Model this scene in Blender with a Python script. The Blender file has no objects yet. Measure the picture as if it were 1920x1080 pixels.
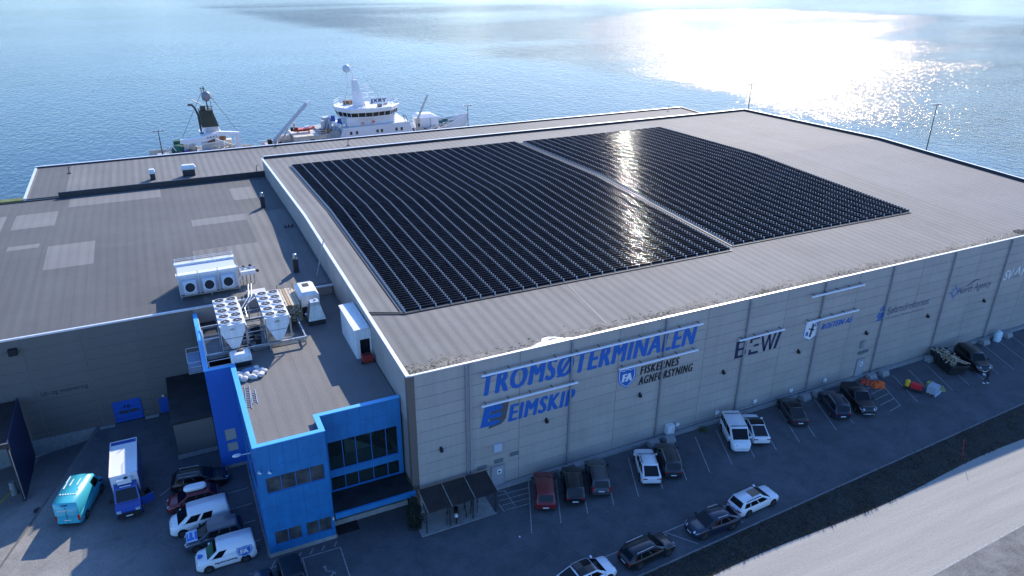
import bpy, bmesh, math, random
from mathutils import Vector, Matrix
random.seed(7)
S = bpy.context.scene
COL = S.collection
R = math.radians
PI = math.pi

# ------------------------------------------------------------ camera, sky, sun, exposure
CAM_POS = Vector((-14.4889, -48.8816, 44.2142))
YAW, PITCH, ROLL, FPX = 0.45, 0.4269, 0.0091, 1394.75
cam_d = bpy.data.cameras.new('camera')
cam = bpy.data.objects.new('camera', cam_d); COL.objects.link(cam)
fw = Vector((math.sin(YAW)*math.cos(PITCH), math.cos(YAW)*math.cos(PITCH), -math.sin(PITCH)))
rt = Vector((math.cos(YAW), -math.sin(YAW), 0)); up = rt.cross(fw)
rt2 = rt*math.cos(ROLL) + up*math.sin(ROLL); up2 = -rt*math.sin(ROLL) + up*math.cos(ROLL)
M3 = Matrix((rt2, up2, -fw)).transposed()
cam.matrix_world = Matrix.Translation(CAM_POS) @ M3.to_4x4()
cam_d.sensor_width = 36; cam_d.lens = FPX/1920*36
cam_d.clip_start = 0.5; cam_d.clip_end = 20000
S.camera = cam

SUN_AZ, SUN_EL = 40.5, 32.2
wd = bpy.data.worlds.new('World'); S.world = wd; wd.use_nodes = True
wn = wd.node_tree.nodes
sky = wn.new('ShaderNodeTexSky'); sky.sky_type = 'NISHITA'; sky.sun_disc = False
sky.sun_elevation = R(SUN_EL); sky.sun_rotation = R(SUN_AZ)
sky.air_density = 1.0; sky.dust_density = 0.35; sky.ozone_density = 5.0; sky.altitude = 0
bg = wn['Background']; bg.inputs[1].default_value = 0.15
tint = wn.new('ShaderNodeMix'); tint.data_type = 'RGBA'; tint.blend_type = 'MULTIPLY'; tint.inputs[0].default_value = 1.0
tint.inputs[7].default_value = (0.78, 1.0, 1.30, 1)      # clear northern sky, camera balanced for the sun
wd.node_tree.links.new(sky.outputs[0], tint.inputs[6]); wd.node_tree.links.new(tint.outputs[2], bg.inputs[0])
sun_d = bpy.data.lights.new('sun', 'SUN'); sun_d.energy = 4.2; sun_d.angle = R(0.53); sun_d.color = (1.0, 0.90, 0.76)
sun = bpy.data.objects.new('sun', sun_d); COL.objects.link(sun)
sdir = Vector((math.sin(R(SUN_AZ))*math.cos(R(SUN_EL)), math.cos(R(SUN_AZ))*math.cos(R(SUN_EL)), math.sin(R(SUN_EL))))
sun.rotation_euler = sdir.to_track_quat('Z', 'Y').to_euler(); sun.location = (60, 80, 90)
S.view_settings.view_transform = 'Standard'; S.view_settings.look = 'None'
S.view_settings.gamma = 1; S.view_settings.use_curve_mapping = False
S.view_settings.exposure = 0.75

# ------------------------------------------------------------ materials
MATS = {}
def mat(name, col, rough=0.7, metal=0.0, var=0.0, scale=3.0, bump=0.0, bscale=None, spec=0.5, coat=0.0, stretch=None, col2=None, detail=4, trans=0.0):
    if name in MATS: return MATS[name]
    m = bpy.data.materials.new(name); m.use_nodes = True
    nt = m.node_tree; N = nt.nodes; L = nt.links
    p = N['Principled BSDF']
    p.inputs['Base Color'].default_value = (*col, 1); p.inputs['Roughness'].default_value = rough
    p.inputs['Metallic'].default_value = metal; p.inputs['Specular IOR Level'].default_value = spec
    if coat: p.inputs['Coat Weight'].default_value = coat; p.inputs['Coat Roughness'].default_value = 0.08
    if var or bump or col2:
        tc = N.new('ShaderNodeTexCoord'); mp = N.new('ShaderNodeMapping')
        L.new(tc.outputs['Object'], mp.inputs[0])
        if stretch: mp.inputs['Scale'].default_value = stretch
    if var or col2:
        nz = N.new('ShaderNodeTexNoise'); nz.inputs['Scale'].default_value = scale; nz.inputs['Detail'].default_value = detail
        nz.inputs['Roughness'].default_value = 0.62
        L.new(mp.outputs[0], nz.inputs['Vector'])
        rp = N.new('ShaderNodeValToRGB'); rp.color_ramp.elements[0].position = 0.34; rp.color_ramp.elements[1].position = 0.68
        c2 = col2 if col2 else tuple(min(1, c*(1+var)) for c in col)
        c1 = col if col2 else tuple(c*(1-var) for c in col)
        rp.color_ramp.elements[0].color = (*c1, 1); rp.color_ramp.elements[1].color = (*c2, 1)
        L.new(nz.outputs[0], rp.inputs[0]); L.new(rp.outputs[0], p.inputs['Base Color'])
    if bump:
        nb = N.new('ShaderNodeTexNoise'); nb.inputs['Scale'].default_value = bscale or scale*4; nb.inputs['Detail'].default_value = 3
        L.new(mp.outputs[0], nb.inputs['Vector'])
        b = N.new('ShaderNodeBump'); b.inputs['Strength'].default_value = 1.0; b.inputs['Distance'].default_value = bump
        L.new(nb.outputs[0], b.inputs['Height']); L.new(b.outputs[0], p.inputs['Normal'])
    MATS[name] = m
    return m

def mnode(m):
    nt = m.node_tree
    return nt, nt.nodes, nt.links, nt.nodes['Principled BSDF']

# ------------------------------------------------------------ mesh builder
class MB:
    def __init__(s): s.v = []; s.f = []; s.sm = []
    def add(s, vs, fs, smooth=False):
        o = len(s.v); s.v += [tuple(x) for x in vs]
        for f in fs: s.f.append(tuple(i+o for i in f)); s.sm.append(smooth)
        return s
    def box(s, x0, x1, y0, y1, z0, z1):
        return s.add([(x0,y0,z0),(x1,y0,z0),(x1,y1,z0),(x0,y1,z0),(x0,y0,z1),(x1,y0,z1),(x1,y1,z1),(x0,y1,z1)],
            [(0,3,2,1),(4,5,6,7),(0,1,5,4),(1,2,6,5),(2,3,7,6),(3,0,4,7)])
    def bar(s, a, b, w, h=None):
        a = Vector(a); b = Vector(b); h = h or w; d = (b-a).normalized()
        u = d.cross(Vector((0,0,1)));
        if u.length < 1e-3: u = Vector((1,0,0))
        u.normalize(); v = u.cross(d); u = u*w/2; v = v*h/2
        P = [a-u-v, a+u-v, a+u+v, a-u+v, b-u-v, b+u-v, b+u+v, b-u+v]
        return s.add(P, [(0,1,2,3),(7,6,5,4),(0,4,5,1),(1,5,6,2),(2,6,7,3),(3,7,4,0)])
    def cyl(s, a, b, r0, r1=None, n=12, cap=True, smooth=True):
        a = Vector(a); b = Vector(b); r1 = r0 if r1 is None else r1; d = (b-a).normalized()
        u = d.cross(Vector((0,0,1)))
        if u.length < 1e-3: u = Vector((1,0,0))
        u.normalize(); v = u.cross(d)
        P = []
        for c, r in ((a, r0), (b, r1)):
            for i in range(n):
                t = 2*PI*i/n; P.append(c + u*(math.cos(t)*r) + v*(math.sin(t)*r))
        s.add(P, [(i, (i+1)%n, n+(i+1)%n, n+i) for i in range(n)], smooth)
        if cap: s.add(P[:n], [tuple(range(n-1,-1,-1))]); s.add(P[n:], [tuple(range(n))])
        return s
    def tube(s, pts, r, n=8):
        for i in range(len(pts)-1): s.cyl(pts[i], pts[i+1], r, r, n)
        return s
    def sph(s, c, rx, ry=None, rz=None, nu=12, nv=8, z0=-1.0):
        ry = ry or rx; rz = rz or rx; P = []; F = []
        a0 = math.asin(max(-1, z0))
        for j in range(nv+1):
            t = a0 + (PI/2-a0)*j/nv
            for i in range(nu):
                p = 2*PI*i/nu; P.append((c[0]+rx*math.cos(t)*math.cos(p), c[1]+ry*math.cos(t)*math.sin(p), c[2]+rz*math.sin(t)))
        for j in range(nv):
            for i in range(nu):
                k = (i+1)%nu; F.append((j*nu+i, j*nu+k, (j+1)*nu+k, (j+1)*nu+i))
        return s.add(P, F, True)
    def prism(s, poly, z0, z1, axis='z'):
        n = len(poly)
        def mk(p, t):
            return {'z': (p[0], p[1], t), 'y': (p[0], t, p[1]), 'x': (t, p[0], p[1])}[axis]
        P = [mk(p, z0) for p in poly] + [mk(p, z1) for p in poly]
        return s.add(P, [tuple(range(n-1,-1,-1)), tuple(range(n, 2*n))] + [(i, (i+1)%n, n+(i+1)%n, n+i) for i in range(n)])
    def quad(s, *P, smooth=False): return s.add(P, [tuple(range(len(P)))], smooth)
    def loft(s, rings, smooth=True, closed=True, caps=True):
        n = len(rings[0]); P = [p for r in rings for p in r]; F = []
        for j in range(len(rings)-1):
            for i in range(n if closed else n-1):
                k = (i+1)%n; F.append((j*n+i, j*n+k, (j+1)*n+k, (j+1)*n+i))
        s.add(P, F, smooth)
        if caps: s.add(rings[0], [tuple(range(n-1,-1,-1))]); s.add(rings[-1], [tuple(range(n))])
        return s
    def mesh(s, name, m):
        me = bpy.data.meshes.new(name); me.from_pydata(s.v, [], s.f)
        if any(s.sm): me.polygons.foreach_set('use_smooth', s.sm)
        if m: me.materials.append(m)
        me.update()
        bm = bmesh.new(); bm.from_mesh(me); bmesh.ops.recalc_face_normals(bm, faces=bm.faces); bm.to_mesh(me); bm.free()
        return me
    def build(s, name, m, parent=None, loc=None, rot=None, label=None, kind=None):
        o = bpy.data.objects.new(name, s.mesh(name, m)); COL.objects.link(o)
        if parent: o.parent = parent
        if loc: o.location = loc
        if rot: o.rotation_euler = rot
        if label: o['label'] = label
        if kind: o['kind'] = kind
        return o

def tag(o, label, cat, group=None):
    o['label'] = label; o['category'] = cat
    if group: o['group'] = group
    return o
def thing(name, label, cat, loc=(0,0,0), rz=0.0, group=None):
    o = bpy.data.objects.new(name, None); COL.objects.link(o)
    o.location = loc; o.rotation_euler = (0, 0, rz); o.empty_display_size = 0.3
    return tag(o, label, cat, group)
def inst(name, me, parent=None, loc=(0,0,0), rot=(0,0,0), scale=None):
    o = bpy.data.objects.new(name, me); COL.objects.link(o); o.parent = parent; o.location = loc; o.rotation_euler = rot
    if scale: o.scale = scale
    return o
def dup(root, loc, rz, label, group=None):
    r = root.copy(); COL.objects.link(r); r.location = loc; r.rotation_euler = (0, 0, rz); r['label'] = label
    if group: r['group'] = group
    for ch in list(root.children):
        c = ch.copy(); COL.objects.link(c); c.parent = r
        for g in ch.children:
            d = g.copy(); COL.objects.link(d); d.parent = c
    return r
def text_mesh(txt, bold=0.02, shear=0.0, extrude=0.0, spacing=1.0):
    cu = bpy.data.curves.new('lettering', 'FONT'); cu.body = txt; cu.offset = bold; cu.shear = shear
    cu.extrude = extrude; cu.space_character = spacing; cu.resolution_u = 3
    ob = bpy.data.objects.new('lettering', cu); COL.objects.link(ob)
    dg = bpy.context.evaluated_depsgraph_get(); me = bpy.data.meshes.new_from_object(ob.evaluated_get(dg))
    bpy.data.objects.remove(ob); bpy.data.curves.remove(cu)
    return me
def text_fit(txt, w, h, m, name='lettering', parent=None, loc=(0,0,0), rot=(0,0,0), bold=0.02, shear=0.0, spacing=1.0, label=None):
    """text mesh scaled to w by h (metres), origin at its lower left corner, lying in local XY;
    bold lettering is struck several times, each a hair proud of the last"""
    me = text_mesh(txt, 0.0, shear, 0.0, spacing)
    vs = [v.co.copy() for v in me.vertices]; fs = [tuple(p.vertices) for p in me.polygons]
    xs = [v.x for v in vs]; ys = [v.y for v in vs]; x0, x1, y0, y1 = min(xs), max(xs), min(ys), max(ys)
    d = bold if bold > 0.004 else 0
    offs = [(0,0)] if not d else [(-d*1.9,0),(-d*0.9,0.25*d),(0,-0.35*d),(d*0.9,0.35*d),(d*1.9,0)]
    X0, X1 = x0-1.9*d, x1+1.9*d; Y0, Y1 = y0-0.35*d, y1+0.35*d
    V = []; F = []
    for k, (ox, oy) in enumerate(offs):
        o_ = len(V); V += [((v.x+ox-X0)/(X1-X0)*w, (v.y+oy-Y0)/(Y1-Y0)*h, 0.0015*k) for v in vs]; F += [tuple(i+o_ for i in f) for f in fs]
    me2 = bpy.data.meshes.new(name); me2.from_pydata(V, [], F); me2.materials.append(m); bpy.data.meshes.remove(me)
    o = bpy.data.objects.new(name, me2); COL.objects.link(o); o.parent = parent; o.location = loc; o.rotation_euler = rot
    if label: o['label'] = label
    return o

# palette
M_white = mat('white_sheet_metal', (0.72,0.73,0.74), 0.45, var=0.06, scale=2)
M_cap = mat('light_flashing', (0.66,0.67,0.69), 0.4, 0.3, var=0.08, scale=1.5)
M_galv = mat('galvanised_steel', (0.50,0.52,0.54), 0.38, 0.75, var=0.12, scale=6)
M_dark = mat('dark_metal', (0.035,0.037,0.042), 0.5, 0.2, var=0.2, scale=3)
M_black = mat('black_rubber', (0.012,0.012,0.014), 0.75)
M_blue = mat('blue_facade_paint', (0.012,0.165,0.40), 0.5, var=0.09, scale=1.2)
M_bluecap = mat('bright_blue_flashing', (0.075,0.40,0.78), 0.4, var=0.05, scale=1.5)
M_conc = mat('concrete', (0.30,0.30,0.29), 0.9, var=0.16, scale=1.6, bump=0.01)
M_conc2 = mat('concrete_block', (0.27,0.28,0.28), 0.9, var=0.14, scale=2.6, bump=0.01)
M_line = mat('road_paint', (0.30,0.30,0.30), 0.8, var=0.4, scale=5)
M_glassd = mat('dark_window_glass', (0.035,0.038,0.040), 0.05, spec=0.6, col2=(0.095,0.10,0.10), scale=0.9)
M_wood = mat('weathered_wood', (0.36,0.27,0.17), 0.85, var=0.3, scale=5)
M_signblue = mat('blue_sign_paint', (0.010,0.115,0.42), 0.5, var=0.05, scale=2)
M_signnavy = mat('navy_sign_paint', (0.012,0.022,0.075), 0.5)
M_signblack = mat('black_sign_paint', (0.015,0.017,0.022), 0.5)
M_signgrey = mat('grey_sign_paint', (0.085,0.09,0.10), 0.5)
M_signwhite = mat('white_sign_paint', (0.70,0.72,0.74), 0.5)
M_teal = mat('teal_sign_paint', (0.02,0.20,0.22), 0.5)

# ------------------------------------------------------------ ground, road, water
def ground_mat(name, c, c2, sc, speck=0.12, bump=0.01, rough=0.92, big=0.09):
    m = mat(name, c, rough); nt, N, L, p = mnode(m)
    tc = N.new('ShaderNodeTexCoord')
    n1 = N.new('ShaderNodeTexNoise'); n1.inputs['Scale'].default_value = big; n1.inputs['Detail'].default_value = 8; n1.inputs['Roughness'].default_value = 0.65
    n2 = N.new('ShaderNodeTexNoise'); n2.inputs['Scale'].default_value = sc; n2.inputs['Detail'].default_value = 3
    for n in (n1, n2): L.new(tc.outputs['Object'], n.inputs['Vector'])
    r = N.new('ShaderNodeValToRGB'); r.color_ramp.elements[0].position = 0.35; r.color_ramp.elements[1].position = 0.66
    r.color_ramp.elements[0].color = (*c, 1); r.color_ramp.elements[1].color = (*c2, 1); L.new(n1.outputs[0], r.inputs[0])
    mx = N.new('ShaderNodeMix'); mx.data_type = 'RGBA'; mx.blend_type = 'MULTIPLY'; mx.inputs[0].default_value = 1
    r2 = N.new('ShaderNodeValToRGB'); r2.color_ramp.elements[0].color = (1-speck*3,)*3+(1,); r2.color_ramp.elements[1].color = (1+speck,)*3+(1,)
    r2.color_ramp.elements[0].position = 0.3; r2.color_ramp.elements[1].position = 0.7
    L.new(n2.outputs[0], r2.inputs[0]); L.new(r.outputs[0], mx.inputs[6]); L.new(r2.outputs[0], mx.inputs[7]); L.new(mx.outputs[2], p.inputs['Base Color'])
    b = N.new('ShaderNodeBump'); b.inputs['Distance'].default_value = bump; L.new(n2.outputs[0], b.inputs['Height']); L.new(b.outputs[0], p.inputs['Normal'])
    return m
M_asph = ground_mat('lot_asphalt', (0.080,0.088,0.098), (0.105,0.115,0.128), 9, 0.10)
def sunlit_yard_gradient(m):  # brightness of the sunlit yard painted into the asphalt, lighter to the south-west
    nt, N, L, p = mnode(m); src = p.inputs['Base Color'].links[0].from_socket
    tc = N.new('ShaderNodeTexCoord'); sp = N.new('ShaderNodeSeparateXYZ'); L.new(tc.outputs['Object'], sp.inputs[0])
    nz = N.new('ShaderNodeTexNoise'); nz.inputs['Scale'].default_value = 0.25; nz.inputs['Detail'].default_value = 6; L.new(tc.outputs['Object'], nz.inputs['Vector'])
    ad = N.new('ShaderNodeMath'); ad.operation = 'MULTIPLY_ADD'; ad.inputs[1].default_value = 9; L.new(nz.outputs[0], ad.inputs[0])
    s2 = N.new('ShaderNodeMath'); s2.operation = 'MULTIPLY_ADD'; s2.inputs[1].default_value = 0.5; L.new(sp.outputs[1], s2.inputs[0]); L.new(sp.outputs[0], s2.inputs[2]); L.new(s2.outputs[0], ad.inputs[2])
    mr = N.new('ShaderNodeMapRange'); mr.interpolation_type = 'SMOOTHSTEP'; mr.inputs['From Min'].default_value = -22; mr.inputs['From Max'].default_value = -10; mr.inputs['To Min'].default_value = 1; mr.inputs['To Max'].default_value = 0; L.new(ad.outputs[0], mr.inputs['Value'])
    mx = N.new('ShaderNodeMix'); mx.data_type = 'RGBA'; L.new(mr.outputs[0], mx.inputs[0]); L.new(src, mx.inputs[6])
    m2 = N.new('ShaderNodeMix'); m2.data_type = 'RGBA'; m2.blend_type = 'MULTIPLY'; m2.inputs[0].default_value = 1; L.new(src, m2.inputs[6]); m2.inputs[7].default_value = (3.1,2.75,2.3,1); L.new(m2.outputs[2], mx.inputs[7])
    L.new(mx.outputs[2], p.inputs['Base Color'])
def wear_patches(m, crack=0.16):
    nt, N, L, p = mnode(m); src = p.inputs['Base Color'].links[0].from_socket
    tc = N.new('ShaderNodeTexCoord')
    nz = N.new('ShaderNodeTexNoise'); nz.inputs['Scale'].default_value = 0.5; nz.inputs['Detail'].default_value = 7; nz.inputs['Roughness'].default_value = 0.7; L.new(tc.outputs['Object'], nz.inputs['Vector'])
    r = N.new('ShaderNodeValToRGB'); r.color_ramp.elements[0].position = 0.36; r.color_ramp.elements[1].position = 0.6; r.color_ramp.elements[0].color = (0.78,0.78,0.78,1); r.color_ramp.elements[1].color = (1.1,1.1,1.1,1); L.new(nz.outputs[0], r.inputs[0])
    mx = N.new('ShaderNodeMix'); mx.data_type = 'RGBA'; mx.blend_type = 'MULTIPLY'; mx.inputs[0].default_value = 1; L.new(src, mx.inputs[6]); L.new(r.outputs[0], mx.inputs[7])
    ad = N.new('ShaderNodeVectorMath'); ad.operation = 'ADD'; L.new(tc.outputs['Object'], ad.inputs[0]); L.new(nz.outputs['Color'], ad.inputs[1])
    vo = N.new('ShaderNodeTexVoronoi'); vo.feature = 'DISTANCE_TO_EDGE'; vo.inputs['Scale'].default_value = crack; L.new(ad.outputs[0], vo.inputs['Vector'])
    lt = N.new('ShaderNodeMapRange'); lt.inputs['From Min'].default_value = 0.0; lt.inputs['From Max'].default_value = 0.012; lt.inputs['To Min'].default_value = 0.22; lt.inputs['To Max'].default_value = 0.0; L.new(vo.outputs['Distance'], lt.inputs['Value'])
    m2 = N.new('ShaderNodeMix'); m2.data_type = 'RGBA'; m2.blend_type = 'MULTIPLY'; L.new(lt.outputs[0], m2.inputs[0]); L.new(mx.outputs[2], m2.inputs[6]); m2.inputs[7].default_value = (0.4,0.4,0.4,1)
    # oil spots
    v2 = N.new('ShaderNodeTexVoronoi'); v2.inputs['Scale'].default_value = 0.33; L.new(ad.outputs[0], v2.inputs['Vector'])
    l2 = N.new('ShaderNodeMapRange'); l2.inputs['From Min'].default_value = 0.06; l2.inputs['From Max'].default_value = 0.16; l2.inputs['To Min'].default_value = 0.30; l2.inputs['To Max'].default_value = 0.0; L.new(v2.outputs['Distance'], l2.inputs['Value'])
    m3 = N.new('ShaderNodeMix'); m3.data_type = 'RGBA'; m3.blend_type = 'MULTIPLY'; L.new(l2.outputs[0], m3.inputs[0]); L.new(m2.outputs[2], m3.inputs[6]); m3.inputs[7].default_value = (0.45,0.45,0.45,1)
    L.new(m3.outputs[2], p.inputs['Base Color'])
wear_patches(M_asph)
sunlit_yard_gradient(M_asph)
M_asph_l = ground_mat('yard_asphalt', (0.19,0.19,0.19), (0.25,0.25,0.25), 8, 0.08)
M_quay = ground_mat('quay_concrete', (0.22,0.22,0.21), (0.3,0.3,0.28), 2, 0.08)
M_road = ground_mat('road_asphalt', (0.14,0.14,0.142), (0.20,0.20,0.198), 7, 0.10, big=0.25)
wear_patches(M_road, 0.2)
M_gravel = ground_mat('verge_gravel', (0.020,0.021,0.020), (0.050,0.046,0.036), 7, 0.30, 0.08, big=0.5)

def should_mat():
    m = mat('dusty_shoulder', (0.42,0.42,0.40), 0.95); nt, N, L, p = mnode(m)
    tc = N.new('ShaderNodeTexCoord'); mp = N.new('ShaderNodeMapping'); mp.inputs['Rotation'].default_value = (0,0,-0.045); mp.inputs['Scale'].default_value = (0.035,0.55,1)
    L.new(tc.outputs['Object'], mp.inputs[0])
    n1 = N.new('ShaderNodeTexNoise'); n1.inputs['Scale'].default_value = 1.6; n1.inputs['Detail'].default_value = 7; n1.inputs['Roughness'].default_value = 0.6; L.new(mp.outputs[0], n1.inputs['Vector'])
    n2 = N.new('ShaderNodeTexNoise'); n2.inputs['Scale'].default_value = 5; n2.inputs['Detail'].default_value = 6; L.new(tc.outputs['Object'], n2.inputs['Vector'])
    r = N.new('ShaderNodeValToRGB'); r.color_ramp.elements[0].position = 0.30; r.color_ramp.elements[1].position = 0.62
    r.color_ramp.elements[0].color = (0.285,0.278,0.258,1); r.color_ramp.elements[1].color = (0.34,0.332,0.308,1)
    L.new(n1.outputs[0], r.inputs[0])
    mx = N.new('ShaderNodeMix'); mx.data_type = 'RGBA'; mx.blend_type = 'MULTIPLY'; mx.inputs[0].default_value = 0.55
    L.new(r.outputs[0], mx.inputs[6]); L.new(n2.outputs[0], mx.inputs[7])
    r3 = N.new('ShaderNodeValToRGB'); r3.color_ramp.elements[0].color = (0.62,0.62,0.62,1); r3.color_ramp.elements[1].color = (1.25,1.25,1.25,1); L.new(n2.outputs[0], r3.inputs[0]); L.new(r3.outputs[0], mx.inputs[7])
    L.new(mx.outputs[2], p.inputs['Base Color'])
    b = N.new('ShaderNodeBump'); b.inputs['Distance'].default_value = 0.02; L.new(n2.outputs[0], b.inputs['Height']); L.new(b.outputs[0], p.inputs['Normal'])
    return m
M_should = should_mat()

def sheet(name, pts, m, z=0.0, thick=None):
    b = MB()
    if thick: b.prism(pts, z-thick, z)
    else: b.quad(*[(p[0], p[1], z) for p in pts])
    return b.build(name, m, kind='structure')
kx = lambda x: -14.91 + 0.052*x            # kerb line y at x
# terrain sheet with the sunken loading ramp cut out on its north-west side
RK = [(-24.8, 25.6), (-31.5, 7.2), (-34.0, 1.0)]
ramp = MB()
ramp.add([(-24.8,25.6,-1.0),(-31.5,7.2,-0.35),(-34,1,0.0),(-70,1,0.0),(-70,25.6,-2.6),(-34,25.6,-2.3)], [(0,1,5),(1,2,3,5),(3,4,5)])
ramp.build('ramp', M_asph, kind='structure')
g = MB()
gz = -0.004
g.quad((-24.8,25.6,gz),(-31.5,7.2,gz),(-34,1,gz),(-70,1,gz),(-400,1,gz),(-400,-400,gz),(700,-400,gz),(700,-60,gz),(160,-20,gz),(158,40,gz),(150,50,gz),(145,108,gz),(145,112,gz),(-30,112,gz),(-30,25.6,gz))
g.quad((-70,25.6,gz),(-30,25.6,gz),(-30,112,gz),(-30,114.5,gz),(-400,114.5,gz),(-400,1,gz),(-70,1,gz))
g.build('ground', M_quay, kind='structure')
# quay walls
q = MB(); q.box(-30,145,111.6,112.2,-6,-0.02); q.box(145,145.6,50,112.2,-6,-0.02); q.box(-400,-30.1,114,114.6,-6,-0.02); q.build('quay_wall', M_conc, kind='structure')
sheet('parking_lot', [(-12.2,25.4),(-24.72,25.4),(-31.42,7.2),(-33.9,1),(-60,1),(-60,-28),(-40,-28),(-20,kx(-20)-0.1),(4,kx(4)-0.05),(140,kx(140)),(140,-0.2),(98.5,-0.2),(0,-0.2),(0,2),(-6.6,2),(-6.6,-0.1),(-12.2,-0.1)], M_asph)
# verge, shoulder, road on the south side
v = MB(); nx = 120; rows = 5
P = []
for i in range(nx+1):
    x = -20 + i*1.4
    ya = kx(x)-0.16; yb = -16.75 + 0.028*(x-20) - 0.25*math.sin(x*0.21) - (0.5 if x < 12 else 0)
    for j in range(rows+1):
        t = j/rows; z = (0.05 if j == 0 else 0.008) + 0.10*math.sin(t*PI)*(0.6+0.4*math.sin(x*0.9+j)) + random.uniform(0,0.04)*(0 < j < rows)
        P.append((x, ya+(yb-ya)*t, z))
v.add(P, [(i*(rows+1)+j, (i+1)*(rows+1)+j, (i+1)*(rows+1)+j+1, i*(rows+1)+j+1) for i in range(nx) for j in range(rows)], True)
v.build('verge', M_gravel, kind='structure')
sheet('road_shoulder', [(-60,-18.2),(20,-16.2),(150,-12.6),(150,-18.0),(46.26,-23.35),(34.36,-23.85),(-60,-28.2)], M_should, z=0.0)
sheet('road', [(-60,-28.2),(34.36,-23.85),(46.26,-23.35),(150,-18.0),(150,-60),(-60,-60)], M_road, z=0.004)
kb = MB(); n = 130
for i in range(n):
    xa = 4 + i*1.0; xb = xa + 0.985
    kb.add([(xa,kx(xa),0),(xb,kx(xb),0),(xb,kx(xb)-0.14,0),(xa,kx(xa)-0.14,0),(xa,kx(xa),0.12),(xb,kx(xb),0.12),(xb,kx(xb)-0.14,0.12),(xa,kx(xa)-0.14,0.12)],
        [(4,5,6,7),(0,1,5,4),(1,2,6,5),(2,3,7,6),(3,0,4,7)])
kb.build('kerb', mat('kerb_concrete',(0.17,0.17,0.17),0.9,var=0.2,scale=1.2), kind='structure')
rl = MB(); rl.quad((-60,-28.27,0.008),(34.36,-23.93,0.008),(46.26,-23.43,0.008),(150,-18.05,0.008),(150,-17.9,0.008),(46.26,-23.27,0.008),(34.36,-23.77,0.008),(-60,-28.1,0.008))
rl.build('road_edge_line', M_line, kind='structure')

# painted bay lines
ln = MB()
def line(a, b, w=0.085, z=0.006):
    a = Vector((*a, z)); b = Vector((*b, z)); d = (b-a).normalized(); n = Vector((-d.y, d.x, 0))*w/2
    ln.quad(a-n, a+n, b+n, b-n)
for x in (13.12, 15.75, 18.4, 21.0, 23.6, 26.3, 28.97, 31.63, 34.35, 37.1, 40.11, 42.2, 45.11, 47.6, 57.22, 59.94, 62.86, 65.6, 68.2, 70.9, 73.58, 76.42, 79.1, 81.8, 84.5):
    line((x, -1.35), (x-2.32, -6.5))
line((54.95,-1.19),(52.61,-6.13)); line((50.6,-6.45),(52.61,-6.13))
for t in (0.15,0.35,0.55,0.75): line((54.95-2.34*t,-1.19-4.94*t),(52.4-2.34*t,-1.5-4.94*t))
line((10.86,-0.25),(8.0,-6.53))
for ya, xa, xb in ((-1.1,7.3,10.35),(-1.75,7.2,10.1),(-2.4,7.2,9.8),(-3.05,7.3,9.45),(-0.6,7.6,8.3)): line((xa,ya),(xb,ya-0.15))
line((8.19,-0.78),(8.23,-2.89)); line((7.01,-2.09),(7.06,-3.2))
for y0 in (9.4, 7.1, 4.8, 2.25): line((-14.2, y0-0.05), (-12.5, y0))
line((-17.05,0.93),(-15.1,1.05)); line((-18.3,12.86),(-19.7,11.5))
for xa, xb in ((-12.11,-11.78),(-10.14,-9.75),(-9.18,-8.78),(-8.2,-7.87),(-7.21,-6.9)): line((xa,-1.12),(xb,-0.62))
line((-12.3,-1.25),(-6.78,-1.36)); line((-9.78,-1.3),(-9.85,-6)); line((-6.78,-1.36),(-6.9,-6)); line((-12.2,-1.3),(-12.3,-6))
line((8.0,-11.55+0.0),(20.9,-11.0)); line((18.2,-11.2),(19.8,-13.4)); line((24.1,-11.0),(24.9,-13.0))
lo = ln.build('parking_lines', M_line, kind='structure')
# wheelchair pictogram in the bay beside the blue building
wc = MB()
def ring2(b, cx, cy, r0, r1, a0, a1, n=14, z=0.006):
    for i in range(n):
        t = a0+(a1-a0)*i/n; u = a0+(a1-a0)*(i+1)/n
        b.quad((cx+r0*math.cos(t),cy+r0*math.sin(t),z),(cx+r1*math.cos(t),cy+r1*math.sin(t),z),(cx+r1*math.cos(u),cy+r1*math.sin(u),z),(cx+r0*math.cos(u),cy+r0*math.sin(u),z))
ring2(wc, -8.3, -3.75, 0.30, 0.40, -2.6, 0.6); ring2(wc, -8.38, -2.95, 0.0, 0.12, 0, 2*PI)
wc.quad((-8.44,-3.1,0.006),(-8.32,-3.1,0.006),(-8.28,-3.6,0.006),(-8.4,-3.6,0.006)); wc.quad((-8.4,-3.5,0.006),(-8.4,-3.62,0.006),(-7.95,-3.62,0.006),(-7.95,-3.5,0.006)); wc.quad((-8.0,-3.6,0.006),(-7.9,-3.55,0.006),(-7.7,-4.0,0.006),(-7.8,-4.05,0.006))
wc.build('wheelchair_marking', M_line, kind='structure')
# retaining kerb along the ramp
rk = MB()
for a, b in zip(RK[:-1], RK[1:]):
    rk.bar((a[0],a[1],-0.70),(b[0],b[1],-0.70),0.16,1.50)
rk.build('retaining_kerb', mat('dark_concrete',(0.12,0.12,0.12),0.9,var=0.2), kind='structure')
mh = MB(); mh.cyl((-29.4,14.8,-0.62),(-29.4,14.8,-0.575),0.35,n=16); mh.build('drain_cover', M_dark, kind='structure')

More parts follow.
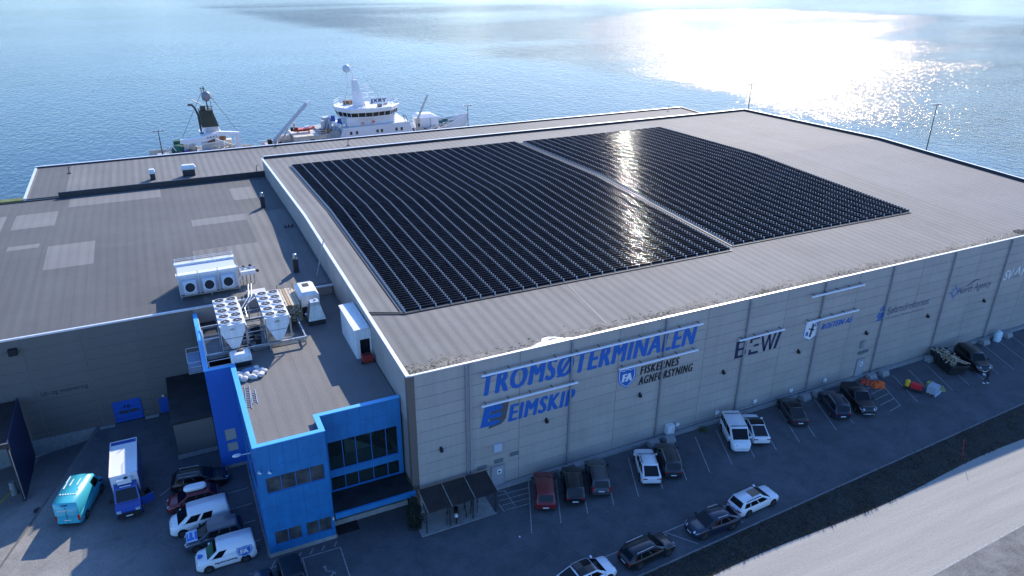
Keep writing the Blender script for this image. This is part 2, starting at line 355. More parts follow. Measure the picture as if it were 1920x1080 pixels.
# water
def water_mat():
    m = mat('sea_water', (0.006,0.020,0.032), 0.22, spec=0.5); nt, N, L, p = mnode(m)
    N.remove(p)
    gl = N.new('ShaderNodeBsdfGlossy'); gl.distribution = 'BECKMANN'; gl.inputs['Color'].default_value = (0.98,0.83,0.70,1)
    df = N.new('ShaderNodeBsdfDiffuse'); df.inputs['Color'].default_value = (0.018,0.062,0.098,1)
    fr = N.new('ShaderNodeFresnel'); fr.inputs['IOR'].default_value = 1.34; mxs = N.new('ShaderNodeMixShader')
    L.new(fr.outputs[0], mxs.inputs[0]); L.new(df.outputs[0], mxs.inputs[1]); L.new(gl.outputs[0], mxs.inputs[2]); L.new(mxs.outputs[0], N['Material Output'].inputs[0])
    tc = N.new('ShaderNodeTexCoord')
    def noise(sc, st, det=3, rot=0.3, dist=0.0):
        mp = N.new('ShaderNodeMapping'); mp.inputs['Scale'].default_value = st; mp.inputs['Rotation'].default_value = (0,0,rot); L.new(tc.outputs['Object'], mp.inputs[0])
        n = N.new('ShaderNodeTexNoise'); n.inputs['Scale'].default_value = sc; n.inputs['Detail'].default_value = det; n.inputs['Distortion'].default_value = dist
        L.new(mp.outputs[0], n.inputs['Vector']); return n
    w1 = noise(0.85, (1,0.55,1), 2.5, 0.5); w2 = noise(0.16, (1,0.4,1), 2, 0.2); w3 = noise(3.4, (1,0.6,1), 3, 0.9)
    # wind patches: large soft streaks
    big = noise(0.0045, (1,3.0,1), 4, 0.35, 0.4); big2 = noise(0.0016, (1,2.2,1), 3, 0.25, 0.3)
    add = N.new('ShaderNodeMath'); add.operation = 'ADD'; L.new(big.outputs[0], add.inputs[0]); L.new(big2.outputs[0], add.inputs[1])
    ramp = N.new('ShaderNodeMapRange'); ramp.inputs['From Min'].default_value = 0.84; ramp.inputs['From Max'].default_value = 1.12
    ramp.inputs['To Min'].default_value = 0.40; ramp.inputs['To Max'].default_value = 1.0; L.new(add.outputs[0], ramp.inputs['Value'])
    # sheltered water near the quay: distance from the quay line along the wind
    sx = N.new('ShaderNodeSeparateXYZ'); L.new(tc.outputs['Object'], sx.inputs[0])
    def M_(op, a, b_=None, c=None):
        n = N.new('ShaderNodeMath'); n.operation = op
        for k, v in enumerate((a, b_, c)):
            if v is None: continue
            if isinstance(v, (int, float)): n.inputs[k].default_value = v
            else: L.new(v, n.inputs[k])
        return n.outputs[0]
    X_, Y_ = sx.outputs[0], sx.outputs[1]
    sh_ = M_('MULTIPLY_ADD', M_('MAXIMUM', M_('SUBTRACT', Y_, 165), 0), 0.27, X_)     # lee of the quay and the headland
    sh_ = M_('MULTIPLY_ADD', M_('SUBTRACT', big.outputs[0], 0.5), 45, sh_)
    shel = N.new('ShaderNodeMapRange'); shel.interpolation_type = 'SMOOTHSTEP'
    shel.inputs['From Min'].default_value = 162; shel.inputs['From Max'].default_value = 196; shel.inputs['To Min'].default_value = 0.22; shel.inputs['To Max'].default_value = 1.0
    L.new(sh_, shel.inputs['Value'])
    far = N.new('ShaderNodeMapRange'); far.interpolation_type = 'SMOOTHSTEP'                # slick under the far shore
    far.inputs['From Min'].default_value = 640; far.inputs['From Max'].default_value = 760; far.inputs['To Min'].default_value = 1.0; far.inputs['To Max'].default_value = 0.15
    fd = M_('MULTIPLY_ADD', big2.outputs[0], 160, M_('SQRT', M_('ADD', M_('MULTIPLY', X_, X_), M_('MULTIPLY', Y_, Y_)))); L.new(M_('SUBTRACT', fd, 80), far.inputs['Value'])
    class _O: outputs = [M_('MULTIPLY', shel.outputs[0], far.outputs[0])]
    shel = _O
    wind = N.new('ShaderNodeMath'); wind.operation = 'MULTIPLY'; L.new(shel.outputs[0], wind.inputs[0]); L.new(ramp.outputs[0], wind.inputs[1])
    rg = N.new('ShaderNodeMapRange'); rg.inputs['To Min'].default_value = 0.16; rg.inputs['To Max'].default_value = 0.12; L.new(wind.outputs[0], rg.inputs['Value']); L.new(rg.outputs[0], gl.inputs['Roughness'])
    h1 = N.new('ShaderNodeMath'); h1.operation = 'MULTIPLY_ADD'; L.new(w1.outputs[0], h1.inputs[0]); h1.inputs[1].default_value = 0.62
    h2 = N.new('ShaderNodeMath'); h2.operation = 'MULTIPLY'; h2.inputs[1].default_value = 0.35; L.new(w2.outputs[0], h2.inputs[0]); L.new(h2.outputs[0], h1.inputs[2])
    h3 = N.new('ShaderNodeMath'); h3.operation = 'MULTIPLY_ADD'; L.new(w3.outputs[0], h3.inputs[0]); h3.inputs[1].default_value = 0.07; L.new(h1.outputs[0], h3.inputs[2])
    b = N.new('ShaderNodeBump'); L.new(M_('MULTIPLY_ADD', wind.outputs[0], 1.10, 0.20), b.inputs['Distance']); b.inputs['Strength'].default_value = 0.9; L.new(h3.outputs[0], b.inputs['Height']); L.new(b.outputs[0], gl.inputs['Normal']); L.new(b.outputs[0], fr.inputs['Normal']); L.new(b.outputs[0], df.inputs['Normal'])
    return m
wt = MB(); wt.quad((-9000,-9000,-3),(9000,-9000,-3),(9000,9000,-3),(-9000,9000,-3)); wt.build('water', water_mat(), kind='structure')

# hills on the far shore of the sound (above the frame, mirrored in the water)
hl = MB(); hp = []; nh = 90
for i in range(nh+1):
    a = R(-50+i*165/nh); d0 = 1900+250*math.sin(i*0.35); hh = 62+25*math.sin(i*0.23+1)+13*math.sin(i*0.61)+7*math.sin(i*1.7)
    for d_, z_ in ((d0,-3),(d0+60,6),(d0+350,hh*0.55),(d0+700,hh),(d0+1400,hh*1.2)): hp.append((math.sin(a)*d_, math.cos(a)*d_, z_+8*math.sin(i*2.1+d_)*(z_ > 10)))
hl.add(hp, [(i*5+j,(i+1)*5+j,(i+1)*5+j+1,i*5+j+1) for i in range(nh) for j in range(4)], True); hl.build('hills', mat('birch_hillside',(0.060,0.075,0.055),0.95,var=0.4,scale=0.01), kind='structure')
# ------------------------------------------------------------ main warehouse
H = 13.6; LX = 98.58; DY = 73.1; YR = 39.05; HR = 1.11
def rz(y): return H + HR*(1-abs(y-YR)/(YR if y < YR else DY-YR))
def roof_mat(name, c, c2, per=1.05, rip=0.013, rot=0.0, contrast=0.05):
    m = mat(name, c, 0.8); nt, N, L, p = mnode(m)
    tc = N.new('ShaderNodeTexCoord'); sp = N.new('ShaderNodeSeparateXYZ'); L.new(tc.outputs['Object'], sp.inputs[0])
    nz = N.new('ShaderNodeTexNoise'); nz.inputs['Scale'].default_value = 0.12; nz.inputs['Detail'].default_value = 7; nz.inputs['Roughness'].default_value = 0.66; L.new(tc.outputs['Object'], nz.inputs['Vector'])
    mp = N.new('ShaderNodeMapping'); mp.inputs['Scale'].default_value = (1/per, 0.02, 0.0); L.new(tc.outputs['Object'], mp.inputs[0])
    sheetn = N.new('ShaderNodeTexWhiteNoise'); sheetn.noise_dimensions = '1D'
    fl = N.new('ShaderNodeMath'); fl.operation = 'FLOOR'; dv = N.new('ShaderNodeMath'); dv.operation = 'DIVIDE'; dv.inputs[1].default_value = per
    L.new(sp.outputs[0], dv.inputs[0]); L.new(dv.outputs[0], fl.inputs[0]); L.new(fl.outputs[0], sheetn.inputs['W'])
    st = N.new('ShaderNodeTexNoise'); st.inputs['Scale'].default_value = 3.0; st.inputs['Detail'].default_value = 5; L.new(mp.outputs[0], st.inputs['Vector'])
    fine = N.new('ShaderNodeTexNoise'); fine.inputs['Scale'].default_value = 14; fine.inputs['Detail'].default_value = 2; L.new(tc.outputs['Object'], fine.inputs['Vector'])
    a = N.new('ShaderNodeMath'); a.operation = 'MULTIPLY_ADD'; a.inputs[1].default_value = 0.9; L.new(nz.outputs[0], a.inputs[0])
    b = N.new('ShaderNodeMath'); b.operation = 'MULTIPLY_ADD'; b.inputs[1].default_value = contrast*2.2; b.inputs[2].default_value = 0; L.new(sheetn.outputs[0], b.inputs[0]); L.new(b.outputs[0], a.inputs[2])
    c_ = N.new('ShaderNodeMath'); c_.operation = 'MULTIPLY_ADD'; c_.inputs[1].default_value = 0.35; L.new(st.outputs[0], c_.inputs[0]); L.new(a.outputs[0], c_.inputs[2])
    d_ = N.new('ShaderNodeMath'); d_.operation = 'MULTIPLY_ADD'; d_.inputs[1].default_value = 0.22; L.new(fine.outputs[0], d_.inputs[0]); L.new(c_.outputs[0], d_.inputs[2])
    r = N.new('ShaderNodeValToRGB'); r.color_ramp.elements[0].position = 0.55; r.color_ramp.elements[1].position = 1.02
    r.color_ramp.elements[0].color = (*c, 1); r.color_ramp.elements[1].color = (*c2, 1); L.new(d_.outputs[0], r.inputs[0])
    # lap seam lines between the sheets
    fr = N.new('ShaderNodeMath'); fr.operation = 'FRACT'; L.new(dv.outputs[0], fr.inputs[0])
    lt = N.new('ShaderNodeMath'); lt.operation = 'LESS_THAN'; lt.inputs[1].default_value = 0.06; L.new(fr.outputs[0], lt.inputs[0])
    mx = N.new('ShaderNodeMix'); mx.data_type = 'RGBA'; mx.blend_type = 'MULTIPLY'; L.new(r.outputs[0], mx.inputs[6]); mx.inputs[7].default_value = (0.78,0.78,0.8,1)
    sc = N.new('ShaderNodeMath'); sc.operation = 'MULTIPLY'; sc.inputs[1].default_value = 0.35; L.new(lt.outputs[0], sc.inputs[0]); L.new(sc.outputs[0], mx.inputs[0])
    L.new(mx.outputs[2], p.inputs['Base Color'])
    # sheets sag between the ribs
    sn = N.new('ShaderNodeMath'); sn.operation = 'SINE'; mm = N.new('ShaderNodeMath'); mm.operation = 'MULTIPLY'; mm.inputs[1].default_value = 2*PI; L.new(dv.outputs[0], mm.inputs[0]); L.new(mm.outputs[0], sn.inputs[0])
    ma = N.new('ShaderNodeMath'); ma.operation = 'MULTIPLY_ADD'; ma.inputs[1].default_value = rip; L.new(sn.outputs[0], ma.inputs[0])
    fb = N.new('ShaderNodeMath'); fb.operation = 'MULTIPLY'; fb.inputs[1].default_value = 0.03; L.new(fine.outputs[0], fb.inputs[0]); L.new(fb.outputs[0], ma.inputs[2])
    bp = N.new('ShaderNodeBump'); bp.inputs['Distance'].default_value = 1.0; L.new(ma.outputs[0], bp.inputs['Height']); L.new(bp.outputs[0], p.inputs['Normal'])
    return m
M_roof = roof_mat('roof_felt', (0.106,0.106,0.106), (0.163,0.162,0.160))
M_roof2 = roof_mat('roof_felt_dark', (0.066,0.069,0.072), (0.099,0.103,0.107), per=1.0, rip=0.005, contrast=0.03)
M_roof3 = roof_mat('roof_felt_light', (0.135,0.137,0.138), (0.178,0.180,0.180), per=1.0, rip=0.006, contrast=0.05)
M_panel = mat('insulated_wall_panel', (0.375,0.345,0.315), 0.55, var=0.035, scale=0.4)
def weather(m, amt=0.10, streak=0.14):
    nt, N, L, p = mnode(m); bc = p.inputs['Base Color']
    oi = N.new('ShaderNodeObjectInfo'); ge = N.new('ShaderNodeNewGeometry')
    r1 = N.new('ShaderNodeMapRange'); r1.inputs['To Min'].default_value = 1-amt/2; r1.inputs['To Max'].default_value = 1+amt/2; L.new(oi.outputs['Random'], r1.inputs['Value'])
    mp = N.new('ShaderNodeMapping'); mp.inputs['Scale'].default_value = (2.2,2.2,0.10); L.new(ge.outputs['Position'], mp.inputs[0])
    nz = N.new('ShaderNodeTexNoise'); nz.inputs['Scale'].default_value = 1.4; nz.inputs['Detail'].default_value = 6; L.new(mp.outputs[0], nz.inputs['Vector'])
    n2 = N.new('ShaderNodeTexNoise'); n2.inputs['Scale'].default_value = 0.35; n2.inputs['Detail'].default_value = 5; L.new(ge.outputs['Position'], n2.inputs['Vector'])
    r2 = N.new('ShaderNodeMapRange'); r2.inputs['From Min'].default_value = 0.3; r2.inputs['From Max'].default_value = 0.7; r2.inputs['To Min'].default_value = 1-streak; r2.inputs['To Max'].default_value = 1+streak*0.4; L.new(nz.outputs[0], r2.inputs['Value'])
    r3 = N.new('ShaderNodeMapRange'); r3.inputs['From Min'].default_value = 0.3; r3.inputs['From Max'].default_value = 0.7; r3.inputs['To Min'].default_value = 0.93; r3.inputs['To Max'].default_value = 1.05; L.new(n2.outputs[0], r3.inputs['Value'])
    a = N.new('ShaderNodeMath'); a.operation = 'MULTIPLY'; L.new(r1.outputs[0], a.inputs[0]); L.new(r2.outputs[0], a.inputs[1])
    b = N.new('ShaderNodeMath'); b.operation = 'MULTIPLY'; L.new(a.outputs[0], b.inputs[0]); L.new(r3.outputs[0], b.inputs[1])
    v = N.new('ShaderNodeVectorMath'); v.operation = 'SCALE'
    if bc.links: L.new(bc.links[0].from_socket, v.inputs[0])
    else: v.inputs[0].default_value = bc.default_value[:3]
    L.new(b.outputs[0], v.inputs['Scale']); L.new(v.outputs[0], bc)
weather(M_panel, 0.07, 0.06); weather(M_blue, 0.0, 0.10); weather(M_white, 0.04, 0.16); weather(M_galv, 0.1, 0.25)
M_joint = mat('panel_joint_sealant', (0.29,0.27,0.25), 0.8)
M_corner = mat('brown_corner_flashing', (0.13,0.105,0.09), 0.6)
M_pipe = mat('grey_downpipe', (0.26,0.27,0.30), 0.5, 0.2)
wh = thing('warehouse', 'long grey panelled warehouse hall with painted company names and solar roof', 'warehouse')
# core walls (sit behind the panels)
core = MB()
prof = [(0.06,0),(DY-0.02,0),(DY-0.02,H-0.35),(YR,H+HR-0.35),(0.06,H-0.35)]
core.prism(prof, 0.06, LX-0.02, 'x'); core.build('wall', M_joint, wh)
# roof surface
rf = MB(); ys = [0.0,6,12,18,24,30,36,YR,44,50,56,62,68,DY]
rf.add([(x,y,rz(y)-0.05) for y in ys for x in (0.05,LX)], [(2*i,2*i+1,2*i+3,2*i+2) for i in range(len(ys)-1)]); rf.build('roof', M_roof, wh)
rf2 = MB(); rf2.add([(x,y,rz(y)-0.05+0.005) for y in ys for x in (77.0,LX-0.1) if y <= YR], [(2*i,2*i+1,2*i+3,2*i+2) for i in range(7)])
rf2.build('roof_patch', roof_mat('roof_felt_newer', (0.12,0.12,0.126), (0.17,0.168,0.172), per=1.05), wh)
# parapets and caps
def ridge_strip(x0, x1, z0, z1, m, name):
    b = MB(); yy = [(-0.05), YR, DY+0.1]
    P = []
    for y in yy:
        zz = rz(max(0, min(DY, y)))
        P += [(x0,y,zz+z0),(x1,y,zz+z0),(x1,y,zz+z1),(x0,y,zz+z1)]
    F = []
    for j in range(2):
        for i in range(4): F.append((j*4+i, j*4+(i+1)%4, (j+1)*4+(i+1)%4, (j+1)*4+i))
    F += [(3,2,1,0),(8,9,10,11)]
    b.add(P, F); return b.build(name, m, wh)
ridge_strip(-0.10, 0.22, -0.10, 0.04, M_cap, 'parapet_cap')
ridge_strip(LX-0.05, LX+0.15, -0.3, 0.36, M_dark, 'parapet'); ridge_strip(LX-0.10, LX+0.20, 0.365, 0.41, M_cap, 'parapet_cap')
b = MB(); b.box(0.30,LX-0.06,DY-0.05,DY+0.1,H-0.3,H+0.30); b.build('parapet', M_dark, wh)
b = MB(); b.box(0.30,LX-0.11,DY-0.10,DY+0.22,H+0.304,H+0.36); b.build('parapet_cap', M_cap, wh)
b = MB(); b.box(0.23,LX,-0.10,0.10,H-0.07,H+0.02); b.build('eaves_flashing', M_cap, wh)
# south facade panels
NR = 12; ph = (H-0.12-0.35)/NR; pw = 5.0; xs0 = 4.95
cols = []
x = xs0 - 5.0 + 0.0
edges = [0.55] + [xs0 + 5*i for i in range(0, 19)] + [LX]
pm = {}
def panel_mesh(w, h, m=None):
    m = m or M_panel; k = (round(w,3), round(h,3), m.name)
    if k not in pm:
        c = 0.018; d = 0.05
        q = MB(); P = [(0,0,0),(w,0,0),(w,0,h),(0,0,h),(c,-d,c),(w-c,-d,c),(w-c,-d,h-c),(c,-d,h-c)]
        q.add(P, [(4,5,6,7),(0,1,5,4),(1,2,6,5),(2,3,7,6),(3,0,4,7)]); pm[k] = q.mesh('wall_panel', m)
    return pm[k]
for i in range(len(edges)-1):
    w = edges[i+1]-edges[i]-0.03
    for j in range(NR): inst('wall_panel', panel_mesh(w, ph-0.014), wh, (edges[i]+0.017, 0.06, 0.35+j*ph+0.007))
b = MB(); b.box(-0.03,0.53,-0.03,0.5,0,H-0.12); b.build('corner_flashing', M_corner, wh)
# west side panels above the lower roofs
def wpanel(y0, y1):
    for j in range(4):
        z0 = 9.9 + j*1.0
    return
yy = [0.55] + [0.55+6.0*i for i in range(1, 13)]
wb = {}
for i in range(len(yy)-1):
    ya, yb = yy[i]+0.02, min(yy[i+1], DY)-0.02
    q = MB(); za, zb = rz(ya)-0.14, rz(yb)-0.14; d = -0.03
    q.add([(0.06,ya,9.0),(0.06,yb,9.0),(0.06,yb,zb),(0.06,ya,za),(d,ya+.02,9.02),(d,yb-.02,9.02),(d,yb-.02,zb-.02),(d,ya+.02,za-.02)], [(4,5,6,7),(0,1,5,4),(1,2,6,5),(2,3,7,6),(3,0,4,7)])
    q.build('wall_panel', M_panel if i else M_panel, wh)
b = MB(); b.box(0.0,LX,-0.42,-0.002,0,0.30); b.build('plinth', M_conc2, wh)
# downpipes, gutters heads, seam strips
dp = MB(); dp.cyl((0,0,0.1),(0,0,H-0.35),0.085,n=10); dp.cyl((0,0,H-0.35),(0,0.08,H-0.12),0.085,n=10)
for z in (2.5,5,7.5,10,12.3): dp.box(-0.11,0.11,-0.02,0.11,z,z+0.05)
dpm = dp.mesh('downpipe', M_pipe)
sp_ = MB(); sp_.box(-0.10,0.10,-0.085,-0.05+0.055,0.35,H-0.15); spm = sp_.mesh('panel_trim', mat('trim_grey',(0.30,0.30,0.31),0.5))
for k in range(9):
    xx = xs0+10*k
    inst('downpipe', dpm, wh, (xx+0.0,-0.16,0))
    if k == 0: inst('panel_trim', spm, wh, (xx+0.42,0.0,0))
# light fittings over the signs
M_lit = mat('white_light_fitting', (0.78,0.82,0.88), 0.35)
for (x0,x1,z) in ((6.2,28.95,12.25),(6.2,15.5,9.28),(19.85,28.75,9.48),(33.85,39.75,9.28),(42.76,50.25,9.34),(42.8,50.3,12.3)):
    b = MB(); b.box(x0,x1,-0.52,-0.36,z-0.04,z+0.10)
    o = b.build('sign_light', M_lit, wh)
    c = MB(); n = int((x1-x0)/2.4)+1
    for i in range(n+1):
        xx = x0+0.4+(x1-x0-0.8)*i/n; c.bar((xx,-0.42,z+0.11),(xx,-0.0,z+0.16),0.05)
    c.build('bracket', M_dark, o)
# wall spotlights
sl = MB(); sl.box(-0.11,0.11,-0.05,0.0,-0.1,0.24); sl.prism([(-0.30,-0.18),(-0.05,-0.18),(-0.05,0.10),(-0.30,0.02)],-0.13,0.13,'x')
slm = sl.mesh('wall_lamp', M_black)
for k in range(10): inst('wall_lamp', slm, wh, (2.6+10.03*k, -0.0, 5.85))
M_signfar = mat('muted_sign_paint',(0.045,0.065,0.14),0.6)
# ---- lettering
RX = (PI/2,0,0)
def wtext(t, x0, x1, z0, z1, m, bold=0.02, shear=0.0, sp=1.0, label=None): return text_fit(t, x1-x0, z1-z0, m, 'lettering', wh, (x0,-0.004,z0), RX, bold, shear, sp, label)
wtext('TROMSØTERMINALEN', 6.35, 28.75, 9.95, 12.12, M_signblue, 0.032, 0.22, 1.17, 'large slanted blue TROMSØTERMINALEN lettering')
wtext('EIMSKIP', 8.85, 15.55, 6.72, 8.45, M_signblue, 0.032, 0.22, 1.17, 'slanted blue EIMSKIP lettering')
wtext('FISKERNES', 22.5, 27.0, 8.05, 8.92, M_signblack, 0.034, 0.18, 1.2, 'black FISKERNES lettering')
wtext('AGNFORSYNING', 22.4, 28.75, 6.93, 7.82, M_signblack, 0.034, 0.18, 1.2, 'black AGNFORSYNING lettering')
wtext('ROSTEIN AS', 45.55, 50.15, 7.72, 8.42, M_signblue, 0.03, 0.35, 1.12, 'slanted blue ROSTEIN AS lettering')
wtext('Sjøfartsdirektoratet', 55.6, 62.45, 7.18, 8.35, M_signfar, 0.003, 0.12, 1.0, 'dark blue Sjøfartsdirektoratet lettering')
wtext('Norwegian Maritime Authority', 55.65, 61.9, 6.78, 7.12, mat('faded_sign_paint',(0.17,0.19,0.25),0.6), -0.004, 0.12, 1.0)
wtext('North Agency', 67.4, 73.4, 7.35, 8.55, M_signfar, 0.004, 0.15, 1.0, 'dark North Agency lettering')
wtext('SV', 75.6, 77.35, 7.95, 9.25, M_signwhite, 0.012, 0.2)
def wpoly(name, polys, m, label=None, y=-0.004):
    b = MB()
    for p in polys: b.quad(*[(x, y, z) for x, z in p])
    return b.build(name, m, wh, label=label)
wpoly('lettering', [[(77.6,8.35),(77.8,8.35),(78.25,9.05),(78.45,8.35),(78.65,8.35),(78.42,9.35),(78.2,9.35)],[(78.95,8.0),(79.15,8.0),(79.4,9.35),(79.2,9.35)],[(79.9,8.0),(80.1,8.0),(80.35,9.35),(80.15,9.35)],[(79.3,8.5),(80.0,8.5),(80.0,8.7),(79.3,8.7)],[(80.7,8.0),(80.9,8.0),(81.15,9.35),(80.95,9.35)],[(80.95,9.3),(81.15,9.3),(81.85,8.0),(81.65,8.0)],[(81.65,8.0),(81.85,8.0),(82.1,9.35),(81.9,9.35)]], M_signwhite)
wpoly('swoosh', [[(77.5,8.0),(78.6,8.12),(78.7,8.2),(77.7,8.1)]], M_teal)
# company mark beside EIMSKIP: grey plate with the three barred blue E in front
wpoly('logo', [[(7.0,6.55),(8.2,6.75),(8.65,7.2),(8.95,8.95),(7.3,8.95)]], M_signgrey, 'dark grey plate of the E mark')
def she(x0, x1, z0, z1, s=0.22): return [(x0+s*(z0-6.8),z0),(x1+s*(z0-6.8),z0),(x1+s*(z1-6.8),z1),(x0+s*(z1-6.8),z1)]
wpoly('logo', [she(6.2,7.75,6.85,7.3),she(6.2,8.0,7.55,8.0),she(6.2,7.75,8.25,8.85),she(6.2,6.85,7.3,7.55),she(6.2,6.85,8.0,8.25),she(7.75,8.05,6.95,7.2),she(7.75,7.95,8.35,8.6)], M_signblue, 'slanted blue E mark', -0.012)
def shield(cx, cz, w, h, m, name, par, y, label=None, tf=None):
    P = [(-1,1),(-0.45,0.86),(0,1.0),(0.45,0.86),(1,1),(1.02,0.1),(0.8,-0.45),(0,-1),(-0.8,-0.45),(-1.02,0.1)]
    b = MB(); b.quad(*[(cx+p[0]*w/2, y, cz+p[1]*h/2) for p in P]); return b.build(name, m, par, label=label)
shield(21.05, 8.08, 1.95, 2.15, M_signblue, 'logo', wh, -0.004, 'blue and white FA shield')
shield(21.05, 8.08, 1.72, 1.92, M_signwhite, 'logo', wh, -0.008); shield(21.05, 8.08, 1.58, 1.78, M_signblue, 'logo', wh, -0.012)
text_fit('FA', 1.15, 0.85, M_signwhite, 'lettering', wh, (20.5,-0.016,7.72), RX, 0.05, 0.1)
# BEWI with stencil E and slanted I
def sh(poly, s=0.0): return [(x+s*(z-7), z) for x, z in poly]
B = [[(33.95,7),(34.36,7),(34.36,8.95),(33.95,8.95)],[(34.3,7),(35.1,7),(35.3,7.25),(34.3,7.25)],[(34.3,7.85),(35.05,7.85),(35.05,8.1),(34.3,8.1)],[(34.3,8.7),(35.2,8.7),(35.0,8.95),(34.3,8.95)],[(35.05,7.15),(35.35,7.25),(35.35,7.75),(35.05,7.95)],[(35.0,8.05),(35.28,8.2),(35.28,8.65),(35.0,8.85)]]
E_ = [[(35.75,7),(37.0,7),(37.0,7.28),(36.05,7.28),(36.05,7.6),(35.75,7.6)],[(36.35,7.85),(37.0,7.85),(37.0,8.1),(36.35,8.1)],[(35.75,8.35),(36.05,8.35),(36.05,8.68),(37.0,8.68),(37.0,8.95),(35.75,8.95)]]
W_ = [[(37.15,8.95),(37.45,8.95),(37.85,7.5),(37.95,7.0),(37.7,7.0)],[(37.7,7.0),(37.95,7.0),(38.4,8.95),(38.15,8.95)],[(38.15,8.95),(38.4,8.95),(38.75,7.0),(38.5,7.0)],[(38.5,7.0),(38.75,7.0),(39.25,8.95),(38.95,8.95)]]
I_ = [[(39.05,7.0),(39.45,7.0),(39.92,8.95),(39.52,8.95)]]
for nm, g_ in (('B',B),('E',E_),('W',W_),('I',I_)): wpoly('lettering', g_, M_signnavy, 'dark navy letter %s of the BEWI sign' % nm)
hx = [(43.2,8.9),(44.15,9.25),(45.1,8.9),(45.1,7.35),(44.15,6.9),(43.2,7.35)]
wpoly('logo', [[(44.15+(x-44.15)*1.06, 8.08+(z-8.08)*1.06) for x, z in hx]], M_signblue); wpoly('logo', [hx], M_signwhite, 'white six sided R O shield', -0.008)
text_fit('R', 0.42, 0.5, M_signblue, 'lettering', wh, (43.4,-0.014,7.45), RX, 0.04); text_fit('O', 0.42, 0.5, M_signblue, 'lettering', wh, (44.5,-0.014,8.35), RX, 0.04)
wpoly('logo', [[(43.9,7.3),(44.2,7.2),(44.5,8.6),(44.15,8.9)],[(43.7,8.2),(44.6,7.9),(44.6,8.05),(43.7,8.35)]], M_signgrey, None, -0.012)
wpoly('logo', [[(54.3,8.15),(55.2,8.15),(55.25,8.3),(54.25,8.3)],[(54.3,8.35),(54.45,8.35),(54.4,8.7)],[(54.55,8.35),(54.9,8.35),(54.75,8.95)],[(55.0,8.35),(55.2,8.35),(55.15,8.7)],
    [(54.15,7.0),(54.4,7.05),(55.0,7.9),(54.7,7.95)],[(54.5,7.1),(54.75,7.1),(55.15,7.7),(55.0,7.85)],[(53.95,7.5),(54.25,7.4),(54.6,7.9),(54.3,7.95)],[(54.0,6.95),(55.0,6.95),(54.9,7.05),(54.1,7.05)]], M_signblue, 'blue crown over an emblem')
st = []
for i in range(8):
    t = 2*PI*i/8; r_ = 1.0 if i % 2 == 0 else 0.72
    c_ = (66.75, 8.1); a = (c_[0]+0.42*math.cos(t-0.38), c_[1]+0.42*math.sin(t-0.38)); b_ = (c_[0]+0.42*math.cos(t+0.38), c_[1]+0.42*math.sin(t+0.38))
    st.append([a, (c_[0]+r_*math.cos(t), c_[1]+r_*math.sin(t)), b_])
wpoly('logo', st, M_signblue, 'blue compass star')
wpoly('swoosh', [[(68.2,8.55),(68.9,8.62),(69.6,8.95),(70.3,9.1),(71.2,8.95),(70.3,8.98),(69.7,8.8),(69.0,8.5)]], M_signnavy)
# facade doors, grilles, boxes
def door(x0, x1, z0, z1, m, label):
    f = MB(); f.box(x0-0.08,x1+0.08,-0.07,-0.003,z0,z1+0.08); fr = f.build('door', m, wh, label=label)
    l = MB(); l.box(x0,x1,-0.10,-0.072,z0+0.02,z1); l.build('door_leaf', mat('door_grey',(0.33,0.34,0.36),0.5), fr)
    s = MB(); s.quad((x0+0.45*(x1-x0),-0.104,z0+1.2),(x0+0.8*(x1-x0),-0.104,z0+1.2),(x0+0.8*(x1-x0),-0.104,z0+1.75),(x0+0.45*(x1-x0),-0.104,z0+1.75)); s.build('notice', M_signwhite, fr)
    s = MB(); s.cyl((x0+0.62*(x1-x0),-0.105,z0+1.45),(x0+0.62*(x1-x0),-0.108,z0+1.45),0.11,n=10); s.build('notice_mark', M_signblack, fr)
door(7.25,8.45,0.30,2.35,M_pipe,'grey door beside the bike shelter'); door(52.45,53.6,0.30,2.4,M_pipe,'grey door in the middle of the facade')
gr = MB(); gr.box(0,0.8,-0.12,0,0,0.34)
for i in range(5): gr.box(0.03,0.77,-0.15,-0.12,0.03+i*0.065,0.055+i*0.065)
grm = gr.mesh('vent_grille', mat('vent_grey',(0.17,0.18,0.20),0.6))
for (x_,z_) in ((5.95,2.55),(7.55,2.75),(9.05,3.05),(52.25,3.15),(53.0,3.2)): inst('vent_grille', grm, wh, (x_,-0.0,z_))
b = MB(); b.box(7.45,8.2,-0.22,0,4.05,4.85); b.build('cabinet', mat('pale_cabinet',(0.42,0.47,0.55),0.5), wh)
b = MB(); b.box(52.3,52.75,-0.2,0,4.0,4.9); b.build('cabinet', M_pipe, wh)
b = MB(); b.box(26.1,26.95,-0.55,-0.02,0.45,1.45); b.build('cabinet', M_white, wh)
b = MB(); b.tube([(27.0,-0.2,0.62),(47.9,-0.2,0.62)],0.045); b.tube([(27.0,-0.2,0.62),(27.0,-0.2,0.3)],0.045); b.build('cable_conduit', M_galv, wh)
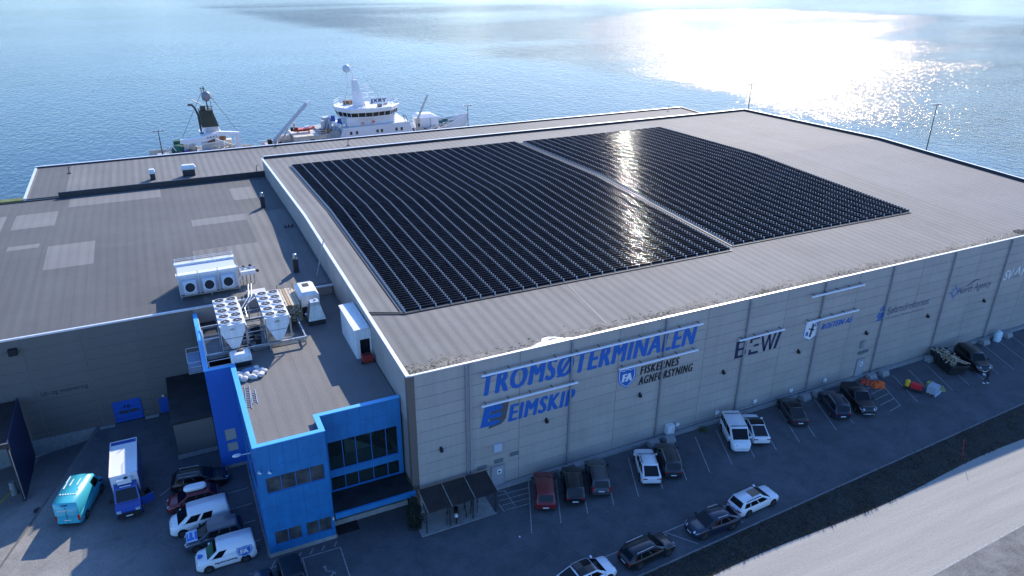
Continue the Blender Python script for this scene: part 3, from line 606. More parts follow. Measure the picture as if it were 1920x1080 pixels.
# puddle with its sun glare painted pale, and dirt along the eaves
b = MB(); rnd = random.Random(3)
pud = [(10.9,0.12),(12.0,0.12),(14.6,0.12),(15.3,0.2),(14.4,0.5),(13.8,0.95),(13.2,1.2),(12.6,1.15),(12.3,0.7),(11.6,0.5)]
b.quad(*[(x,y,rz(y)-0.05+0.010) for x, y in pud]); b.build('puddle', mat('wet_film_glare',(0.60,0.60,0.60),0.30), wh)
b = MB(); b.quad(*[(x,y,rz(y)-0.05+0.014) for x, y in [(12.9,0.55),(13.6,0.6),(13.9,0.75),(13.5,0.85),(13.0,0.8)]]); b.build('puddle', mat('wet_dark',(0.08,0.09,0.10),0.2), wh)
def strew(name, n, fx, size, m, par, seed, flat=0.5):
    rn = random.Random(seed); b = MB()
    for _ in range(n):
        x, y, z = fx(rn); s = rn.uniform(*size); a = rn.uniform(0, PI)
        ca, sa = math.cos(a), math.sin(a); l = s*rn.uniform(0.8,2.2); w = s*rn.uniform(0.4,0.9); h = s*flat*rn.uniform(0.4,1.2)
        P = [(x+ca*l,y+sa*l*0.5,z),(x-sa*w,y+ca*w*0.6,z),(x-ca*l,y-sa*l*0.5,z),(x+sa*w,y-ca*w*0.6,z),(x+rn.uniform(-.3,.3)*s,y+rn.uniform(-.2,.2)*s,z+h)]
        b.add(P, [(0,1,4),(1,2,4),(2,3,4),(3,0,4)])
    return b.build(name, m, par, kind='stuff')
def eave(rn):
    while True:
        x = rn.uniform(0.4, 97); c = 0.5+0.5*math.sin(x*0.37+1.0)*math.sin(x*0.11+2)
        if rn.random() < 0.25 + 0.75*c*c or x < 3: break
    y = 0.25 + abs(rn.gauss(0, 0.62)); return (x, y, rz(y)-0.05)
strew('debris', 2600, eave, (0.03,0.10), mat('brown_roof_debris',(0.085,0.070,0.048),0.95,var=0.4,scale=2), wh, 5, 0.45)
MC = [(0.9,0.5,1.0),(36.5,0.5,1.6),(38.3,0.6,1.2),(24.5,0.5,1.0),(18.0,0.6,0.7),(58.0,0.5,1.3),(64.0,0.5,1.5),(48.0,0.6,1.3),(70.5,0.5,1.5),(80,0.6,2)]
def moss(rn):
    c = rn.choice(MC); y = max(0.18, c[1]+rn.gauss(0,0.25)); return (max(0.4,c[0]+rn.gauss(0,c[2])), y, rz(y)-0.05)
strew('moss', 1300, moss, (0.03,0.10), mat('moss',(0.12,0.115,0.05),0.95,var=0.5,scale=3), wh, 6, 0.5)
def dirt_strip():
    b = MB(); P = []; F = []; rn = random.Random(9); n = 190
    for i in range(n+1):
        x = 0.35+i*0.515; w = 0.95+0.45*math.sin(x*0.5)+0.3*math.sin(x*1.7+1)+rn.uniform(-0.15,0.15)
        P += [(x,0.11,rz(0.11)-0.045),(x,0.11+max(0.3,w),rz(0.11+max(.3,w))-0.045)]
    F = [(2*i,2*i+2,2*i+3,2*i+1) for i in range(n)]
    b.add(P,F); b.build('silt_strip', mat('pale_silt',(0.20,0.185,0.16),0.95,var=0.35,scale=1.3,detail=8), wh)
dirt_strip()
# roof seam battens and cable bridge between the array and the west edge
b = MB()
b.bar((0.2,11.6,rz(11.6)+0.02),(3.2,10.3,rz(10.3)+0.02),0.10,0.10); b.bar((0.2,11.3,rz(11.3)+0.02),(3.2,10.05,rz(10.3)+0.02),0.08,0.08); b.build('cable_tray', M_dark, wh)
b = MB()
for pts in ([(38.81,9.9),(38.63,0.9)],[(69.81,10.27),(67.24,0.9)],[(83.3,36.8),(86.8,12)],[(20.0,9.6),(19.2,1.2)]):
    a, c_ = pts; b.quad((a[0]-0.05,a[1],rz(a[1])-0.036),(a[0]+0.05,a[1],rz(a[1])-0.036),(c_[0]+0.05,c_[1],rz(c_[1])-0.036),(c_[0]-0.05,c_[1],rz(c_[1])-0.036))
b.build('roof_seam', mat('pale_seam',(0.27,0.27,0.27),0.8), wh)

# ------------------------------------------------------------ solar arrays: rows of small upright modules
M_pv = mat('solar_cell_glass', (0.007,0.008,0.013), 0.10, spec=0.6, var=0.5, scale=0.6)
M_alu = mat('aluminium_frame', (0.20,0.205,0.215), 0.085, 0.45, var=0.5, scale=1.5)
M_rail = mat('aluminium_foot', (0.46,0.47,0.48), 0.5, 0.3)
def solar(label, x0, x1, y0, y1, ncol, ngroup, shed):
    root = thing('solar_array', label, 'solar panels', (x0, y0, rz(y0)), 0.0, 'solar arrays on the warehouse roof')
    cw = (x1-x0)/ncol; pitch = 0.47; nrow = int((y1-y0)/pitch)
    def top(b, x, y, z, w):
        r = 0.012; N_ = 4; rings = []
        for e in (x, x+w):
            rings.append([(e, y+r*math.cos(t), z+r*math.sin(t)) for t in [PI*k/N_ for k in range(N_+1)]])
        P = rings[0]+rings[1]; b.add(P, [(i, i+1, N_+2+i, N_+1+i) for i in range(N_)], True)
    pmb = MB(); pmb.box(0.05,cw-0.10,-0.012,0.012,0.05,0.315)
    pmesh = pmb.mesh('solar_panel', M_pv)
    fmb = MB(); top(fmb, 0.05, 0, 0.317, cw-0.15); fmb.box(0.05,cw-0.10,-0.018,0.018,0.035,0.052); fmesh = fmb.mesh('frame', M_alu)
    farP = MB(); farF = MB(); feet = MB()
    cnt = 0
    for j in range(nrow):
        y = j*pitch; z = rz(y0+y)-rz(y0)
        for i in range(ncol):
            if cnt < ngroup:
                p = inst('solar_panel', pmesh, root, (i*cw, y, z)); inst('frame', fmesh, p)
                cnt += 1
            else:
                farP.box(i*cw+0.05,(i+1)*cw-0.10,y-0.012,y+0.012,z+0.05,z+0.315)
                top(farF, i*cw+0.05, y, z+0.317, cw-0.15)
    for j in range(nrow):
        y = j*pitch; z = rz(y0+y)-rz(y0)
        for i in range(ncol+1):
            x = i*cw
            feet.add([(x-0.075,y-0.13,z+0.0),(x+0.035,y-0.13,z+0.0),(x+0.035,y+0.13,z),(x-0.075,y+0.13,z),(x-0.06,y-0.015,z+0.325),(x+0.02,y-0.015,z+0.325),(x+0.02,y+0.015,z+0.325),(x-0.06,y+0.015,z+0.325)],
                [(4,5,6,7),(0,1,5,4),(1,2,6,5),(2,3,7,6),(3,0,4,7)])
    farP.build('solar_panel_rows', M_pv, root, kind='stuff'); farF.build('frame_rows', M_alu, root, kind='stuff'); feet.build('mounting_feet', M_rail, root, kind='stuff')
    rails = MB()
    for i in range(ncol+1):
        x = i*cw
        for ya, yb in ((0, YR-y0), (YR-y0, y1-y0)):
            rails.bar((x-0.02,ya,rz(y0+ya)-rz(y0)+0.0),(x-0.02,yb,rz(y0+yb)-rz(y0)+0.0),0.09,0.05)
    rails.build('base_rail', M_rail, root)
    w = MB()
    for ya, yb in ((0, YR-y0), (YR-y0, y1-y0)):
        w.bar((-0.35,ya-0.3,rz(y0+ya)-rz(y0)),(-0.35,yb-0.3,rz(y0+yb)-rz(y0)),0.10,0.08)
    w.bar((-0.35,-0.35,0.0),(x1-x0,-0.35,0.0),0.10,0.08); w.build('cable_duct', M_dark, root)
    return root
solar('larger western array of upright black solar modules with diagonal cable tray at its corner', 3.27, 41.1, 10.4, 66.0, 25, 300, True)
solar('eastern array of upright black solar modules beyond the narrow roof walkway', 42.35, 71.2, 11.3, 65.6, 19, 300, False)
# ------------------------------------------------------------ lower west warehouse
YW = 25.5
def lz(y): return 11.15 + 0.45*(1-abs(y-46)/(20.5 if y < 46 else 26))
M_wpanel = mat('dark_wall_panel', (0.135,0.125,0.115), 0.6, var=0.05, scale=0.4)  # grey-brown panels, colour also darkened for the dim light of the recessed yard
lw = thing('low_warehouse', 'lower grey warehouse west of the hall with patched felt roof and loading door 16', 'warehouse')
b = MB(); b.prism([(YW+0.06,-3),(71.3,-3),(71.3,lz(71.3)-0.2),(46,lz(46)-0.2),(YW+0.06,lz(YW)-0.2)], -75, -0.14, 'x'); b.build('wall', M_joint, lw)
ys2 = [YW-0.05,32,39,46,54,62,71.4]
b = MB(); b.add([(x,y,lz(y)) for y in ys2 for x in (-75,-0.04)], [(2*i,2*i+1,2*i+3,2*i+2) for i in range(len(ys2)-1)]); b.build('roof', M_roof2, lw)
b = MB(); b.box(-75,-0.05,YW-0.12,YW+0.12,lz(YW)-0.14,lz(YW)+0.03); b.build('eaves_flashing', M_cap, lw)
def lzl(y):
    for a, c in zip(ys2[:-1], ys2[1:]):
        if y <= c or c == ys2[-1]: return lz(a)+(lz(c)-lz(a))*(y-a)/(c-a)
def patch(pts, m=M_roof3, dz=0.006):
    x0, x1 = min(p[0] for p in pts), max(p[0] for p in pts); y0, y1 = min(p[1] for p in pts), max(p[1] for p in pts)
    yy_ = [y0]+[y for y in ys2 if y0 < y < y1]+[y1]
    b = MB(); b.add([(x,y,lzl(y)+dz) for y in yy_ for x in (x0,x1)], [(2*i,2*i+1,2*i+3,2*i+2) for i in range(len(yy_)-1)]); b.build('roof_patch', m, lw)
for x0,x1,y0,y1 in ((-27.2,-15.4,66.1,71.3),(-33.2,-28.3,58.2,64.8),(-32.7,-29.4,49.7,51.2),(-28.4,-23.4,41.6,49.5),(-38,-34.3,57.5,65.0),(-6.1,-2.9,59.8,66.3),(-12.3,-5.65,50.0,52.8)): patch([(x0,y0),(x1,y0),(x1,y1),(x0,y1)])
patch([(-13.0,26.2),(-0.4,26.2),(-0.4,41),(-13.0,41.0)], M_roof)
patch([(-5.6,41.01),(-0.4,41.01),(-0.4,46),(-5.6,46)], M_roof)
patch([(-5.6,46.01),(-0.4,46.01),(-0.4,52.8),(-5.6,52.8)], M_roof)
b = MB(); b.box(-28.6,-0.06,71.4,71.62,lz(71.4)-0.2,12.05); b.box(-75,-28.61,71.4,71.5,lz(71.4)-0.2,lz(71.4)+0.12); b.build('roof_upstand', M_dark, lw)
pw2 = 4.87; NR2 = 12; zt = lz(YW)-0.18
ed2 = [-73.05+pw2*i for i in range(0,13)] + [-14.2]
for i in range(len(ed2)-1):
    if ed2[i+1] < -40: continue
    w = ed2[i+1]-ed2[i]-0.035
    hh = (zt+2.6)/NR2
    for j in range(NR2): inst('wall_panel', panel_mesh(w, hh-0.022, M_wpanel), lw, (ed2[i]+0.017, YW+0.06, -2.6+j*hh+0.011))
b = MB(); b.box(-75,-14.2,YW-0.25,YW-0.0,-3,-0.0); b.build('plinth', M_conc2, lw)
def prect(par, name, x0, x1, y, z0, z1, m, label=None):
    b = MB(); b.box(x0,x1,y-0.06,y,z0,z1); return b.build(name, m, par, label=label)
M_doorblue = mat('blue_door_paint',(0.018,0.10,0.42),0.45,var=0.06)
d = prect(lw,'loading_door',-23.2,-20.6,YW,-0.3,2.35,M_doorblue,'blue roller door marked 16')
for i in range(4): prect(d,'door_section',-23.15,-20.65,YW-0.065,-0.25+i*0.64,0.36+i*0.64,M_doorblue)
prect(d,'window',-22.7,-21.95,YW-0.13,0.98,1.28,M_glassd); prect(d,'window',-21.8,-21.0,YW-0.13,0.98,1.28,M_glassd)
text_fit('16', 0.62, 0.42, M_signnavy, 'lettering', d, (-22.2,YW-0.132,1.5), RX, 0.02)
d2 = prect(lw,'door',-19.0,-17.95,YW,-0.35,1.7,M_doorblue,'narrow blue door'); prect(d2,'notice',-18.6,-18.4,YW-0.065,1.9,2.1,M_signwhite)
text_fit('Ut- og innlevering', 4.0, 0.62, M_signblack, 'lettering', lw, (-28.8,YW-0.004,4.5), RX, 0.004, 0, 1.0, 'black Ut- og innlevering lettering')
b = MB(); b.box(-30.3,-29.6,YW-0.5,YW,9.6,10.2); b.build('wall_lamp', M_black, lw)
b = MB(); b.box(-24.7,-23.3,YW-0.7,YW-0.26,-1.0,0.05); b.box(-20.5,-19.2,YW-0.6,YW-0.26,-0.2,0.1); b.build('loading_kerb', M_conc2, lw)
# flat annex in the corner
an = thing('annex', 'small windowless annex with black flat roof between grey wall and blue building', 'annex', (-16,21,0))
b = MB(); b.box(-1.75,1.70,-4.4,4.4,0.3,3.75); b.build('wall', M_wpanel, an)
b = MB(); b.box(-1.9,1.72,-4.55,4.42,3.75,3.98); b.build('roof', mat('black_felt',(0.018,0.018,0.02),0.5,var=0.5,scale=0.8), an)
b = MB(); b.box(-1.85,1.7,-4.65,-4.4,0,0.3); b.build('plinth', M_conc2, an)
# north strip building
ns = thing('quay_warehouse', 'long narrow quayside shed with flat grey roof behind the hall', 'warehouse')
ZN = 11.5
b = MB(); b.box(-32.7,95.0,71.7,89.6,0,ZN-0.15); b.build('wall', M_panel, ns)
b = MB(); b.quad((-32.7,71.7,ZN),(95,71.7,ZN),(95,89.7,ZN),(-32.7,89.7,ZN)); b.build('roof', M_roof, ns)
b = MB(); b.quad((-32.4,71.75,ZN+.005),(-27.8,71.75,ZN+.005),(-27.8,89.4,ZN+.005),(-32.4,89.4,ZN+.005)); b.build('roof_patch', M_roof2, ns)
b = MB(); b.box(-32.9,95.2,89.6,89.85,ZN-0.4,ZN+0.22); b.box(94.95,95.2,71.7,89.59,ZN-0.4,ZN+0.22); b.build('parapet', M_dark, ns)
b = MB(); b.box(-33.0,95.3,89.55,89.95,ZN+0.225,ZN+0.28); b.box(-33.0,-32.7,71.7,89.5,ZN-0.2,ZN+0.14); b.build('parapet_cap', M_cap, ns)

# ------------------------------------------------------------ blue office building
bb = thing('office_building', 'bright blue office building with ribbon windows at the hall corner', 'office building')
ZB = 10.1; ZP = 10.55
def wallx(b, x0, x1, y0, y1, z0, z1): b.box(x0,x1,y0,y1,z0,z1)
def wall_open(par, x0, x1, z0, z1, y, t, opens, m, name='wall'):
    """wall in XZ at y (outer face) with rectangular openings"""
    b = MB(); zs = sorted({z0,z1}|{o[2] for o in opens}|{o[3] for o in opens})
    for za, zb in zip(zs[:-1], zs[1:]):
        cuts = sorted([(o[0],o[1]) for o in opens if o[2] <= za and o[3] >= zb]); c = x0
        for a, e in cuts:
            if a > c: b.box(c,a,y,y+t,za,zb)
            c = e
        if c < x1: b.box(c,x1,y,y+t,za,zb)
    return b.build(name, m, par)
def window(par, x0, x1, z0, z1, y, n, frame=None, depth=0.22, glass=M_glassd, label=None):
    f = MB(); w = 0.06; yy_ = y+0.08
    f.box(x0,x1,yy_,yy_+0.08,z0,z0+w); f.box(x0,x1,yy_,yy_+0.08,z1-w,z1)
    for i in range(n+1):
        xx = x0+(x1-x0-w)*i/n; f.box(xx,xx+w,yy_-0.002,yy_+0.078,z0+w,z1-w)
    fr = f.build('window', frame or M_bluef, par, label=label)
    for i in range(n):
        xa = x0+(x1-x0-w)*i/n+w; xb = x0+(x1-x0-w)*(i+1)/n
        g = MB(); g.box(xa,xb,yy_+0.02,yy_+0.04,z0+w,z1-w); g.build('pane', glass, fr)
    return fr
M_bluef = mat('blue_window_frame',(0.03,0.14,0.42),0.4)
SW = [(-11.55,-7.1,6.1,7.6),(-11.5,-9.4,1.0,2.35),(-9.05,-6.95+0.0,0.95,2.35)]
SW[2] = (-9.05,-7.0,0.95,2.35)
wall_open(bb,-12.05,-6.8,0.35,ZP,-0.15,0.3,SW,M_blue)
for (a,c_,z0,z1), n in zip(SW,(4,2,2)): window(bb,a,c_,z0,z1,-0.15,n)
RW = [(-6.35,-0.5,5.0,7.85),(-6.35,-0.5,2.95,4.35)]
wall_open(bb,-6.8,-0.14,2.9,ZP,2.0,0.3,[(-6.35,-0.5,5.0,7.85),(-6.35,-0.5,2.95,4.35)],M_blue)
wall_open(bb,-6.8,-0.14,0.0,2.6,2.0,0.3,[(-6.35,-4.6,0.0,2.2),(-4.3,-0.5,0.9,1.7)],M_blue)
# stair hall glazing: clear panes with lit pale interior behind
def clear_glass():
    m = mat('clear_glazing',(0.02,0.03,0.03),0.04,spec=0.7); nt,N,L,p = mnode(m)
    tr = N.new('ShaderNodeBsdfTransparent'); mx = N.new('ShaderNodeMixShader'); mx.inputs[0].default_value = 0.35
    tr.inputs[0].default_value = (0.75,0.85,0.85,1)
    L.new(tr.outputs[0], mx.inputs[1]); L.new(p.outputs[0], mx.inputs[2]); L.new(mx.outputs[0], N['Material Output'].inputs[0]); return m
M_clear = clear_glass()
def bigwin(z0, z1, label):
    fr = MB(); ws = [-6.35,-5.15,-4.05,-2.75,-1.5,-0.5]
    for i, xx in enumerate(ws): fr.box(max(-6.35,xx-0.03),min(-0.5,xx+0.03)+ (0.0),2.07,2.15,z0,z1)
    fr.box(-6.35,-0.5,2.072,2.148,z0,z0+0.06); fr.box(-6.35,-0.5,2.072,2.148,z1-0.06,z1)
    w = fr.build('window', M_bluef, bb, label=label)
    for a, e in zip(ws[:-1], ws[1:]):
        g = MB(); g.box(a+0.035,e-0.035,2.10,2.12,z0+0.06,z1-0.06); g.build('pane', M_clear, w)
bigwin(5.0,7.85,'tall stair hall window band'); bigwin(2.95,4.35,'lower stair hall window band')
M_int = mat('pale_interior_wall',(0.55,0.58,0.50),0.8); M_intd = mat('dark_interior',(0.03,0.032,0.035),0.8)
b = MB(); b.box(-4.6,-2.0,4.2,4.3,2.5,8.2); b.build('interior_wall', M_int, bb)
b = MB(); b.box(-6.6,-0.3,5.5,5.6,2.4,8.4); b.box(-6.6,-4.6,4.1,4.2,2.5,8.2); b.box(-2.0,-1.3,4.0,4.1,2.4,8.2); b.build('interior_wall', M_intd, bb)
b = MB(); b.box(-6.6,-0.3,2.35,5.4,4.45,4.85); b.box(-6.6,-0.3,2.35,5.4,2.3,2.5); b.build('floor_slab', M_int, bb)
b = MB()
for i in range(14): b.box(-4.4+i*0.26,-4.1+i*0.26,3.0,4.0,7.0-i*0.17,7.12-i*0.17)
b.bar((-4.4,3.0,7.9),(-0.7,3.0,5.5),0.05); b.bar((-4.4,3.0,7.5),(-0.7,3.0,5.1),0.04); b.build('stairs', M_dark, bb)
# entrance canopy roof
b = MB(); b.box(-6.78,-0.16,-0.75,1.98,2.66,2.88); b.build('canopy_roof', mat('black_felt',(0.02,0.02,0.02),0.5), bb)
b = MB(); b.box(-6.78,-0.10,-0.95,-0.76,2.55,3.02); b.build('canopy_fascia', M_blue, bb)
d = MB(); d.box(-6.3,-4.65,2.04,2.12,0.1,2.2); d = d.build('door', M_bluef, bb, label='blue framed entrance door')
for xa in (-6.22,-5.42): g = MB(); g.box(xa,xa+0.68,2.02,2.035,0.3,2.0); g.build('pane', M_glassd, d)
g = MB(); g.box(-4.3,-0.5,2.05,2.1,0.9,1.7); w_ = g.build('window', M_glassd, bb)
g = MB()
for xx in (-4.3,-3.05,-1.8,-0.56): g.box(xx,xx+0.06,2.02,2.045,0.9,1.7)
g.build('frame', M_bluef, w_)
b = MB(); b.box(-6.6,-4.8,0.0,1.6,0.004,0.03); b.build('door_mat', mat('mat_black',(0.02,0.02,0.022),0.9), bb)
b = MB(); b.box(-0.25,-0.17,-0.85,-0.77,0,2.55); b.box(-0.45,-0.38,-0.85,-0.77,0,2.55); b.build('canopy_post', M_white, bb)
b = MB(); b.box(-6.7,-0.2,1.2,1.96,0,0.5); b.build('ramp_wall', M_conc, bb)
# side and wing walls
b = MB(); b.box(-12.05,-11.75,0.155,13.3,0.35,ZP); b.box(-7.1,-6.8,0.155,1.995,2.6,ZP); b.box(-7.1,-6.8,0.155,2.3,0.35,2.6); b.build('wall', M_blue, bb)
LW = [(-13.55,-12.6,3.0,4.2),(-13.5,-12.6,1.8,2.7)]
wall_open(bb,-14.25,-12.06,0.35,ZP,13.0,0.28,LW,mat('blue_wing_paint',(0.018,0.12,0.46),0.5,var=0.05))
for a,e,z0,z1 in LW:
    b = MB(); b.box(a+.004,e-.004,13.05,13.1,z0+.004,z1-.004)
    l = b.build('louvre', mat('beige_louvre',(0.36,0.36,0.34),0.6), bb); c_ = MB()
    for i in range(6): c_.box(a+0.02,e-0.02,13.02,13.05,z0+0.08+i*(z1-z0)/6,z0+0.12+i*(z1-z0)/6)
    c_.build('slat', mat('beige_louvre',(0.36,0.36,0.34),0.6), l)
b = MB(); b.box(-14.25,-13.97,13.285,YW-0.2,0.0,ZP); b.build('wall', M_blue, bb)
b = MB(); b.box(-12.1,-6.75,-0.20,-0.155,0,0.35); b.box(-12.1,-12.0,-0.155,13,0,0.345); b.box(-14.3,-12.1,12.95,13.2,0,0.345); b.build('plinth', M_conc, bb)
b = MB(); b.box(-11.74,-6.8,0.16,YW-0.1,ZB-0.25,ZB); b.box(-6.79,-0.13,2.31,YW-0.1,ZB-0.25,ZB); b.build('roof', roof_mat('office_roof_felt',(0.122,0.120,0.118),(0.172,0.168,0.165),per=1.0,rip=0.006,contrast=0.03), bb)
b = MB(); b.box(-13.96,-11.75,13.3,YW-0.1,9.2,9.4); b.build('plant_deck', M_dark, bb)
def cap(x0,x1,y0,y1,z=ZP): 
    b = MB(); b.box(x0,x1,y0,y1,z+0.001,z+0.07); b.build('parapet_cap', M_bluecap, bb)
cap(-12.12,-6.73,-0.21,0.2); cap(-12.12,-11.70,0.205,12.9); cap(-7.15,-6.73,0.205,1.94); cap(-7.15,-0.14,1.945,2.35); cap(-14.32,-11.70,12.94,13.3); cap(-14.32,-13.92,13.305,YW-0.2)
cj = MB()
for i in range(1,5): cj.box(-12.05+i*1.05-0.012,-12.05+i*1.05+0.012,-0.156,-0.1505,7.62,ZP-0.02); cj.box(-12.05+i*1.05-0.012,-12.05+i*1.05+0.012,-0.156,-0.1505,2.4,6.08)
for z in (3.6,4.85,8.6): cj.box(-12.04,-6.81,-0.159,-0.1565,z-0.01,z+0.01)
for i in range(1,6): cj.box(-6.8+i*1.1-0.012,-6.8+i*1.1+0.012,1.994,1.9995,7.87,ZP-0.02)
for z in (9.2,): cj.box(-6.75,-0.2,1.990,1.9935,z-0.01,z+0.01)
cj.build('cladding_joint', mat('blue_joint',(0.008,0.09,0.26),0.6), bb, kind='stuff')
# lamps, vents on the front
b = MB(); b.bar((-12.1,3.5,7.7),(-12.9,3.5,7.75),0.05); b.sph((-13.1,3.5,7.78),0.38,0.2,0.1); b.build('wall_lamp', M_white, bb)
for (x_,z_) in ((-11.9,8.5),(-11.2,8.3)):
    b = MB(); b.bar((x_,-0.16,z_),(x_,-0.42,z_-0.05),0.06); b.cyl((x_-0.08,-0.36,z_-0.02),(x_+0.12,-0.5,z_-0.08),0.07,n=8); b.build('camera', M_white, bb)
b = MB(); b.box(-6.95,-6.83,-0.3,-0.2,2.0,2.25); b.build('intercom', M_white, bb)
# west elevation window reveals seen edge on
for y0,y1,z0,z1 in ((0.9,3.2,6.1,7.6),(4.0,6.6,6.1,7.6),(7.4,10.2,6.1,7.6),(1.0,3.2,1.0,2.35),(4.0,6.6,1.0,2.35),(7.4,10.2,1.0,2.35)):
    b = MB(); b.box(-12.13,-12.052,y0,y1,z0,z1); w_ = b.build('window', M_bluef, bb); g = MB(); g.box(-12.14,-12.131,y0+0.06,y1-0.06,z0+0.06,z1-0.06); g.build('pane', M_glassd, w_)
# roof edge details: rails, balcony cage on west side
def rail(b, pts, h=1.0, r=0.025, step=1.6):
    for a, c_ in zip(pts[:-1], pts[1:]):
        a = Vector(a); c_ = Vector(c_); n = max(1, int((c_-a).length/step))
        for i in range(n+1):
            p = a.lerp(c_, i/n); b.cyl(p, p+Vector((0,0,h)), r, n=6)
        for hh in (h, h*0.55): b.cyl(a+Vector((0,0,hh)), c_+Vector((0,0,hh)), r, n=6)
b = MB(); rail(b, [(-13.9,13.5,ZP+0.07),(-13.9,22.5,ZP+0.07)], 0.6); rail(b, [(-13.8,13.4,9.9),(-11.9,13.4,9.9)], 1.3); b.build('railing', M_cap, bb)
bc = thing('service_balcony', 'steel service balcony hung on the west side of the blue building', 'balcony', (-15.0,19.2,8.0))
b = MB(); b.box(-0.55,0.70,-1.5,1.5,0,0.08); b.build('deck', M_galv, bc)
b = MB(); rail(b, [(0.7,-1.5,0.08),(-0.5,-1.5,0.08),(-0.5,1.5,0.08),(0.7,1.5,0.08)], 1.1); b.build('railing', M_cap, bc)
b = MB(); b.box(-0.45,0.6,-1.35,1.35,0.085,0.7); b.build('cabinet', mat('blue_grey_cabinet',(0.20,0.25,0.35),0.5), bc)

# ------------------------------------------------------------ rooftop plant
def fan(par, x, y, z, r=0.47):
    f = MB(); f.cyl((x,y,z),(x,y,z+0.13),r,r*0.97,18,cap=False)
    for k in range(18):
        a, b_ = 2*PI*k/18, 2*PI*(k+1)/18; f.quad((x+r*.97*math.cos(a),y+r*.97*math.sin(a),z+.13),(x+r*.97*math.cos(b_),y+r*.97*math.sin(b_),z+.13),(x+r*.86*math.cos(b_),y+r*.86*math.sin(b_),z+.13),(x+r*.86*math.cos(a),y+r*.86*math.sin(a),z+.13))
    fo = f.build('fan', M_white, par)
    d = MB(); d.cyl((x,y,z+0.075),(x,y,z+0.09),r*0.95,n=18); d.build('fan_opening', M_black, fo)
    h = MB(); h.cyl((x,y,z+0.095),(x,y,z+0.15),r*0.17,n=8)
    for i in range(5):
        a = 2*PI*i/5+0.4; h.bar((x,y,z+0.11),(x+r*0.84*math.cos(a),y+r*0.84*math.sin(a),z+0.10),0.03,0.02)
    h.build('fan_hub', M_galv, fo)
def condenser(label, x0, x1, y0, y1, zt=13.5, zb=11.0):
    cx, cy = (x0+x1)/2, (y0+y1)/2; w = (x1-x0)/2; l = (y1-y0)/2
    t = thing('condenser', label, 'cooling unit', (cx,cy,zb), 0, 'ten-fan cooling units on the roof'); h = zt-zb
    b = MB(); b.box(-0.25,0.15,-l-0.012,-l+0.015,h-0.55,h-0.35); b.build('type_plate', M_galv, t); b = MB(); b.tube([(w+0.08,-l+0.4,0.1),(w+0.08,-l+0.4,h-0.5),(w+0.08,l-0.6,h-0.5),(w+0.08,l-0.6,0.1)],0.05,6); b.tube([(-w-0.08,-l+0.9,0.1),(-w-0.08,-l+0.9,h-0.4)],0.04,6); b.build('refrigerant_pipe', M_galv, t)
    b = MB(); b.box(-w,w,-l,l,h-0.12,h); b.build('fan_deck', M_white, t)
    for i in range(5):
        for j in range(2): fan(t, (-w/2+0.02) + j*(w-0.04), -l+l*2*(i+0.5)/5, h, 0.49)
    b = MB(); b.prism([(-w+0.08,h-0.12),(w-0.08,h-0.12),(w-0.08,h-0.75),(0.32,0.12),(-0.32,0.12),(-w+0.08,h-0.75)], -l+0.02, -l+0.07, 'y'); b.build('end_plate', M_white, t); b = MB()
    b.prism([(-w+0.08,h-0.12),(w-0.08,h-0.12),(w-0.08,h-0.75),(0.32,0.12),(-0.32,0.12),(-w+0.08,h-0.75)], l-0.07, l-0.02, 'y'); b.build('end_plate', M_white, t)
    for s in (-1,1):
        b = MB(); b.add([(s*(w-0.1),-l+0.08,h-0.7),(s*(w-0.1),l-0.08,h-0.7),(s*0.3,l-0.08,0.15),(s*0.3,-l+0.08,0.15),(s*(w-0.18),-l+0.08,h-0.7),(s*(w-0.18),l-0.08,h-0.7),(s*0.22,l-0.08,0.15),(s*0.22,-l+0.08,0.15)],
            [(0,1,2,3),(7,6,5,4),(0,4,5,1),(1,5,6,2),(2,6,7,3),(3,7,4,0)]); b.build('coil', mat('coil_fins',(0.12,0.13,0.15),0.5,0.4), t)
    b = MB(); b.box(-w+0.3,w-0.3,-l-0.005,-l+0.018,h-1.32,h-1.29); b.build('seam', M_dark, t)
    for s in (-1,1):
        for yy_ in (-l+0.05,0,l-0.05):
            b = MB(); b.bar((s*(w-0.04),yy_,0),(s*(w-0.04),yy_,h-0.1),0.07); b.bar((s*(w-0.04),yy_,0.2),(s*0.35,yy_,0.2),0.06); b.build('leg', M_galv, t)
condenser('left ten-fan white cooling unit at the blue screen wall', -12.4,-10.2,15.1,21.2)
condenser('right ten-fan white cooling unit beside the timber stack', -8.5,-6.3,15.1,21.2)
sf = thing('steel_platform', 'galvanised steel beam platform carrying the white cooling units', 'platform', (-9.5,18,ZB))
b = MB()
for y_ in (-2.75,3.2): b.bar((-4.4,y_,0.72),(4.6,y_,0.72),0.16,0.22)
for x_ in (-4.3,4.5): b.bar((x_,-2.7,0.6),(x_,3.2,0.6),0.12,0.14)
b.build('beam', M_galv, sf)
for x_ in (-1.0,1.2,4.4):
    for y_ in (-2.75,3.2): b = MB(); b.bar((x_,y_,0.01),(x_,y_,0.62),0.12); b.build('post', M_galv, sf)
b = MB(); b.box(-4.3,4.4,-2.3,3.0,0.02,0.05); b.build('tray', mat('dark_tray',(0.05,0.055,0.06),0.35,var=0.6,scale=0.7), sf)
b = MB(); b.tube([(-4.3,-0.2,1.1),(-2.9,-0.2,1.1)],0.07); b.tube([(-0.6,-0.5,1.15),(1.2,-0.4,1.15)],0.05); b.tube([(-0.8,2.4,2.0),(1.1,2.6,2.0)],0.05); b.tube([(0.2,2.9,0.9),(0.2,2.9,2.6),(1.0,3.6,2.8)],0.06); b.build('pipe', M_cap, sf)
b = MB(); rn0 = random.Random(31)
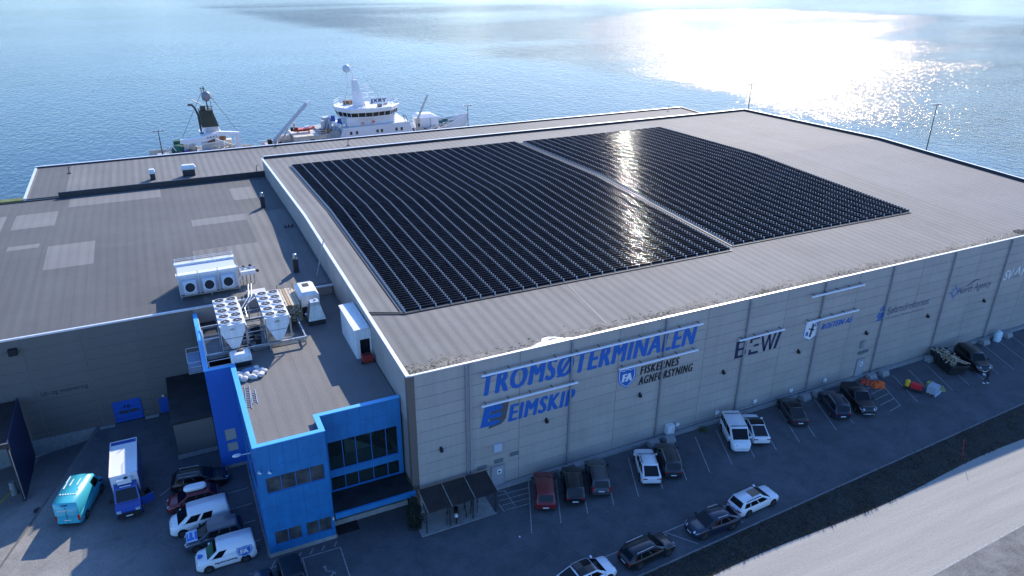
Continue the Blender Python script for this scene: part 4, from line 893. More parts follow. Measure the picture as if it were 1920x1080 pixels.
for i in range(7):
    x0_ = -2.9+rn0.uniform(0,2.6); y0_ = -2.0+i*0.75; b.tube([(x0_,y0_,0.35),(x0_,y0_,0.85),(x0_+rn0.uniform(0.8,2.6),y0_+rn0.uniform(-.2,.2),0.85)],0.045,6)
b.tube([(-0.4,3.4,0.9),(-0.4,4.6,1.3),(0.6,6.2,1.8),(1.0,9.2,1.9)],0.07,8); b.tube([(0.0,3.4,0.9),(0.0,4.8,1.3),(0.9,6.2,1.8),(1.3,9.2,1.9)],0.07,8); b.build('pipe_run', M_galv, sf)
b = MB()
for i in range(9):
    x_ = -1.1+rn0.uniform(-.3,1.5); y_ = -1.8+i*0.5; b.box(x_,x_+rn0.uniform(.3,.8),y_,y_+rn0.uniform(.2,.45),0.06,rn0.uniform(.15,.5))
b.build('pump_boxes', M_dark, sf)
# big evaporative cooler on the low roof
ev = thing('evaporative_cooler', 'large white cooler with three round outlets on the low roof edge', 'cooling unit', (-12.1,29.9,lz(28)))
M_evg = mat('pale_grey_panel',(0.50,0.54,0.60),0.45)
b = MB(); b.box(-2.95,2.75,-1.85,1.85,0.45,2.35); b.build('casing', M_evg, ev)
for y0,y1 in ((-1.95,-1.25),(1.3,1.95)):
    b = MB(); b.box(-3.1,2.9,y0,y1,2.352,2.62); b.build('top_beam', M_white, ev)
b = MB(); b.box(-2.9,2.7,-1.22,1.27,2.352,2.40); b.build('top_panel', M_evg, ev)
for i in range(3):
    x = -1.95+i*1.85
    b = MB(); b.prism([(-1.852,0.75),(-1.852,2.1),(-2.18,2.0),(-2.62,0.95),(-2.5,0.62)], x-0.62, x+0.62, 'x'); hd = b.build('outlet_hood', M_evg, ev)
    b = MB(); b.cyl((x,-2.30,1.30),(x,-2.56,1.42),0.55,0.55,18); b.build('outlet_ring', M_white, hd)
    b = MB(); b.cyl((x,-2.50,1.39),(x,-2.575,1.427),0.47,0.47,18); b.build('outlet_opening', M_black, hd)
for i in range(4):
    x = -2.95+i*1.92
    for y_ in (-2.0,2.0):
        b = MB(); b.bar((x,y_,0.4),(x,y_,3.0),0.07); b.build('post', M_white, ev)
b = MB(); rail(b, [(-2.95,2.0,2.62),(2.8,2.0,2.62)], 0.35, 0.02, 6); b.build('railing', M_white, ev)
b = MB(); b.bar((-3.0,-1.9,0.3),(2.9,-1.9,0.3),0.14); b.bar((-3.0,1.9,0.3),(2.9,1.9,0.3),0.14)
for x in (-2.9,0,2.8):
    for y_ in (-1.9,1.9): b.bar((x,y_,0.0),(x,y_,0.3),0.12)
b.build('base_frame', M_galv, ev)
pv = thing('pipe_manifold', 'cluster of silver valves and pipes beside the white cooler', 'pipework', (-8.3,29.6,lz(29)))
b = MB(); b.box(-0.6,0.9,-0.5,0.7,1.1,1.5); b.build('valve_box', M_white, pv)
b = MB()
for i in range(5): b.tube([(-0.9+i*0.12,-1.0,0.3+0.1*i),(-0.9+i*0.12,0.9,0.35+0.1*i),(-0.9+i*0.12,0.9,1.6)],0.05,6)
for i in range(4): b.tube([(-0.5+i*0.4,-0.4,0.0),(-0.5+i*0.4,-0.4,1.1)],0.06,6)
b.tube([(-0.6,0.2,1.7),(1.0,0.2,1.6)],0.09,8); b.build('pipe', M_galv, pv)
for p in ((0.5,0.5,1.7),(-0.2,0.4,1.7),(1.15,0.0,1.2)): b = MB(); b.sph(p,0.17); b.build('valve', M_black, pv)
dr = thing('duct_box', 'flat light grey duct lid on the low roof edge by the cooling units', 'duct', (-7.9,26.2,lz(26)))
b = MB(); b.box(-0.9,0.95,-0.5,0.6,0,0.35); b.build('lid', mat('pale_lid',(0.52,0.51,0.50),0.6), dr); b = MB(); b.box(-0.8,0.85,-0.45,0.5,-0.3,-0.002); b.build('base', M_dark, dr)
# air handling units and hut
def ahu(label, x0,x1,y0,y1,z0,z1,cut=0.3):
    cx,cy=(x0+x1)/2,(y0+y1)/2; w=(x1-x0)/2; l=(y1-y0)/2; h=z1-z0
    t = thing('ventilation_unit', label, 'ventilation unit', (cx,cy,z0))
    b = MB(); b.box(-w*0.85,w*0.85,-l*0.85,l*0.85,0,h*0.45); b.build('base', M_dark, t)
    b = MB(); r0=[(-w,-l),(w,-l),(w,l),(-w,l)]; c=cut
    r = lambda s,z: [(x-math.copysign(s,x),y-math.copysign(s,y),z) for x,y in r0]
    b.loft([r(0,h*0.45),r(0,h-c),r(c,h)],smooth=False); b.build('hood', M_white, t)
    b = MB(); b.box(-w*0.3,w*0.35,l*0.05,l*0.55,h+0.002,h+0.03); b.build('opening', M_black, t)
    return t
ahu('white hooded ventilation unit next to the silver duct cone', -4.35,-2.45,20.8,24.0,ZB,12.75)
ahu('small low ventilation unit under the left cooling unit', -11.95,-10.2,13.2,14.5,ZB,11.35,0.2)
dc = thing('duct_cone', 'tapering silver duct cone standing on a dark roof box', 'duct', (-3.25,19.4,ZB))
b = MB(); b.box(-0.8,0.8,-0.75,0.75,0,0.55); b.build('base', M_dark, dc)
b = MB(); rr = lambda w,l,z: [(-w,-l,z),(w,-l,z),(w,l,z),(-w,l,z)]; b.loft([rr(0.85,0.8,0.552),rr(0.8,0.75,0.75),rr(0.5,0.45,2.0),rr(0.42,0.40,2.35)],smooth=False); b.build('cone', M_galv, dc)
b = MB(); b.sph((-0.85,0.3,0.9),0.14); b.sph((0.1,0.1,2.42),0.14); b.build('cap', M_white, dc)
hu = thing('roof_hut', 'white sheet metal hut with dark doorway against the hall parapet wall', 'hut', (-0.8,13.2,ZB))
b = MB(); b.box(-0.65,0.72,-2.75,2.75,0,2.55)
b2 = MB()
for (x0,x1,z0,z1) in ((-0.65,-0.30,0,2.88),(0.62,0.75,0,2.88),(-0.30,0.62,1.9,2.88)): b2.box(x0,x1,-2.85,-2.72,z0,z1)
b2.box(-0.67,-0.6,-2.715,2.75,0,2.88); b2.box(-0.6,0.75,2.68,2.75,0,2.88)
b2.build('wall', M_white, hu)
b = MB(); b.box(-0.28,0.6,-2.2,-2.1,0,1.88); b.build('interior', M_black, hu)
b = MB(); b.add([(-0.78,-2.95,2.90),(0.66,-2.95,2.98),(0.66,2.85,2.98),(-0.78,2.85,2.90),(-0.78,-2.95,2.98),(0.66,-2.95,3.06),(0.66,2.85,3.06),(-0.78,2.85,2.98)],[(0,3,2,1),(4,5,6,7),(0,1,5,4),(1,2,6,5),(2,3,7,6),(3,0,4,7)]); b.build('roof', M_white, hu)
gn = thing('generator', 'small red machine in the shade in front of the roof hut', 'generator', (-0.75,9.5,ZB))
b = MB(); b.box(-0.45,0.45,-0.35,0.35,0.15,0.75); b.build('body', mat('red_machine',(0.30,0.02,0.02),0.5), gn)
b = MB(); b.cyl((-0.5,-0.3,0.15),(-0.5,-0.2,0.15),0.15,n=10); b.cyl((0.5,-0.3,0.15),(0.5,-0.2,0.15),0.15,n=10); b.bar((-0.4,0,0.8),(0.4,0,0.8),0.06); b.sph((0.1,0.1,0.85),0.12); b.build('fittings', M_black, gn)
# timber stack: planks
ts = thing('timber_stack', 'stack of pale weathered timber and pallets right of the cooling units', 'timber stack', (-5.15,22.6,ZB))
rn = random.Random(11); plm = {}
for k in range(9):
    for i in range(5):
        L_ = 4.6*rn.uniform(0.9,1.0); b = MB(); b.box(-0.12,0.12,-L_/2,L_/2,0,0.16)
        b.build('plank', M_wood if rn.random() < 0.6 else mat('pale_wood',(0.50,0.43,0.33),0.8,var=0.2,scale=4), ts, (-0.56+i*0.28+rn.uniform(-.03,.03), rn.uniform(-.15,.15), k*0.2))
b = MB()
for s in (-1,1):
    for y_ in (-2.2,2.3): b.bar((s*0.78,y_,0),(s*0.78,y_,2.3),0.09)
b.bar((-0.78,2.3,1.9),(0.78,-2.2,0.6),0.07); b.build('post', M_wood, ts)
# bags
rn = random.Random(4)
M_bag = mat('white_sack',(0.62,0.60,0.57),0.8,var=0.1,scale=5); M_bag2 = mat('blue_sack',(0.10,0.20,0.35),0.7)
bags = [(-11.65,11.2,'left end of the sack row'),(-11.25,10.75,'front of the sack row, second from left'),(-10.95,11.45,'middle back of the sack heap'),(-10.55,10.85,'middle front of the sack heap'),(-10.2,11.5,'back right of the sack heap'),(-9.85,10.95,'right front of the sack heap'),(-10.1,12.2,'top right corner of the sack heap'),(-11.5,11.7,'back left of the sack heap'),(-9.6,11.6,'far right end of the sack heap')]
for i,(x,y,wq) in enumerate(bags):
    b = MB(); b.sph((0,0,0.18),0.40+rn.uniform(-.04,.06),0.30,0.24,10,6,z0=-0.75)
    for q_ in range(len(b.v)): vx,vy,vz = b.v[q_]; b.v[q_] = (vx*(1+0.12*math.sin(9*vy+i)),vy*(1+0.15*math.sin(8*vx+2*i)),max(0,vz+0.04*math.sin(11*vx+7*vy+i)))
    o = b.build('sack', M_bag, None, (x,y,ZB+0.003), (0,0,rn.uniform(0,3))); tag(o, 'crumpled white sack at the '+wq, 'sack', 'sacks on the office roof')
b = MB(); b.sph((0,0,0.2),0.75,0.36,0.26,12,6,z0=-0.7); o = b.build('tarpaulin', M_bag2, None, (-10.75,12.0,ZB+0.003),(0,0,0.2)); tag(o,'dark blue folded tarpaulin behind the white sacks','tarpaulin')
def ladder(label, a, bq, w, par=None, cat='ladder', group=None):
    a = Vector(a); bq = Vector(bq); d = (bq-a); n = int(d.length/0.28); dn = d.normalized(); s = dn.cross(Vector((0,0,1)));
    if s.length < 0.2: s = Vector((0,1,0))
    s.normalize(); t = thing('ladder', label, cat, tuple(a), 0, group)
    b = MB()
    for k in (-1,1): b.bar(s*w/2*k, d+s*w/2*k, 0.06)
    b.build('side_rail', M_galv, t)
    for i in range(1,n): r_ = MB(); c_ = dn*(i*0.28); r_.bar(c_-s*w/2, c_+s*w/2, 0.04); r_.build('rung', M_galv, t)
ladder('longer aluminium ladder lying on the blue building roof', (-11.5,6.1,ZB+0.04), (-11.2,9.8,ZB+0.04), 0.38, group='ladders lying on the office roof')
ladder('shorter aluminium ladder lying to the right of the longer one', (-10.95,6.7,ZB+0.04), (-10.85,8.9,ZB+0.04), 0.38, group='ladders lying on the office roof')
ladder('aluminium ladder leaning from the low roof against the hall parapet', (-1.2,28.2,lz(28)+0.03), (-0.05,28.0,15.6), 0.5)
def chimney(label, x, y):
    t = thing('roof_chimney', label, 'chimney', (x,y,lz(y)-0.1), 0, 'black flue stacks on the low roof')
    b = MB(); b.box(-0.28,0.28,-0.28,0.28,0,1.7); b.build('shaft', M_dark, t)
    b = MB(); b.cyl((0,0,1.702),(0,0,2.15),0.20,n=12); b.sph((0,0,2.15),0.22,0.22,0.12,10,4,z0=0); b.build('cowl', M_galv, t)
chimney('far black flue stack with silver cowl on the low roof', -2.85,54.6); chimney('near black flue stack with silver cowl on the low roof', -3.0,30.3)
for (label,x0,x1,y,h,seg) in (('wide white ventilator hood behind the black roof upstand',-11.9,-9.9,75.4,1.75,1),('narrow white ventilator pipe left of the wide hood',-16.5,-15.7,75.4,1.6,0)):
    t = thing('roof_ventilator', label, 'ventilator', ((x0+x1)/2,y,ZN)); w=(x1-x0)/2
    b = MB(); b.box(-w*0.9,w*0.9,-0.4,0.4,0,h*0.6); b.build('shaft', M_dark, t)
    b = MB(); b.loft([[(-w,-0.5,h*0.6),(w,-0.5,h*0.6),(w,0.5,h*0.6),(-w,0.5,h*0.6)],[(-w*1.1,-0.55,h*0.75),(w*1.1,-0.55,h*0.75),(w*1.1,0.55,h*0.75),(-w*1.1,0.55,h*0.75)],[(-w*0.85,-0.35,h),(w*0.85,-0.35,h),(w*0.85,0.35,h),(-w*0.85,0.35,h)]],smooth=False); b.build('hood', M_white, t)
for i,(x,y,w_) in enumerate(((-27.9,84.2,'far left end of the quayside roof'),(16.65,84.6,'middle of the quayside roof behind the parapet'),(90.2,88.0,'right end of the quayside roof'),(-1.0,73.2,'quayside roof beside the hall corner'),(4.5,88.9,'quayside roof edge left of the white crane'))):
    b = MB(); b.cyl((0,0,0),(0,0,1.0),0.06,n=6); b.cyl((0,0,0.95),(0.25,0,1.1),0.06,n=6); b.box(-0.25,0.25,-0.2,0.2,0,0.12); o = b.build('vent_pipe', M_dark, None, (x,y,ZN+0.003)); tag(o,'thin vent pipe at the '+w_,'vent pipe','vent pipes on the quayside roof')
b = MB()
for x in (-3.6,-3.2,-2.7): b.cyl((x,0,0),(x,0,0.35),0.1,n=8)
b.box(-3.8,-2.6,-0.15,0.15,0,0.1); o = b.build('roof_fittings', M_dark, None, (2.0,44.7,lz(44.7)+0.003)); tag(o,'small dark fittings in the shade beside the parapet wall','fitting')
# loading dock shelter, left edge
ds = thing('dock_shelter', 'dark blue loading dock shelter at the left edge of the yard', 'dock shelter', (-33.5,21,-1.0))
M_navy = mat('navy_sheet',(0.020,0.028,0.075),0.5,var=0.1); 
b = MB(); b.box(2.75,2.85,-3.6,4.3,-0.6,6.1); b.build('side_wall', M_navy, ds)
b = MB(); b.box(-6,2.75,-3.5,4.3,5.75,5.85); b.build('roof', mat('black_felt',(0.02,0.02,0.02),0.5), ds)
b = MB(); b.box(-6,2.95,-3.75,-3.62,5.7,6.2); b.box(2.72,2.95,-3.9,-3.65,0.1,5.69); b.build('front_frame', M_dark, ds)
b = MB(); b.bar((-6,-3.78,6.24),(2.9,-3.78,6.24),0.06); b.bar((2.9,-3.95,0.3),(2.9,-3.95,5.6),0.06); b.build('edge_trim', M_galv, ds)
b = MB(); b.cyl((0,0,-0.3),(0,0,1.25),0.30,0.26,10); o = b.build('bollard', M_conc2, None, (-31.75,19.3,-1.3)); tag(o,'thick pale bollard at the foot of the dock shelter','bollard')
b = MB(); b.quad((-32.9,16.9,-0.78),(-32.75,16.85,-0.78),(-31.6,19.4,-1.02),(-31.75,19.45,-1.02)); b.build('yellow_line', mat('yellow_paint',(0.5,0.42,0.05),0.8), None, (0,0,0.12), kind='structure')
# ------------------------------------------------------------ vehicles
def paint(name, c, metal=0.0): return mat(name, c, 0.32, metal, coat=0.6)
P_red = paint('dark_red_paint',(0.16,0.012,0.016)); P_black = paint('black_paint',(0.008,0.008,0.010)); P_grey = paint('grey_paint',(0.075,0.08,0.088),0.2)
P_white = paint('white_paint',(0.72,0.74,0.76)); P_dgrey = paint('dark_grey_paint',(0.030,0.032,0.036)); P_navy = paint('blue_black_paint',(0.012,0.018,0.040)); P_blue = paint('van_blue_paint',(0.015,0.060,0.30))
P_teal = paint('turquoise_paint',(0.05,0.42,0.50)); P_steel = paint('blue_grey_paint',(0.045,0.06,0.085),0.2)
M_glass = mat('car_glass',(0.006,0.008,0.010),0.04,spec=0.35); M_tyre = mat('tyre',(0.012,0.012,0.012),0.85); M_rim = mat('alloy_rim',(0.20,0.21,0.22),0.35,0.7)
M_head = mat('headlight_glass',(0.55,0.60,0.65),0.08,0.3); M_tail = mat('taillight_red',(0.38,0.012,0.012),0.2); M_plate = mat('number_plate',(0.65,0.66,0.66),0.5)
_wm = {}
def wheel_meshes(r):
    if r not in _wm:
        a = MB(); a.cyl((0,-0.11,0),(0,0.11,0),r,r,20); b = MB(); b.cyl((0,-0.118,0),(0,-0.100,0),r*0.68,r*0.68,16)
        c = MB()
        for i in range(5): t = 2*PI*i/5; c.bar((0,-0.124,0),(r*0.62*math.cos(t),-0.124,r*0.62*math.sin(t)),0.07,0.02)
        b.v += []; _wm[r] = (a.mesh('wheel', M_tyre), b.mesh('rim', M_dark), c.mesh('spokes', M_rim))
    return _wm[r]
KIND = {
 #        L    W    H    belt hood  tail  xf0  xf1   xr1   xr0   r    ground
 'suv':   (4.62,1.88,1.66,1.05,1.01,1.05, .275, .09, -.40, -.475,.36, .22),
 'estate':(4.80,1.86,1.47,0.97,0.90,0.95, .25, .055, -.39, -.47, .34, .17),
 'hatch': (4.30,1.80,1.48,0.96,0.90,0.96, .285, .09, -.33, -.46, .33, .17),
 'fastback':(4.70,1.88,1.46,0.96,0.85,1.02,.28,.06,-.14,-.45,.35,.17),
 'coupe': (4.70,1.90,1.58,1.02,0.97,1.08, .275, .085, -.24, -.475, .37, .20),
 'minivan':(4.72,1.95,1.92,1.12,1.08,1.1, .36, .17, -.475,-.49, .36, .18),
 'smallvan':(4.50,1.83,1.86,1.10,1.06,1.1, .31, .12, -.475,-.49,.33, .18),
 'largevan':(5.55,2.05,2.45,1.22,1.18,1.3, .37, .22, -.485,-.495,.35,.22),
 'pickup':(5.35,1.93,1.84,1.16,1.16,1.16, .22, .07, -.10, -.16, .41, .30),
 'bigsuv':(5.05,1.98,1.80,1.16,1.13,1.12, .26, .10, -.42, -.48, .40, .26)}
def vehicle(kind, label, cat, loc, rz_, body, roofm=None, rails=None, sidewin='full', rear_glass=True, group='parked vehicles', plate=True, taillow=False, name=None):
    L_, W_, H_, belt, hood, tail, xf0, xf1, xr1, xr0, r, gz_ = KIND[kind]; w = W_/2
    t = thing(name or 'parked_car', label, cat, loc, rz_, group)
    pick = kind == 'pickup'
    def ztop(u):   # u in -.5 .. .5
        if u > xf0: return hood-0.10*((u-xf0)/(0.5-xf0))**1.5-(0.34*((u-0.43)/0.07)**1.8 if u > 0.43 else 0)
        if u < -0.485: return tail-0.22
        if u < xr0: return tail-0.02
        return belt
    us = [-.5,-.495,-.485,-.46,-.43,-.40,-.30,-.15,0,.12,xf0-.01,xf0+.02,.30,.36,.40,.43,.455,.475,.49,.5]; us = sorted(set(us))
    rings = []
    for u in us:
        e = max(0.0, (abs(u)-0.36)/0.14); ww = w*(1-0.27*e**2.4) if u > 0 else w*(1-0.18*e**2.8)
        zt = ztop(u); zb = gz_+0.10*max(0,(abs(u)-0.44)/0.06); x = u*L_
        sh_ = min(zt-0.04, belt-0.03)
        rings.append([(x,-ww*0.90,zb),(x,-ww*0.99,zb+0.14),(x,-ww,0.55*belt+0.05),(x,-ww*0.975,sh_-0.08),(x,-ww*0.90,zt-0.015),(x,-ww*0.5,zt+0.015),(x,0,zt+0.025),
            (x,ww*0.5,zt+0.015),(x,ww*0.90,zt-0.015),(x,ww*0.975,sh_-0.08),(x,ww,0.55*belt+0.05),(x,ww*0.99,zb+0.14),(x,ww*0.90,zb)])
    b = MB(); b.loft(rings); bo = b.build('body', body, t)
    # greenhouse
    wt_ = w*(0.93 if kind in ('largevan','minivan','smallvan') else 0.80); wb_ = w*0.94
    zr = H_; z0 = belt-0.04
    X = lambda u: u*L_
    xm = (xf1+xr1)/2
    def gh(u, wb0, z, k=1.0): return (X(u), wb0*k, z)
    low = [(xf0,0.90),(xf1+(xf0-xf1)*0.15,1.0),(xm,1.0),(xr1,0.99),(xr0,0.88)]
    topu = [(xf1,0.93,zr-0.05),(xf1-0.04,0.99,zr-0.02),(xm,1.0,zr),(xr1+0.03,0.98,zr-0.03),(xr1,0.93,zr-0.06)]
    b = MB(); V = []; 
    for s in (-1,1):
        for (u,k) in low: V.append((X(u), s*wb_*k, z0))
        for (u,k,z) in topu: V.append((X(u), s*wt_*k, z))
    for (u,k,z) in topu: V.append((X(u), 0, z+0.035))
    for (u,k) in low: V.append((X(u), 0, z0))
    F = []
    for s in (0,10):
        for i in range(4): F.append((s+i,s+i+1,s+5+i+1,s+5+i)); F.append((s+5+i,s+6+i,20+i+1,20+i))
        F.append((s+0,s+5,20,25)); F.append((s+4,29,24,s+9))
    b.add(V, F, True); b.build('cabin', body, t)
    if roofm:
        b = MB(); 
        for s in (0,10):
            for i in range(4): b.quad(*[(V[k][0],V[k][1]*0.93,V[k][2]+0.012) for k in (s+5+i,s+6+i,20+i+1,20+i)])
        b.build('roof_panel', roofm, t)
    d = 0.012
    def lerp(a, c, f): return tuple(a[i]+(c[i]-a[i])*f for i in range(3))
    # windscreen, rear window
    def glass(name, A, B, C, D, inset=0.06, off=(0,0,0)):   # A,B lower left/right, C,D upper right/left
        q = lambda p: tuple(p[i]+off[i] for i in range(3))
        a_ = lerp(lerp(A,B,inset),lerp(D,C,inset),inset*1.4); b_ = lerp(lerp(A,B,1-inset),lerp(D,C,1-inset),inset*1.4); c_ = lerp(lerp(A,B,1-inset),lerp(D,C,1-inset),1-inset); d_ = lerp(lerp(A,B,inset),lerp(D,C,inset),1-inset)
        g = MB(); g.quad(q(a_),q(b_),q(c_),q(d_)); return g.build(name, M_glass, t)
    glass('windscreen', V[0],V[10],V[15],V[5], 0.045, (0.045,0,0.025))
    if rear_glass: glass('rear_window', V[4],V[14],V[19],V[9], 0.07, (-0.03,0,0.03))
    for s,k in ((-1,0),(1,10)):
        o = (0,s*0.016,0.004)
        def seg(f0,f1,nm='side_window'):
            # points along belt line and roof line by fraction from front to rear
            def along(idx, f):
                pts = [V[k+i] for i in idx]; tot = sum((Vector(pts[i+1])-Vector(pts[i])).length for i in range(len(pts)-1)); tgt = f*tot
                for i in range(len(pts)-1):
                    l = (Vector(pts[i+1])-Vector(pts[i])).length
                    if tgt <= l or i == len(pts)-2: return lerp(pts[i],pts[i+1],min(1,tgt/l))
                    tgt -= l
            g = MB(); n_ = 4; lo_ = []; up_ = []
            for q_ in range(n_+1):
                f = f0+(f1-f0)*q_/n_; l_, u_ = along([0,1,2,3,4],f), along([5,6,7,8,9],f)
                a_ = lerp(l_,u_,0.12); c_ = lerp(l_,u_,0.87)
                lo_.append((a_[0],a_[1]+s*0.022,a_[2]+0.004)); up_.append((c_[0],c_[1]+s*0.022,c_[2]+0.004))
            g.add(lo_+up_, [(q_,q_+1,n_+2+q_,n_+1+q_) for q_ in range(n_)]); return g.build(nm, M_glass, t)
        if sidewin == 'full': seg(0.09,0.40); seg(0.43,0.70); seg(0.73,0.93)
        elif sidewin == 'two': seg(0.10,0.34); seg(0.40,0.62)
        elif sidewin == 'front': seg(0.07,0.27)
        elif sidewin == 'cab': seg(0.12,0.48); seg(0.54,0.90)
    # wheels
    ma, mb_, mc_ = wheel_meshes(r)
    for fx in (0.305,-0.30):
        for s in (-1,1):
            arch = MB(); arch.cyl((fx*L_,s*(w-0.03),r+0.02),(fx*L_,s*(w+0.004),r+0.02),r+0.07,r+0.06,18); arch.build('wheel_arch', M_black, t)
            wh_ = inst('wheel', ma, t, (fx*L_, s*(w-0.085), r), (0,0,0 if s < 0 else PI)); inst('rim', mb_, wh_); inst('spokes', mc_, wh_)
    zl = hood-0.26
    for s in (-1,1):
        h = MB(); h.add([(L_*0.440,s*w*0.50,zl+0.10),(L_*0.486,s*w*0.48,zl-0.02),(L_*0.455,s*w*0.86,zl-0.02),(L_*0.40,s*w*0.93,zl+0.10),(L_*0.474,s*w*0.50,zl+0.11),(L_*0.497,s*w*0.48,zl-0.03),(L_*0.468,s*w*0.88,zl-0.02),(L_*0.425,s*w*0.95,zl+0.11)],[(0,1,2,3),(7,6,5,4),(0,4,5,1),(1,5,6,2),(2,6,7,3),(3,7,4,0)]); h.build('headlight', M_head, t)
        h = MB(); h.box(-L_*0.5+0.0,-L_*0.47,s*w*0.66-0.20,s*w*0.66+0.17,tail-0.27,tail-0.16) if not taillow else h.box(-L_*0.5+0.0,-L_*0.478,s*w*0.86-0.07,s*w*0.86+0.07,0.75,1.25); h.build('taillight', M_tail, t)
        h = MB(); h.bar((xf0*L_*0.86-0.1,s*(w-0.05),belt+0.03),(xf0*L_*0.86-0.1,s*(w+0.17),belt+0.10),0.14,0.13); h.build('mirror', body if body in (P_white,) else M_black, t)
    h = MB(); h.box(L_*0.482,L_*0.499,-w*0.5,w*0.5,gz_+0.12,gz_+0.32); h.build('grille', M_black, t)
    h = MB(); h.box(-L_*0.502,-L_*0.485,-w*0.8,w*0.8,gz_+0.06,gz_+0.24); h.build('bumper', M_black, t)
    if plate:
        h = MB(); h.box(L_*0.5-0.002,L_*0.5+0.008,-0.26,0.26,0.40,0.51); h.build('number_plate', M_plate, t)
        h = MB(); h.box(-L_*0.504-0.006,-L_*0.503,-0.26,0.26,0.50 if not taillow else 0.75,0.61 if not taillow else 0.86); h.build('number_plate', M_plate, t)
    if rails:
        for s in (-1,1):
            h = MB(); h.bar((X(xf1-0.06),s*wt_*0.93,zr+0.06),(X(xr1+0.05),s*wt_*0.93,zr+0.05),0.045); h.bar((X(xf1-0.06),s*wt_*0.93,zr-0.04),(X(xf1-0.06),s*wt_*0.93,zr+0.06),0.04); h.bar((X(xr1+0.05),s*wt_*0.93,zr-0.05),(X(xr1+0.05),s*wt_*0.93,zr+0.05),0.04); h.build('roof_rail', rails, t)
    if pick:
        x0, x1 = -0.485*L_, xr0*L_-0.10
        bd = MB(); bd.box(x0+0.06,x1,-w*0.82,w*0.82,belt-0.02,belt+0.055); bd.build('bed_cover', M_black, t)
    return t
A1 = math.atan2(0.913,0.407)      # nose towards the hall
A2 = A1+PI
v_ = vehicle
v_('suv','dark red car parked nose in beside the hatched area','car',(11.15,-2.75,0),A1,P_red)
v_('suv','black car parked between the dark red car and the grey one with tall red lights','car',(13.85,-3.15,0),A1,P_black,rails=M_black)
v_('suv','grey car with tall red tail lights, third from the bike shelter','car',(16.45,-3.2,0),A1,P_grey,taillow=True,rails=M_black)
v_('coupe','white car parked nose in with black rear window, beside a dark grey one','car',(21.45,-3.75,0),A1,P_white,rails=M_black)
v_('suv','dark grey car with silver roof rails right of the white nose-in car','car',(23.8,-3.85,0),A1,P_dgrey,rails=M_galv)
mv = v_('minivan','white people carrier parked with its front facing out from the wall','minivan',(32.25,-3.35,0),A2,P_white,rails=None,name='parked_minivan')
b = MB(); b.bar((0.6,-0.8,1.99),(0.6,0.8,1.99),0.05); b.bar((-1.6,-0.8,1.99),(-1.6,0.8,1.99),0.05); b.build('roof_bar', M_dark, mv)
v_('fastback','white car with full black glass roof beside the white people carrier','car',(34.8,-3.3,0),A1,P_white,roofm=M_glass)
v_('fastback','dark grey car with black glass roof parked alone between two pairs','car',(40.6,-2.55,0),A1,P_dgrey,roofm=M_glass)
v_('suv','dark blue-black car with silver roof rails left of the black pickup','car',(45.5,-3.55,0),A1,P_navy,rails=M_galv)
pk = v_('pickup','black pickup truck facing out beside the hatched area with orange nets','pickup truck',(48.6,-3.9,0),A2,P_black,sidewin='cab',name='parked_pickup')
b = MB(); b.tube([(2.70,-0.6,0.42),(2.74,-0.3,0.52),(2.74,0.3,0.52),(2.70,0.6,0.42)],0.035,6); b.build('bull_bar', M_galv, pk)
bs = v_('bigsuv','large black car facing out beside the skip of scrap wood','car',(67.9,-3.5,0),A2,P_black)
for s in (-0.5,-0.25,0.25,0.5): b = MB(); b.sph((2.52,s,0.62),0.06); b.build('fog_light', M_head, bs)
v_('estate','white estate car with sunroof parked along the verge kerb','car',(27.15,-11.65,0),0.06,P_white,rails=M_black)
v_('coupe','blue-black car with bright window trim parked along the kerb facing left','car',(22.05,-12.35,0),PI-0.03,P_navy,rails=M_galv)
v_('estate','black estate car parked along the kerb between the white and blue-black cars','car',(15.25,-12.65,0),0.07,P_black,rails=M_galv)
v_('coupe','white car at the bottom edge of the photo parked along the kerb','car',(9.5,-12.9,0),0.06,P_white,roofm=M_glass)
e2 = v_('estate','black estate car with long silver roof rails, nearest the annex','car',(-16.25,11.75,0),-0.13,P_black,rails=M_galv)
rc = v_('hatch','dark red hatchback carrying a white roof box','car',(-17.0,9.15,0),PI-0.03,P_red)
v_('minivan','white panel van with one dark side window beside the red hatchback','van',(-16.7,6.2,0),PI+0.02,P_white,sidewin='two',rear_glass=False,name='parked_van')
eb = v_('suv','dark car with a pale bonnet and blue E mark between two white vans','car',(-15.8,3.75,0),PI-0.02,P_steel,roofm=P_grey)
fa = v_('smallvan','white van with the blue FA shield on its side','van',(-15.2,1.1,0),PI+0.0,P_white,sidewin='front',rear_glass=False,name='parked_van')
v_('hatch','dark blue car cut off by the bottom edge, nearest the white FA van','car',(-13.3,-4.2,0),-PI/2-0.12,P_navy)
v_('suv','black car at the bottom edge beside the wheelchair bay','car',(-10.9,-4.1,0),-PI/2+0.02,P_black,roofm=P_black)
